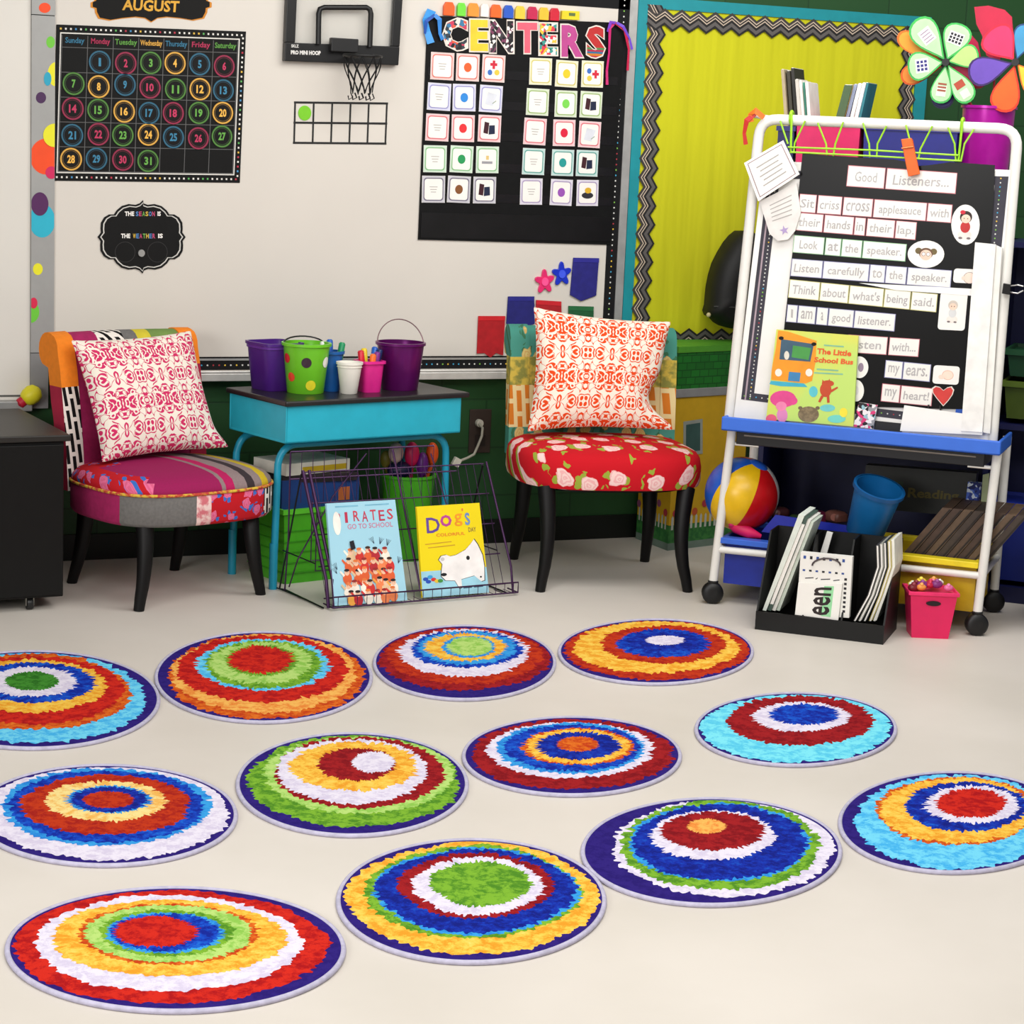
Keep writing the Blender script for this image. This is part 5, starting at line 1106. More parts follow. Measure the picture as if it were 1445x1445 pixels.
for a, dd in ((ax0, .0), (ax1, .0), (ax0+.02, DC), (ax1, DC)):
    c = CF.w(a, .040, dd); wl_ = MB(M((16, 16, 17), .45)).lathe(c, [(.012, -.022), (.033, -.022), (.040, -.014), (.040, .014), (.033, .022), (.012, .022)], 24, M3=Matrix.Rotation(math.atan2(cd_.y, cd_.x)+.35, 3, 'Z') @ Matrix.Rotation(math.pi/2, 3, 'X'))
    w_ = part('caster', wl_, ct, smooth=True); part('caster_hood', MB(M((20, 20, 22), .5)).lathe(c+Vector((0, 0, .034)), [(.018, 0), (.020, .010), (.012, .016), (.010, .03)], 20), w_, smooth=True)
# tray
ta, tb = CF.px(1021, 596, .04)[0], CF.px(1413, 638, .04)[0]
bl = M((52, 106, 210), .4, var=.04)
mb = MB(bl); mb.fbox(CF, ta, tb, .655, .665, -.22, .07); mb.fbox(CF, ta, tb, .655, .705, .055, .07); mb.fbox(CF, ta, ta+.012, .655, .705, -.22, .055); mb.fbox(CF, tb-.012, tb, .655, .705, -.22, .055); part('marker_tray', mb, ct, 'bright blue plastic tray', bevel=.004)
part('under_drawer', MB(M((16, 16, 20), .35)).fbox(CF, ta+.04, tb-.06, .600, .648, -.36, .0), ct, bevel=.003)
part('drawer_highlight', MB(M((120, 112, 104), .3, .7)).fbox(CF, ta+.07, tb-.09, .632, .637, 0, .004), ct)  # highlights of the black drawer, put in as a pale metallic strip
for a, b in ((ax0+.02, lpts[0][0]), (ax1, rpts[0][0])): part('top_side_rail', MB(wt).tube([CF.w(a, .645, DC), CF.w(b, .645, -.01)], .0115, 10), ct, smooth=True)
part('end_peg', MB(wt).tube([K(1092, 167), K(1062, 163)], .008, 8), ct, smooth=True)
# board panel
bq = [CF.px(1052, 575), CF.px(1400, 628), CF.px(1432, 240), CF.px(1088, 226)]
ba, bb_ = CF.px(1075, 400)[0]-.022, CF.px(1418, 420)[0]+.012; bz0_, bz1_ = .705, 1.625
BQ = [CF.px(1036, 589), CF.px(1394, 632), CF.px(1428, 240), CF.px(1079, 227)]; OQ = [CF.px(1047, 563), CF.px(1388, 606), CF.px(1424, 249), CF.px(1086, 240)]
part('board_panel', MB(M((236, 234, 230), .35, var=.02)).poly(CF, BQ, -.012, .012), ct, bevel=.003)
mb = MB(M((58, 56, 66), .7))
il, ir, ib, it = ba+.052, bb_-.045, bz0_+.055, bz1_-.03
mb.loop(CF, OQ, sq(OQ, .052, .948, .034, .966), .0128)
mb.use(M((170, 150, 160), .7)).poly(CF, sq(OQ, .014, .021, .0, 1), .0130)
dots(mb, CF, bil(OQ, .037, 0), bil(OQ, .037, 1), 60, .0035, .0132, 5); dots(mb, CF, bil(OQ, 0, .017), bil(OQ, 1, .017), 40, .0035, .0132, 6); dots(mb, CF, bil(OQ, .97, 0), bil(OQ, .97, 1), 60, .0035, .0132, 8)
part('dotted_border', mb, ct, 'dark paper border with tiny dots')
part('side_strip', MB(M((232, 230, 224), .4)).pxpoly(CF, [(1387, 610), (1397, 612), (1414, 350), (1403, 345)], .022, .034), ct)
pd = MB(M((238, 236, 232), .6)).pxpoly(CF, [(1356, 608), (1386, 610), (1405, 345), (1376, 342)], .036, .046); single('paper_pad', pd, 'white pad edge standing at the right side of the easel board', 'paper pad')
# lower bins and what is in them
mb = MB(); sl = CF.px(1080, 800)[0]
def bin_(nm, lb, a0, a1, c, z0, z1, lipc):
    T_ = CF; t = thing(nm, lb, 'bin', CF.w((a0+a1)/2, z0, DC/2)); m1 = MB(c); m1.fbox(CF, a0, a1, z0, z0+.006, DC+.04, -.03)
    for q in ((a0, a0+.006, DC+.04, -.03), (a1-.006, a1, DC+.04, -.03), (a0+.006, a1-.006, -.036, -.03), (a0+.006, a1-.006, DC+.04, DC+.046)): m1.fbox(CF, q[0], q[1], z0+.006, z1-.02, q[2], q[3])
    part('bin_wall', m1, t)
    m2 = MB(lipc)
    for q in ((a0-.01, a1+.01, -.036, .012), (a0-.01, a1+.01, DC+.02, DC+.046)): m2.fbox(CF, q[0], q[1], z1-.022, z1, q[2], q[3])
    for q in ((a0-.01, a0+.006), (a1-.006, a1+.01)): m2.fbox(CF, q[0], q[1], z1-.022, z1, DC+.046, -.036)
    part('rim', m2, t, bevel=.003); return t
mid = (ax0+ax1)/2
bin_('storage_bin', 'dark blue plastic bin on the left of the lower cart rails', ax0+.03, mid-.02, M((22, 44, 150), .4), .075, .252, M((50, 100, 205), .4))
bin_('storage_bin', 'yellow plastic bin on the right of the lower cart rails', mid+.02, ax1-.02, M((200, 165, 20), .4), .075, .262, M((232, 208, 30), .4))
# beach ball
bc = K(1047, 697, -.12); R_ = .138; ball = thing('beach_ball', 'striped beach ball in orange, blue, yellow, red and white on the lower cart', 'ball', bc-up*R_)
bcols_ = [(225, 180, 20), (190, 18, 24), (205, 205, 205), (30, 80, 180), (230, 90, 25), (26, 84, 185)]
az_ = (RR*.42+UU*.80-fw*.42).normalized(); axx = (-fw-az_*(-fw).dot(az_)).normalized(); Mr = Matrix((axx, az_.cross(axx), az_)).transposed()
mb = MB(M(bcols_[0], .3)); mb.sphere(bc, R_, 48, 24, M3=Mr, mats=lambda v, u: M(bcols_[min(5, int(((u+.13) % 1)*6))], .3)); part('ball_panels', mb, ball, smooth=True)
part('end_cap', MB(M((35, 85, 185), .3)).lathe(bc+Mr @ Vector((0, 0, R_*.955)), [(.001, .010), (.02, .0085), (.036, .002), (.038, -.002)][::-1], 24, M3=Mr), ball, smooth=True)
cz = CF.w(*CF.px(1044, 745, -.05), -.05); t = thing('pink_toy', 'hot pink soft toy lying under the beach ball in the blue bin', 'toy', cz-up*.03)
part('body', MB(M((215, 25, 90), .5)).tube([K(1028, 738, -.06), K(1040, 744, -.05), K(1058, 752, -.05), K(1074, 757, -.06)], [.012, .024, .022, .008], 12), t, smooth=True); part('ear', MB(M((225, 45, 110), .5)).sphere(K(1033, 738, -.04), .016), t, smooth=True)
mb = MB(multi('toy_mix', [(60, 20, 30), (20, 40, 30), (90, 20, 40), (110, 70, 60), (30, 25, 40)], 26))
toys = [((1108, 740), (70, 20, 40), .035, 'dark maroon small toy in the blue bin left of the blue bucket'), ((1128, 734), (35, 60, 30), .03, 'dark green small toy heaped in the blue bin'), ((1150, 728), (90, 20, 50), .032, 'dark magenta small toy heaped in the blue bin'), ((1180, 728), (100, 60, 52), .030, 'brownish small toy beside the tilted blue bucket'), ((1100, 722), (50, 16, 20), .026, 'dark red small toy right of the beach ball'), ((1164, 748), (30, 34, 90), .03, 'navy small toy low beside the tilted blue bucket')]
for (u, v), c, r, lb in toys:
    p = K(u, v, -.16); t = thing('small_toy', lb, 'toy', p-up*r, 0, 'small toys heaped in the blue bin'); part('body', MB(M(c, .5)).lathe(p-up*r*.7, [(.8*r, 0), (r, .2*r), (r, 1.0*r), (.7*r, 1.3*r)], 24, sq=5, rz=u*.1, sx=1.3), t, smooth=True); part('wheel', MB(M(tuple(min(255, int(v_*1.4)) for v_ in c), .5)).lathe(p+CF.n*r*1.05, [(r*.15, -.003), (r*.45, -.003), (r*.45, .006), (r*.15, .006)], 16, M3=Matrix.Rotation(math.atan2(cd_.y, cd_.x), 3, 'Z') @ Matrix.Rotation(math.pi/2, 3, 'X')), t)
part_ = MB(M((34, 50, 175), .5)); 
t = thing('blue_sheet', 'blue plastic sheet lying in the middle of the lower bin', 'sheet', K(1130, 750, -.06)); part('sheet_panel', MB(M((30, 44, 160), .4)).poly(CF, [CF.px(1072, 752, -.05), CF.px(1190, 768, -.05), CF.px(1200, 744, -.05), CF.px(1092, 728, -.05)], -.08, -.075), t)
# tilted blue bucket
p0 = K(1220, 752, -.02); p1 = K(1242, 692, -.02); axv = (p1-p0).normalized(); q_ = Vector((0, 0, 1)).rotation_difference((axv+cn_*.25).normalized()).to_matrix()
bt = thing('blue_bucket', 'plain blue plastic bucket tipped sideways on the lower cart', 'bucket', p0)
part('bucket_wall', MB(M((16, 98, 158), .4, var=.06)).lathe(p0, pot(.068, .086, .19), 40, close=False, M3=q_), bt, smooth=True)
part('rim', MB(M((14, 80, 135), .4)).lathe(p0, [(.086, .176), (.094, .178), (.094, .192), (.086, .193)], 40, close=False, M3=q_), bt, smooth=True)
# leaning dark folders
for i in range(11):
    a0 = CF.px(1258, 790, -.04)[0]+i*.0375; hgt = .235; ln = .165; dd = -.05-.004*(i % 3); T_ = [(a0, .20), (a0+.035, .20), (a0+.035+ln, .20+hgt), (a0+ln, .20+hgt)]
    c = [(84, 64, 50), (70, 52, 42), (94, 74, 56), (62, 50, 42)][i % 4]
    if a0+ln > ax1+.115: break
    t = thing('record_folder', 'brown folder leaning in the yellow bin, %s' % (['topmost at the left, beside the blue bucket', 'second from the left', 'third from the left', 'fourth from the left', 'fifth from the left', 'sixth from the left', 'seventh from the left, mid row', 'eighth from the left', 'ninth from the left', 'tenth from the left', 'eleventh from the left', 'twelfth from the left', 'thirteenth from the left', 'fourteenth from the left', 'last at the right'][i]), 'folder', CF.w(a0, .20, dd), 0, 'brown folders leaning in the yellow bin')
    part('cover', MB(M(c, .6, var=.25, scale=30)).poly(CF, T_, -.30, dd), t); part('paper_edge', MB(M((34, 26, 22), .7)).poly(CF, [(a0+.024, .204), (a0+.031, .204), (a0+.031+ln, .20+hgt-.004), (a0+.024+ln, .20+hgt-.004)], -.295, dd+.0015), t)
# dark box reading "Reading" behind them
rz0 = CF.px(1240, 712, -.2); t = thing('reading_box', 'dark box lettered Reading standing at the back of the lower cart shelf', 'box', CF.w(.60, .30, -.36))
rq = [CF.px(u, v, -.33) for u, v in ((1215, 716), (1372, 730), (1378, 668), (1222, 656))]
part('box_body', MB(M((24, 26, 22), .5, var=.2)).poly(CF, rq, -.385, -.33), t)
mb = MB(M((88, 78, 26), .6)); mb.pxtext(CF, [(1280, 706), (1352, 709), (1354, 694), (1282, 688)], 'Reading', -.329, .03); part('lettering', mb, t)
part('green_patch', MB(M((24, 44, 22), .5)).poly(CF, [CF.px(u, v, -.329) for u, v in ((1240, 704), (1272, 706), (1275, 680), (1243, 676))], -.3285), t)
t = thing('clear_bag', 'small blue and white packet beside the Reading box', 'packet', K(1374, 712, -.30)); part('packet', MB(multi('packet', [(40, 60, 140), (70, 100, 190), (200, 210, 225), (20, 30, 90)], 90)).poly(CF, [CF.px(u, v, -.28) for u, v in ((1362, 712), (1381, 713), (1384, 682), (1366, 680))], -.31, -.28), t); part('yellow_card', MB(M((150, 160, 120), .5)).poly(CF, [CF.px(u, v, -.27) for u, v in ((1384, 712), (1392, 713), (1396, 668), (1387, 670))], -.28, -.27), t)
# ---------------------------------------------------------------- the poster
pd_ = .020
zp = Z(1000, 180, 3.247)
PQ = [CF.px(*zp(*p), pd_) for p in ((268, 1262), (1218, 1292), (1312, 172), (430, 118))]
ps = thing('listening_chart', 'laminated black chart headed Good Listeners clipped to the easel cart', 'chart', CF.w(*PQ[0], pd_))
outl = [(340, 925), (258, 925+0), (258, 1262)]
P = [CF.px(*zp(*p), pd_) for p in ((430, 118), (560, 128), (700, 137), (850, 146), (915, 158), (960, 176), (1010, 172), (1110, 158), (1312, 172), (1306, 330), (1290, 540), (1262, 800), (1238, 1100), (1218, 1292), (900, 1284), (640, 1276), (300, 1262), (345, 925), (385, 560))]
pm = M((9, 9, 10), .28, var=.3, scale=5, spec=.16)
part('chart_sheet', MB(pm).poly(CF, P, pd_-.0015, pd_), ps)
pk = (200, 120, 130); gn = (140, 190, 145); lv = (150, 150, 190); yl = (200, 195, 130)
rows = [((640, 172), .0715, 97, [640, 812, 818, 1140], ['Good', None, 'Listeners...'], pk),
        ((418, 303), .072, 84, [418, 497, 503, 614, 620, 755, 760, 1002, 1006, 1118], ['Sit', None, 'criss', None, 'cross', None, 'applesauce', None, 'with'], pk),
        ((400, 388), .082, 82, [405, 528, 533, 668, 672, 722, 728, 856, 860, 955], ['their', None, 'hands', None, 'in', None, 'their', None, 'lap.'], pk),
        ((392, 492), .082, 80, [392, 533, 538, 610, 613, 706, 710, 908], ['Look', None, 'at', None, 'the', None, 'speaker.'], gn),
        ((382, 600), .075, 80, [382, 525, 528, 738, 741, 812, 815, 910, 914, 1115], ['Listen', None, 'carefully', None, 'to', None, 'the', None, 'speaker.'], lv),
        ((372, 695), .10, 84, [372, 512, 515, 645, 648, 805, 808, 928, 932, 1050], ['Think', None, 'about', None, "what's", None, 'being', None, 'said.'], yl),
        ((362, 810), .090, 80, [362, 410, 413, 494, 498, 550, 553, 668, 671, 858], ['I', None, 'am', None, 'a', None, 'good', None, 'listener.'], lv),
        ((640, 948), .065, 82, [640, 822, 830, 968], ['listen', None, 'with...'], pk),
        ((812, 1065), .10, 80, [812, 892, 895, 1020], ['my', None, 'ears.'], lv),
        ((796, 1172), .10, 82, [796, 880, 883, 1028], ['my', None, 'heart!'], pk)]
for (x0, y0), m_, h, br, ws, c in rows:
    for i, w_ in enumerate(ws):
        if w_ is None: continue
        xa, xb = br[i], br[i+1]; q = [(xa-.1*h, y0+m_*(xa-x0)+h), (xb-.09*h, y0+m_*(xb-x0)+h), (xb, y0+m_*(xb-x0)), (xa, y0+m_*(xa-x0))]
        cx, cy = sum(p[0] for p in q)/4, sum(p[1] for p in q)/4
        mb = MB(M(c, .5)).poly(CF, [CF.px(*zp(*p), pd_) for p in q], pd_+.0004)
        mb.use(M((234, 232, 226), .4, var=.02)).poly(CF, [CF.px(*zp(cx+(x-cx)*(1-6/(xb-xa)), cy+(y-cy)*.93), pd_) for x, y in q], pd_+.0007)
        hh = .60 if any(ch in w_ for ch in 'gpyj') else .48; off = .06*h if hh > .5 else 0
        wd = .80 if len(w_) > 1 else .25; wd = min(wd, .36*len(w_)*h*.45/(xb-xa)*1.6) if len(w_) > 2 else wd*.8
        tq_ = [(cx+(x-cx)*wd, cy+(y-cy)*hh+off) for x, y in q]
        mb.use(M((176, 172, 172), .6)).text(CF, [CF.px(*zp(*p), pd_) for p in tq_], w_, pd_+.0010, .012)
        part('word_card', mb, ps, 'word card reading '+w_)
def icon(pts, fnc, lb, rim=.93):
    P_ = [CF.px(*zp(*p), pd_) for p in pts]; c = (sum(p[0] for p in P_)/len(P_), sum(p[1] for p in P_)/len(P_)); mb = MB(M((236, 233, 228), .4, var=.02)).poly(CF, P_, pd_+.0005, pd_+.0012); fnc(mb, c); part('picture_cutout', mb, ps, lb)
def elp(cx, cy, rx, ry, n=28): return [(cx+rx*math.cos(2*math.pi*i/n), cy+ry*math.sin(2*math.pi*i/n)) for i in range(n)]
SKIN = M((238, 205, 185), .6); HAIR = M((60, 40, 34), .6); LINE = M((120, 110, 110), .6)
def e_(mb, c, x, y, rx, ry, mat, d): mb.use(mat).ell(CF, (c[0]+x, c[1]+y), rx, ry, pd_+.0012+d, n=18)
def kid(hair, body, bow=None, s=1.):
    def fn(mb, c):
        e_(mb, c, 0, -.035*s, .024*s, .016*s, M((232, 220, 212), .6), .0001); e_(mb, c, 0, -.008*s, .017*s, .020*s, body, .0002); e_(mb, c, 0, .026*s, .021*s, .021*s, hair, .0003); e_(mb, c, 0, .020*s, .016*s, .015*s, SKIN, .0004)
        for k in (-1, 1): e_(mb, c, k*.006*s, .021*s, .0016, .002, HAIR, .0005); e_(mb, c, k*.014*s, -.046*s, .007*s, .004*s, LINE, .0005)
        if bow: e_(mb, c, -.012*s, .042*s, .009*s, .007*s, bow, .0006)
    return fn
icon(elp(1177, 445, 65, 92), kid(M((50, 36, 34), .6), M((190, 50, 50), .6), M((200, 40, 60), .6)), 'oval picture of a seated child with red top')
def face(mb, c):
    for k in (-1, 1): e_(mb, c, k*.026, .010, .012, .011, M((110, 95, 60), .6), .0001)
    e_(mb, c, 0, .002, .024, .020, M((110, 80, 60), .6), .0002); e_(mb, c, 0, -.003, .020, .018, SKIN, .0003)
    for k in (-1, 1): e_(mb, c, k*.008, 0, .007, .007, LINE, .0004); e_(mb, c, k*.008, 0, .0055, .0055, PAPER, .0005)
icon(elp(996, 580, 84, 63), face, 'oval picture of a child face with glasses')
def rrp(x0, y0, x1, y1, sk, r=14): 
    out = []
    for cx, cy, a0 in ((x1-r, y0+r, -90), (x1-r, y1-r, 0), (x0+r, y1-r, 90), (x0+r, y0+r, 180)):
        for t in (0, 30, 60, 90): a = math.radians(a0+t); x = cx+r*math.cos(a); y = cy+r*math.sin(a); out.append((x-(y-y0)*.09, y+(x-x0)*sk))
    return out
def head2(mb, c): e_(mb, c, 0, -.006, .022, .020, LINE, .0001); e_(mb, c, 0, -.006, .0205, .0185, M((240, 215, 200), .6), .0002); e_(mb, c, -.022, -.008, .006, .007, M((240, 215, 200), .6), .0003)
icon(rrp(1125, 645, 1275, 710, .05), head2, 'card with the top of a pale cartoon head')
icon(rrp(1064, 752, 1188, 925, .05), kid(M((200, 190, 180), .6), M((205, 205, 205), .6), None, .8), 'white card with a small pencil-drawn child')
icon(rrp(1032, 1088, 1152, 1172, .06), lambda mb, c: (e_(mb, c, .006, 0, .020, .017, M((225, 175, 150), .6), .0001), e_(mb, c, .006, 0, .018, .015, M((240, 215, 198), .6), .0002), e_(mb, c, -.016, -.008, .010, .008, M((240, 215, 198), .6), .0003)), 'card with a cartoon ear')
icon(elp(690, 1098, 42, 50), lambda mb, c: e_(mb, c, .006, 0, .010, .016, M((150, 130, 150), .6), .0001), 'round cut-out half behind the book'); icon(elp(676, 1205, 36, 50), lambda mb, c: e_(mb, c, .0, 0, .010, .016, M((220, 215, 218), .6), .0001), 'blank white cut-out half behind the book')
hp_ = [(1075, 1272), (1048, 1240), (1030, 1215), (1028, 1198), (1042, 1188), (1060, 1192), (1076, 1206), (1092, 1194), (1110, 1190), (1120, 1204), (1114, 1224), (1096, 1250)]
mb = MB(M((225, 215, 205), .5)).poly(CF, [CF.px(*zp(1075+(x-1075)*1.12, 1228+(y-1228)*1.12), pd_) for x, y in hp_], pd_+.0005, pd_+.0010); mb.use(M((205, 55, 50), .5)).poly(CF, [CF.px(*zp(*p), pd_) for p in hp_], pd_+.0014); part('heart_cutout', mb, ps, 'red heart cut-out')
t = thing('paper_clip', 'large loop paper clip hanging below the red heart', 'paper clip', K(*zp(1032, 1350), .03)); part('wire', MB(M((60, 58, 58), .3, .6)).tube([K(*zp(x, y), .026) for x, y in ((1008, 1270), (1004, 1310), (1012, 1338), (1032, 1350), (1054, 1338), (1064, 1310), (1060, 1275))], .003, 8), t, smooth=True)
# clear tape; its gloss is put in as near-white colour
t = part('tape_strip', MB(M((242, 242, 240), .15, var=.01)).poly(CF, [CF.px(*zp(*p), pd_) for p in ((690, 712), (1275, 742), (1272, 776), (1100, 762), (860, 745))], pd_+.0016, pd_+.002), ps, 'clear tape strip with its shine painted white')
# ---------------------------------------------------------------- lime chart hooks, clothespin, cards
zh = Z(1020, 0, 3.4); lg = M((150, 205, 40), .4)
ch_ = thing('hook_rail', 'lime green wire hook rail hanging from the top bar of the easel cart', 'hook rail', K(*zh(700, 740), .03))
def wires(L, d, r=.0032):
    mb = MB(lg)
    for l in L: mb.tube([K(*zh(x, y), d) for x, y in l], r, 7)
    return mb
for L in ([[(275, 580), (312, 690)]], [[(395, 580), (345, 685), (340, 735)]], [[(455, 590), (495, 690), (500, 745)]], [[(578, 585), (540, 690), (530, 748)]], [[(672, 590), (702, 690), (705, 755)]], [[(785, 605), (742, 690), (738, 755)]], [[(878, 600), (895, 665)]], [[(1005, 605), (948, 715), (938, 765)]], [[(1080, 612), (1112, 690), (1118, 775)]], [[(1205, 620), (1160, 690), (1142, 775)]]):
    part('hook', wires(L, .03), ch_, smooth=True)
part('rail_wire', wires([[(312, 706), (700, 720), (1130, 745)]], .032), ch_, smooth=True); part('rail_wire', wires([[(330, 730), (700, 748), (1140, 772)]], .034), ch_, smooth=True)
for x, y0, y1 in ((330, 545, 735), (1150, 580, 775)):
    part('main_hook', wires([[(x, y0), (x-4 if x < 500 else x-20, y1)]], .026, .0042), ch_, smooth=True); part('hook_loop', MB(lg).tube([CF.w(*CF.px(*zh(x, y0+20)), 0)+(-CF.n*.022*math.cos(a)+up*.022*math.sin(a))*-1 for a in [2*math.pi*i/16 for i in range(16)]], .0055, 8, True), ch_, smooth=True)
t = thing('clothespin', 'orange clothespin gripping the top edge of the black chart', 'clothespin', K(*zh(915, 845), .04)); og = M((225, 95, 25), .5)
part('jaw', MB(og).poly(CF, [CF.px(*zh(x, y), .05) for x, y in ((855, 668), (905, 662), (945, 835), (890, 848))], .040, .052), t, bevel=.002); part('jaw', MB(M((205, 78, 18), .5)).poly(CF, [CF.px(*zh(x, y), .03) for x, y in ((860, 674), (910, 668), (945, 832), (895, 842))], .022, .032), t, bevel=.002)
part('spring', MB(M((200, 110, 60), .3, .6)).tube([K(*zh(858, 712), .054), K(*zh(915, 704), .054)], .003, 8), t)
t = thing('ring_cards', 'white square card with bordered verse tied at the left of the easel', 'card', K(1088, 283, .035))
c_ = [(1050, 230), (1105, 198), (1128, 246), (1070, 284)]; P = [CF.px(*p, .05) for p in c_]; ccx = cen(P); mb = MB(PAPER).poly(CF, P, .046, .050)
mb.use(M((150, 130, 135), .6)).loop(CF, [tuple(Vector(ccx)+(Vector(p)-Vector(ccx))*.88) for p in P], [tuple(Vector(ccx)+(Vector(p)-Vector(ccx))*.84) for p in P], .0505)
q = [P[3], P[2], P[1], P[0]]; mb.use(PENCIL)
for k in range(5): mb.poly(CF, sq(q, .22+.05*(k % 2), .78-.05*(k % 2), .24+.12*k, .27+.12*k), .0506)
part('card_front', mb, t, bevel=.0)
t = thing('ring_cards', 'white card with scalloped end and lilac star below the square verse card', 'card', K(1100, 340, .03)); P = [CF.px(*p, .03) for p in ((1072, 284), (1124, 258), (1130, 300), (1122, 326), (1112, 338), (1098, 340), (1086, 330))]; mb = MB(M((222, 218, 214), .6)).poly(CF, P, .028, .031)
q = [CF.px(*p, .03) for p in ((1088, 326), (1122, 318), (1122, 264), (1080, 286))]; mb.use(PENCIL)
for k in range(5): mb.poly(CF, sq(q, .12, .88, .30+.13*k, .33+.13*k), .0315)
part('card_front', mb, t); mb = MB(M((170, 150, 195), .5)); c = CF.px(1107, 325, .03)
mb.poly(CF, [(c[0]+(.018 if i % 2 else .007)*math.cos(math.pi*i/5), c[1]+(.018 if i % 2 else .007)*math.sin(math.pi*i/5)) for i in range(10)], .032); part('lilac_star', mb, t)
ribbon('red_ribbon', 'orange and red ribbon tied to the left end of the top cart bar', CF, lambda x, y: (x, y), [((190, 35, 25), [(1066, 160), (1054, 170), (1050, 188), (1052, 204)], .016), ((228, 110, 30), [(1078, 166), (1066, 156), (1058, 162), (1060, 172)], .018)], .03)
# binder clip right
t = thing('binder_clip', 'black and silver binder clip on the right edge of the easel', 'clip', K(1424, 408, .03)); part('clip_body', MB(BLACK).poly(CF, [CF.px(*p, .04) for p in ((1416, 400), (1426, 402), (1425, 416), (1414, 414))], .015, .045), t); part('clip_arms', MB(M((200, 200, 200), .3, .8)).tube([K(1424, 404, .03), K(1436, 402, .04), K(1444, 404, .04)], .0025, 6).tube([K(1424, 412, .03), K(1436, 414, .04), K(1444, 410, .04)], .0025, 6), t)
# ---------------------------------------------------------------- book on the tray and paper bits
fr = CF; q = quad(CF, (1095.5, 465), (1211, 474), (1204, 602), (1081, 591), .045); dB = .045
t = thing('picture_book', 'yellow green picture book titled The Little School Bus on the blue tray', 'book', CF.w(*q[0], dB), 0, BG)
part('pages', MB(PAPER).poly(CF, sq(q, .02, .98, .01, .985), dB-.010, dB-.003), t); t = part('cover', MB(M((212, 216, 92), .35, c2=(190, 220, 110), scale=4)).poly(CF, q, dB-.003, dB).poly(CF, q, dB-.012, dB-.010), t)
zq = Z(1050, 440, 3.905)
def zpoly(mb, pts, mat, d): return mb.use(mat).poly(CF, [CF.px(*zq(*p), dB) for p in pts], dB+d)
def zel(mb, cx, cy, rx, ry, mat, d): return zpoly(mb, elp(cx, cy, rx, ry, 20), mat, d)
mb = MB(M((235, 150, 30), .5)); zpoly(mb, [(188, 102), (240, 108), (400, 160), (395, 270), (375, 380), (340, 395), (150, 375), (152, 320), (175, 200)], M((235, 150, 30), .5), .0005)
zpoly(mb, [(205, 150), (385, 178), (365, 275), (195, 262)], M((60, 90, 110), .5), .0007); zpoly(mb, [(270, 185), (370, 200), (355, 265), (262, 250)], M((70, 150, 70), .5), .0009); zel(mb, 235, 240, 14, 24, M((225, 220, 205), .5), .0010)
zel(mb, 205, 145, 14, 10, BLACK, .0011); zel(mb, 385, 178, 14, 10, BLACK, .0011)
for x in (190, 358): zel(mb, x, 335, 19, 21, M((236, 232, 220), .5), .0010)
zpoly(mb, [(248, 330), (312, 336), (306, 385), (242, 380)], M((60, 130, 180), .5), .0010); zpoly(mb, [(148, 380), (330, 395), (350, 415), (200, 410), (140, 398)], M((60, 170, 195), .5), .0004)
part('bus_picture', mb, t)
mb = MB(M((218, 88, 36), .5)); mb.text(CF, [CF.px(*zq(*p), dB) for p in ((400, 232), (590, 246), (594, 214), (404, 200))], 'The Little', dB+.0008, .04); mb.text(CF, [CF.px(*zq(*p), dB) for p in ((385, 278), (600, 292), (604, 262), (389, 248))], 'School Bus', dB+.0008, .04)
mb.use(M((130, 185, 150), .5)); 
for a, b, y in ((440, 550, 180), (400, 520, 312), (385, 545, 332)): mb.poly(CF, [CF.px(*zq(*p), dB) for p in ((a, y), (b, y+8), (b, y+16), (a, y+8))], dB+.0006)
part('title', mb, t)
mb = MB(PAPER)
pkk = M((222, 70, 140), .5); zel(mb, 215, 480, 72, 46, pkk, .0005); zel(mb, 265, 490, 30, 24, pkk, .00055); zel(mb, 210, 570, 30, 40, M((215, 130, 180), .5), .0006); zel(mb, 205, 520, 30, 26, M((232, 130, 170), .5), .0008)
rd = M((190, 70, 35), .5); zel(mb, 450, 430, 32, 40, rd, .0006); zel(mb, 462, 395, 34, 18, rd, .0007); zpoly(mb, [(430, 395), (432, 372), (445, 388)], rd, .0008); zpoly(mb, [(462, 388), (470, 368), (478, 390)], rd, .0008); zpoly(mb, [(478, 430), (515, 412), (518, 420), (482, 444)], rd, .0009); zpoly(mb, [(425, 460), (440, 465), (420, 500), (408, 495)], rd, .0009); zpoly(mb, [(455, 465), (470, 462), (472, 500), (458, 502)], rd, .0009); zel(mb, 382, 440, 24, 30, M((90, 195, 205), .5), .0007)
zel(mb, 355, 565, 58, 44, M((110, 95, 70), .5, c2=(140, 122, 90), scale=60), .0007); zel(mb, 310, 530, 12, 10, M((110, 95, 70), .5), .0008); zel(mb, 405, 530, 12, 10, M((110, 95, 70), .5), .0008)
zel(mb, 460, 530, 42, 20, M((110, 200, 200), .5), .0006); zel(mb, 510, 590, 50, 22, M((110, 205, 190), .5), .0007); zel(mb, 548, 555, 22, 26, M((240, 220, 60), .5), .0009); zel(mb, 150, 590, 30, 26, M((222, 90, 120), .5), .0006)
part('cover_picture', mb, t)
t = thing('white_sheet', 'plain white sheet leaning at the bottom right of the easel tray', 'paper', K(1310, 610, .035)); part('sheet', MB(M((240, 238, 234), .6, var=.01)).poly(CF, [CF.px(*p, .04) for p in ((1270, 608), (1386, 614), (1388, 588), (1276, 572))], .036, .040), t)
t = thing('note_pad', 'small pink, black and white notepad between the book and white sheet', 'notepad', K(1220, 604, .03)); P = [CF.px(*p, .035) for p in ((1204, 602), (1232, 605), (1238, 572), (1212, 568))]
part('pad_cover', MB(multi('pad', [(235, 230, 232), (235, 230, 232), (215, 60, 120), (40, 36, 40), (150, 150, 155), (150, 190, 200)], 90)).poly(CF, P, .028, .036), t); part('pad_pages', MB(PAPER).poly(CF, P, .024, .028), t)
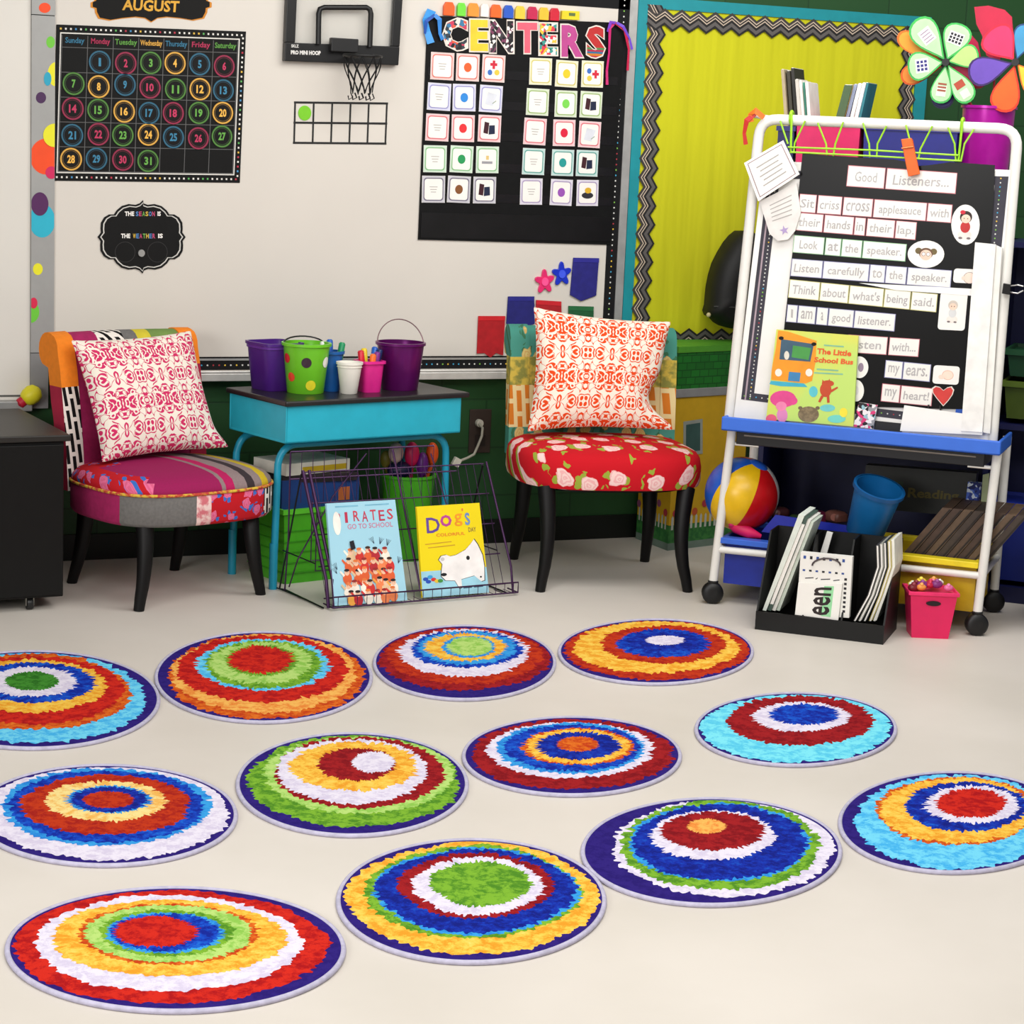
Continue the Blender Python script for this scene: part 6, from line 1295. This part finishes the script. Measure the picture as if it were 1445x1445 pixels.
t = thing('magnet_strip', 'dark strip below the white board edge at the easel tray', 'strip', K(1255, 605, .02)); part('strip', MB(M((24, 24, 26), .5)).poly(CF, [CF.px(*p, .025) for p in ((1233, 606), (1272, 610), (1273, 598), (1234, 594))], .014, .02), t)
t = thing('blue_sponge', 'small bright blue eraser at the lower right of the chart', 'eraser', K(1360, 590, .02)); part('eraser_body', MB(M((35, 90, 190), .5)).poly(CF, [CF.px(*p, .02) for p in ((1346, 592), (1374, 594), (1376, 562), (1350, 572))], .0135, .0185), t)
# ---------------------------------------------------------------- bookcase behind the cart with bins and pinwheels
OB = -.62; SH = 1.36
bcs = thing('navy_bookcase', 'dark navy storage shelf standing behind the easel cart', 'shelf unit', CF.w(.9, 0, OB-.17))
na = M((16, 20, 66), .45); s0 = CF.px(1092, 300, OB)[0]; s1 = s0+1.75
mb = MB(na)
for q_ in ((s0, s1, SH-.02, SH), (s0, s1, .0, .06), (s0, s1, .66, .68)): mb.fbox(CF, *q_, OB-.34, OB)
for a in (s0, CF.px(1408, 500, OB)[0]-.02, s1-.02): mb.fbox(CF, a, a+.02, .0, SH, OB-.34, OB)
mb.fbox(CF, s0, s1, 0, SH, OB-.35, OB-.34)
part('shelf_carcass', mb, bcs)
sb_ = CF.px(1412, 500, OB)[0]
for a, c, z, h, lb in ((sb_, (66, 84, 22), .70, .14, 'olive green bin on the navy shelf right of the easel'), (sb_, (20, 62, 36), .86, .10, 'green tray stacked on the olive bin right of the easel'), (sb_, (22, 40, 130), .08, .30, 'blue bin at the bottom of the navy shelf right of the easel')):
    t = thing('shelf_bin', lb, 'bin', CF.w(a+.2, z, OB-.15), 0, 'bins on the navy shelf'); P_ = CF.w(a+.24, z, OB-.15); part('bin_wall', rbox(MB(M(c, .45)), P_, .44, .26, h, math.atan2(cd_.y, cd_.x), .92), t); part('rim', rbox(MB(M(tuple(min(255, int(v*1.2)) for v in c), .45)), P_+up*(h-.02), .455, .275, .022, math.atan2(cd_.y, cd_.x), 1., .01), t)
pb = thing('blue_tub', 'large navy rounded tub on the floor at the right edge', 'tub', CF.w(1.28, 0, -.36)); part('tub_wall', MB(M((14, 28, 105), .35)).lathe(CF.w(1.28, 0, -.36), [(.16, .0), (.19, .02), (.20, .12), (.185, .16), (.205, .18), (.21, .34), (.20, .345), (.19, .32), (.17, .05), (.01, .04)], 40, close=False), pb, smooth=True); part('rim', MB(M((20, 38, 125), .35)).tube([CF.w(1.28, .345, -.36)+Vector((.205*math.cos(a), .205*math.sin(a), 0)) for a in [2*math.pi*i/40 for i in range(40)]], .008, 8, True), pb, smooth=True)
ra_ = math.atan2(cd_.y, cd_.x)
def topbin(lb, u0, u1, vt, c, nm='book_bin', d=OB+.0):
    a0 = CF.px(u0, 200, d-.02)[0]; a1 = CF.px(u1, 200, d-.02)[0]; zt_ = CF.px((u0+u1)/2, vt, d-.02)[1]; h = zt_-SH-.001
    P_ = CF.w((a0+a1)/2, SH+.001, d-.17); t = thing(nm, lb, 'bin', P_, ra_, 'book bins on top of the navy shelf')
    part('bin_wall', rbox(MB(M(c, .4, var=.1)), P_, a1-a0, .28, h, ra_, .92), t); part('rim', rbox(MB(M(tuple(min(255, int(v*1.15)+4) for v in c), .4)), P_+up*(h-.018), a1-a0+.012, .292, .019, ra_, 1., .01), t); return t, a0, a1, h
topbin('dark navy book bin at the left end, half behind the easel frame', 1096, 1119, 178, (22, 26, 82)); TB1 = topbin('hot pink book bin full of thin books behind the easel top bar', 1122, 1212, 170, (205, 22, 92)); topbin('royal blue glossy book bin behind the middle of the easel top bar', 1217, 1350, 178, (24, 30, 120))
bks = [(1102, 98, 118, (176, 160, 130)), (1110, 100, 116, (60, 56, 44)), (1116, 96, 118, (42, 40, 36)), (1122, 112, 128, (205, 200, 190)), (1127, 114, 132, (232, 228, 220)), (1131, 116, 134, (60, 140, 120)), (1136, 116, 140, (236, 232, 226))]
k = 0; nmz = ['tan', 'dark olive', 'black', 'cream', 'white', 'teal', 'wide white']
for i, (u, v, u2, c) in enumerate(bks):
    d = OB-.06-.014*(i % 3); a = CF.px(u, v, d); b0 = CF.px(u+14, 176, d); a_b = b0[0]; th = .012
    t = thing('thin_book', '%s thin book standing upright in the left clump above the pink bin' % nmz[i], 'book', CF.w(a_b, SH+.02, d), 0, 'thin books standing in the pink bin')
    P_ = [(a_b+.03, SH+.012), (a_b+.03+th, SH+.012), (a[0]+th, a[1]), (a[0], a[1])]; part('cover', MB(M(c, .5)).poly(CF, P_, d-.17, d), t); part('pages', MB(PAPER).poly(CF, [(p[0]+.003*(1 if j in (0, 3) else -1), p[1]+(.002 if j > 1 else .01)) for j, p in enumerate(P_)], d-.168, d-.002), t)
bks = [(1196, 120, (70, 95, 60), 'green'), (1201, 120, (200, 170, 60), 'yellow'), (1207, 119, (150, 160, 190), 'grey blue'), (1213, 118, (235, 232, 226), 'white'), (1219, 117, (236, 236, 234), 'second white'), (1223, 117, (40, 120, 130), 'teal')]
for i, (u, v, c, nm) in enumerate(bks):
    d = OB-.06-.012*(i % 3); a = CF.px(u, v, d); b0 = CF.px(u-26+i*2, 186, d); th = .013 if i != 0 else .03
    t = thing('thin_book', '%s book leaning to the right in the right clump above the pink bin' % nm, 'book', CF.w(b0[0], SH+.02, d), 0, 'thin books standing in the pink bin')
    P_ = [(b0[0]-.06, SH+.012), (b0[0]-.06+th, SH+.012), (a[0]+th*.6, a[1]), (a[0]-th*.4, a[1])]; part('cover', MB(M(c, .5)).poly(CF, P_, d-.17, d), t); part('pages', MB(PAPER).poly(CF, [(p[0]+.003*(1 if j in (0, 3) else -1), p[1]+(.002 if j > 1 else .01)) for j, p in enumerate(P_)], d-.168, d-.002), t)
# purple pail of pinwheels
dP = OB-.12; c0 = CF.px(1396, 150, dP); cP = CF.w(c0[0], SH+.001, dP); hP = c0[1]-SH
pu = thing('pinwheel_pail', 'glossy magenta pail holding pinwheels behind the right of the easel top', 'pail', cP)
part('pail_wall', MB(M((170, 20, 150), .28, .25)).lathe(cP, pot(.080, .098, hP), 40, close=False), pu, smooth=True); part('base_ring', MB(M((140, 15, 125), .3)).lathe(cP, [(.082, .0), (.084, .0), (.084, .012), (.082, .012)], 40, close=False), pu, smooth=True)
def pinwheel(lb, cpx, petals, d, stem_to, rim_dark=True, deco=None):
    c2 = CF.px(*cpx, d); t = thing('pinwheel', lb, 'pinwheel', CF.w(*c2, d), 0, 'pinwheels in the magenta pail')
    for i, (tip, wd, col, edge) in enumerate(petals):
        tp = CF.px(*tip, d); v = Vector(tp)-Vector(c2); L = v.length; e = v/L; n = Vector((-e.y, e.x)); dd = .006+.004*(i % 3)
        def pet(s, w2):
            P_ = []
            for k in range(25):
                tt = 2*math.pi*k/24; x = (1-math.cos(tt))/2; y = math.sin(tt)*(x**.8)*.62
                P_.append(tuple(Vector(c2)+e*(L*(.04+.96*x)*s)+n*(y*w2)))
            return P_[:-1]
        mb = MB(M(edge, .6)).poly(CF, pet(1, wd), d+dd, d+dd+.004); mb.use(M(col, .6, var=.08)).poly(CF, [tuple(Vector(p)*.88+(Vector(c2)+e*L*.62)*.12) for p in pet(1, wd)], d+dd+.0052)
        if deco and i in deco: 
            m0 = Vector(c2)+e*L*.62
            for kind, cc_, ox, oy, w_, h_ in deco[i]:
                mb.use(M(cc_, .6)); o = m0+e*ox+n*oy; mb.poly(CF, [tuple(o+e*a_*h_+n*b_*w_) for a_, b_ in ((-1, -1), (1, -1), (1, 1), (-1, 1))], d+dd+.0062+.0003*kind)
        part('petal', mb, t)
    part('hub', MB(M((16, 16, 18), .5)).ell(CF, c2, .014, .014, d, d+.028, 18), t); st = CF.w(*c2, d); part('stick', MB(M((200, 60, 70), .5)).tube([st-CF.n*.004, CF.w(*CF.px(*stem_to, dP), dP)+up*-.06], .004, 8), t, smooth=True)
GR = (60, 175, 80); LG = (175, 215, 165); BK = (30, 30, 40); WH = (232, 228, 228)
grid_ = [(0, WH, 0, 0, .028, .022)]+[(1, BK, -.012+.012*(k//4), -.02+.013*(k % 4), .0045, .0045) for k in range(12)]
grid2 = [(0, WH, 0, 0, .026, .024)]+[(1, (50, 50, 120), -.014+.014*(k//3), -.014+.014*(k % 3), .005, .005) for k in range(9)]
lines_ = [(0, WH, 0, 0, .024, .028)]+[(1, (150, 130, 150), -.02+.012*k, 0, .018, .002) for k in range(4)]
lines2 = [(0, (215, 225, 205), .012, 0, .018, .02)]+[(1, (150, 80, 60), -.014+.012*k, 0, .016, .0035) for k in range(3)]
pinwheel('pinwheel backing petals in orange and navy behind the green picture pinwheel', (1335, 92), [((1268, 48), .085, (240, 160, 50), (232, 110, 30)), ((1272, 110), .09, (240, 140, 50), (225, 90, 25)), ((1330, 154), .10, (58, 52, 110), (34, 32, 70)), ((1392, 118), .08, (205, 50, 90), (190, 30, 60))], dP+.03, (1385, 150))
pinwheel('green pinwheel with small printed pictures on its petals, left of the big pink one', (1336, 88), [((1292, 28), .125, LG, GR), ((1358, 34), .125, LG, GR), ((1282, 96), .125, LG, GR), ((1326, 146), .095, LG, GR), ((1370, 144), .095, LG, GR), ((1382, 76), .10, (170, 200, 120), GR)], dP+.07, (1388, 152), deco={0: lines_, 1: grid_, 2: grid2, 3: lines2, 4: [(0, (170, 70, 50), -.01, 0, .018, .014), (1, (215, 222, 205), .03, 0, .016, .016)]})
pinwheel('large pinwheel with purple, orange and pink petals cut by the right edge', (1434, 88), [((1367, 106), .125, (100, 70, 170), (52, 28, 90)), ((1413, 158), .125, (232, 92, 28), (215, 50, 25)), ((1398, 42), .15, (215, 45, 95), (200, 25, 55)), ((1452, 34), .10, (60, 140, 185), (30, 60, 110)), ((1470, 130), .10, (240, 190, 50), (225, 110, 30))], dP+.08, (1408, 152))
t = thing('pink_flag', 'dark pink cloth flag petals standing above the purple petal', 'flag', CF.w(*CF.px(1410, 70, dP), dP)); P_ = [CF.px(*p, dP) for p in ((1375, 10), (1395, 8), (1418, 14), (1428, 24), (1430, 48), (1418, 50), (1410, 90), (1392, 78), (1386, 50), (1378, 34))]; part('flag_cloth', MB(M((188, 25, 62), .6, var=.12, scale=9)).poly(CF, P_, dP-.004, dP+.004), t)
P_ = [CF.px(*p, dP-.03) for p in ((1356, 50), (1368, 46), (1380, 60), (1384, 80), (1370, 84), (1358, 74))]; part('side_flag', MB(M((205, 32, 80), .6)).poly(CF, P_, dP-.035, dP-.03), t); part('stick', MB(M((190, 40, 60), .5)).tube([K(1405, 70, dP), K(1402, 150, dP)-up*.05], .004, 8), t, smooth=True)
# ================================================================ FLOOR THINGS IN FRONT OF THE CART
LA = F(1065, 888); LB = F(1246, 910); md = (LB-LA).normalized(); mn = Vector((md.y, -md.x, 0)); MF = Fr(LA, md, up); MW = (LB-LA).length
mg = thing('magazine_box', 'black cardboard file box with three compartments in front of the cart', 'file box', LA, math.atan2(md.y, md.x)); bkm = M((12, 12, 12), .5, spec=.3)
MD = .26; MH = .33
zf = MF.px(1066, 862)[1]
part('front_panel', MB(bkm).fbox(MF, 0, MW, 0, zf, -.006, 0), mg); part('base_panel', MB(bkm).fbox(MF, .006, MW-.006, 0, .006, -MD, -.006), mg); part('back_panel', MB(bkm).fbox(MF, .0, MW, 0, MH, -MD-.006, -MD), mg)
def side(a): 
    m_ = MB(bkm); pr_ = [(-.006, 0), (-.006, zf), (-MD*.55, MH), (-MD, MH), (-MD, 0)]
    A_ = [m_.av(MF.w(a, z, d)) for d, z in pr_]; B_ = [m_.av(MF.w(a+.006, z, d)) for d, z in pr_]; m_.af(A_); m_.af(B_[::-1])
    for i in range(5): m_.af([A_[i], B_[i], B_[(i+1) % 5], A_[(i+1) % 5]])
    return m_
for a in (0, MW*.36, MW*.66, MW-.006): part('divider' if 0 < a < MW-.01 else 'side_panel', side(a), mg)
def slab_(nm, lb, cat, pts, d0, d1, c, group, pg=True):
    t = thing(nm, lb, cat, MF.w(*MF.px(*pts[0], d1), d1), 0, group); P_ = [MF.px(*p, d1) for p in pts]; part('cover', MB(c).poly(MF, P_, d0, d1), t)
    if pg: part('page_edge', MB(PAPER).poly(MF, [tuple(Vector(cen(P_))+(Vector(p)-Vector(cen(P_)))*.86) for p in P_], d0+.004, d1+.0012), t)
G2 = 'books and papers in the black file box'
for i, (x, c, nm) in enumerate(((0, (215, 222, 212), 'pale mint'), (7, (70, 90, 80), 'dark green'), (13, (232, 230, 222), 'white'), (19, (200, 210, 196), 'light grey green'))):
    slab_('thin_book', '%s thin book leaning in the left compartment of the black file box' % nm, 'book', [(1076+x, 861), (1081+x, 862), (1139+x*.7-4, 728+i*3), (1131+x*.7-4, 726+i*3)], -.22, -.03-.01*i, M(c, .5), G2, c[0] < 120)
for i, (x, c, nm) in enumerate(((0, (60, 58, 56), 'charcoal'), (7, (150, 150, 140), 'grey'), (14, (40, 46, 48), 'black'), (22, (190, 176, 110), 'mustard'), (28, (225, 226, 216), 'white'))):
    t = thing('thin_book', '%s thin book curving in the right compartment of the black file box' % nm, 'book', MF.w(*MF.px(1205+x, 878, -.03), -.03), 0, G2); d1 = -.03-.008*i; mb = MB(M(c, .5)); L_ = [(1204+x, 876), (1224+x*.75, 840), (1237+x*.75, 800), (1236+x*.75, 762-i*2+8)]
    P_ = [MF.px(*p, d1) for p in L_]; P2 = [(p[0]+.012, p[1]+.003) for p in P_]; mb.poly(MF, P_+P2[::-1], -.22, d1); part('cover', mb, t); part('page_edge', MB(PAPER).poly(MF, [(p[0]+.003, p[1]) for p in P_]+[(p[0]+.008, p[1]) for p in P_[::-1]], d1, d1+.001), t)
slab_('white_binder', 'white folded board standing up at the back of the middle compartment', 'board', [(1156, 785), (1165, 787), (1175, 752), (1167, 750)], -.20, -.19, M((232, 230, 224), .5), G2, False)
q = [MF.px(*p, -.02) for p in ((1124, 866), (1198, 872), (1203, 786), (1130, 779))]; t = thing('flash_cards', 'white card pack with black and blue dotted border in the file box', 'card pack', MF.w(*q[0], -.02), 0, G2)
part('card_front', MB(M((234, 232, 226), .5, var=.02)).poly(MF, q, -.045, -.020), t); mb = MB(M((30, 50, 130), .6))
for i in range(7): mb.use(M([(50, 80, 150), (30, 30, 34)][i % 2], .6)); mb.poly(MF, sq(q, .06+.125*i, .11+.125*i, .90, .95), -.0194); mb.poly(MF, sq(q, .06+.125*i, .11+.125*i, .70, .73), -.0194)
for i in range(8): mb.use(M((36, 34, 40), .6)).poly(MF, sq(q, .87, .92, .08+.075*i, .12+.075*i), -.0194)
mb.use(M((50, 50, 56), .6)); mb.text(MF, sq(q, .10, .78, .555, .625), 'Site / Tat', -.0194, .0) if False else None
for i, (a, b) in enumerate(((.12, .28), (.32, .36), (.42, .60), (.66, .78))): mb.poly(MF, [bil(q, a, .58), bil(q, b, .60), bil(q, b, .615), bil(q, a, .595)], -.0194)
part('border_print', mb, t); part('handle_ring', MB(M((60, 46, 50), .4)).tube([MF.w(*MF.px(1166+20*math.cos(a), 796-10*math.sin(a)+2, -.015), -.015) for a in [math.pi*i/10 for i in range(11)]], .003, 6), t, smooth=True)
q = [MF.px(*p, 0) for p in ((1121, 868), (1182, 876), (1188, 824), (1126, 823))]; t = thing('flash_cards', 'white card pack lettered een sideways at the front of the file box', 'card pack', MF.w(*q[0], -.01), 0, G2)
part('card_front', MB(M((238, 236, 230), .5, var=.02)).poly(MF, q, -.018, -.008), t); mb = MB(M((150, 215, 160), .6)).poly(MF, sq(q, .60, .82, .06, .92), -.0076)
mb.use(M((40, 30, 30), .6)); tq_ = [bil(q, .78, .08), bil(q, .78, .88), bil(q, .38, .88), bil(q, .38, .08)]; mb.text(MF, tq_, 'een', -.0072, .02); part('word_print', mb, t)
# pink basket of sweets
PA = F(1288, 901); PB = F(1343, 903); pc_ = (PA+PB)/2+Vector((.02, .06, 0)); pk_ = thing('pink_basket', 'hot pink tapered basket heaped with small toys on the floor by the cart', 'basket', pc_, .15)
ra2 = math.radians(-24)
part('basket_wall', rbox(MB(M((222, 32, 92), .4, var=.05)), pc_, .165, .13, .165, ra2, .78, .004), pk_); part('rim', rbox(MB(M((232, 45, 105), .4)), pc_+up*.155, .178, .142, .013, ra2, 1., .008), pk_, bevel=.002)
hq_ = Fr(pc_+Matrix.Rotation(ra2, 3, 'Z') @ Vector((0, -.0645, 0)), Matrix.Rotation(ra2, 3, 'Z') @ Vector((1, 0, 0)), up); part('handle_slot', MB(M((30, 14, 20), .6)).ell(hq_, (0, .128), .026, .009, -.001, .0015, 20), pk_)
rnd = random.Random(9); tc = [((190, 30, 60), 'red'), ((235, 205, 60), 'yellow'), ((225, 110, 160), 'pink'), ((230, 225, 215), 'white'), ((130, 50, 120), 'purple'), ((235, 150, 70), 'orange'), ((120, 30, 40), 'maroon')]
pos = ['left back', 'left front', 'centre back', 'centre front', 'right back', 'right front', 'middle top', 'far left', 'far right', 'top left', 'top right', 'front middle', 'back middle', 'upper centre']
for i in range(14):
    c, cn = tc[i % 7]; a = rnd.uniform(-.07, .07); b = rnd.uniform(-.045, .045); p = pc_+Matrix.Rotation(ra2, 3, 'Z') @ Vector((a, b, .165+.02*(1-(a/.08)**2)+rnd.uniform(0, .012))); r = rnd.uniform(.012, .019)
    t = thing('tiny_toy', '%s tiny trinket at the %s of the pink basket heap' % (cn, pos[i]), 'trinket', p-up*r, 0, 'trinkets heaped in the pink basket'); part('body', MB(M(c, .4)).sphere(p, r, 10, 8, 1.2, .9, .8), t, smooth=True); part('tip', MB(M(tuple(min(255, v+25) for v in c), .4)).sphere(p+Vector((-.3, -.4, .7))*r, r*.45, 8, 6), t, smooth=True)
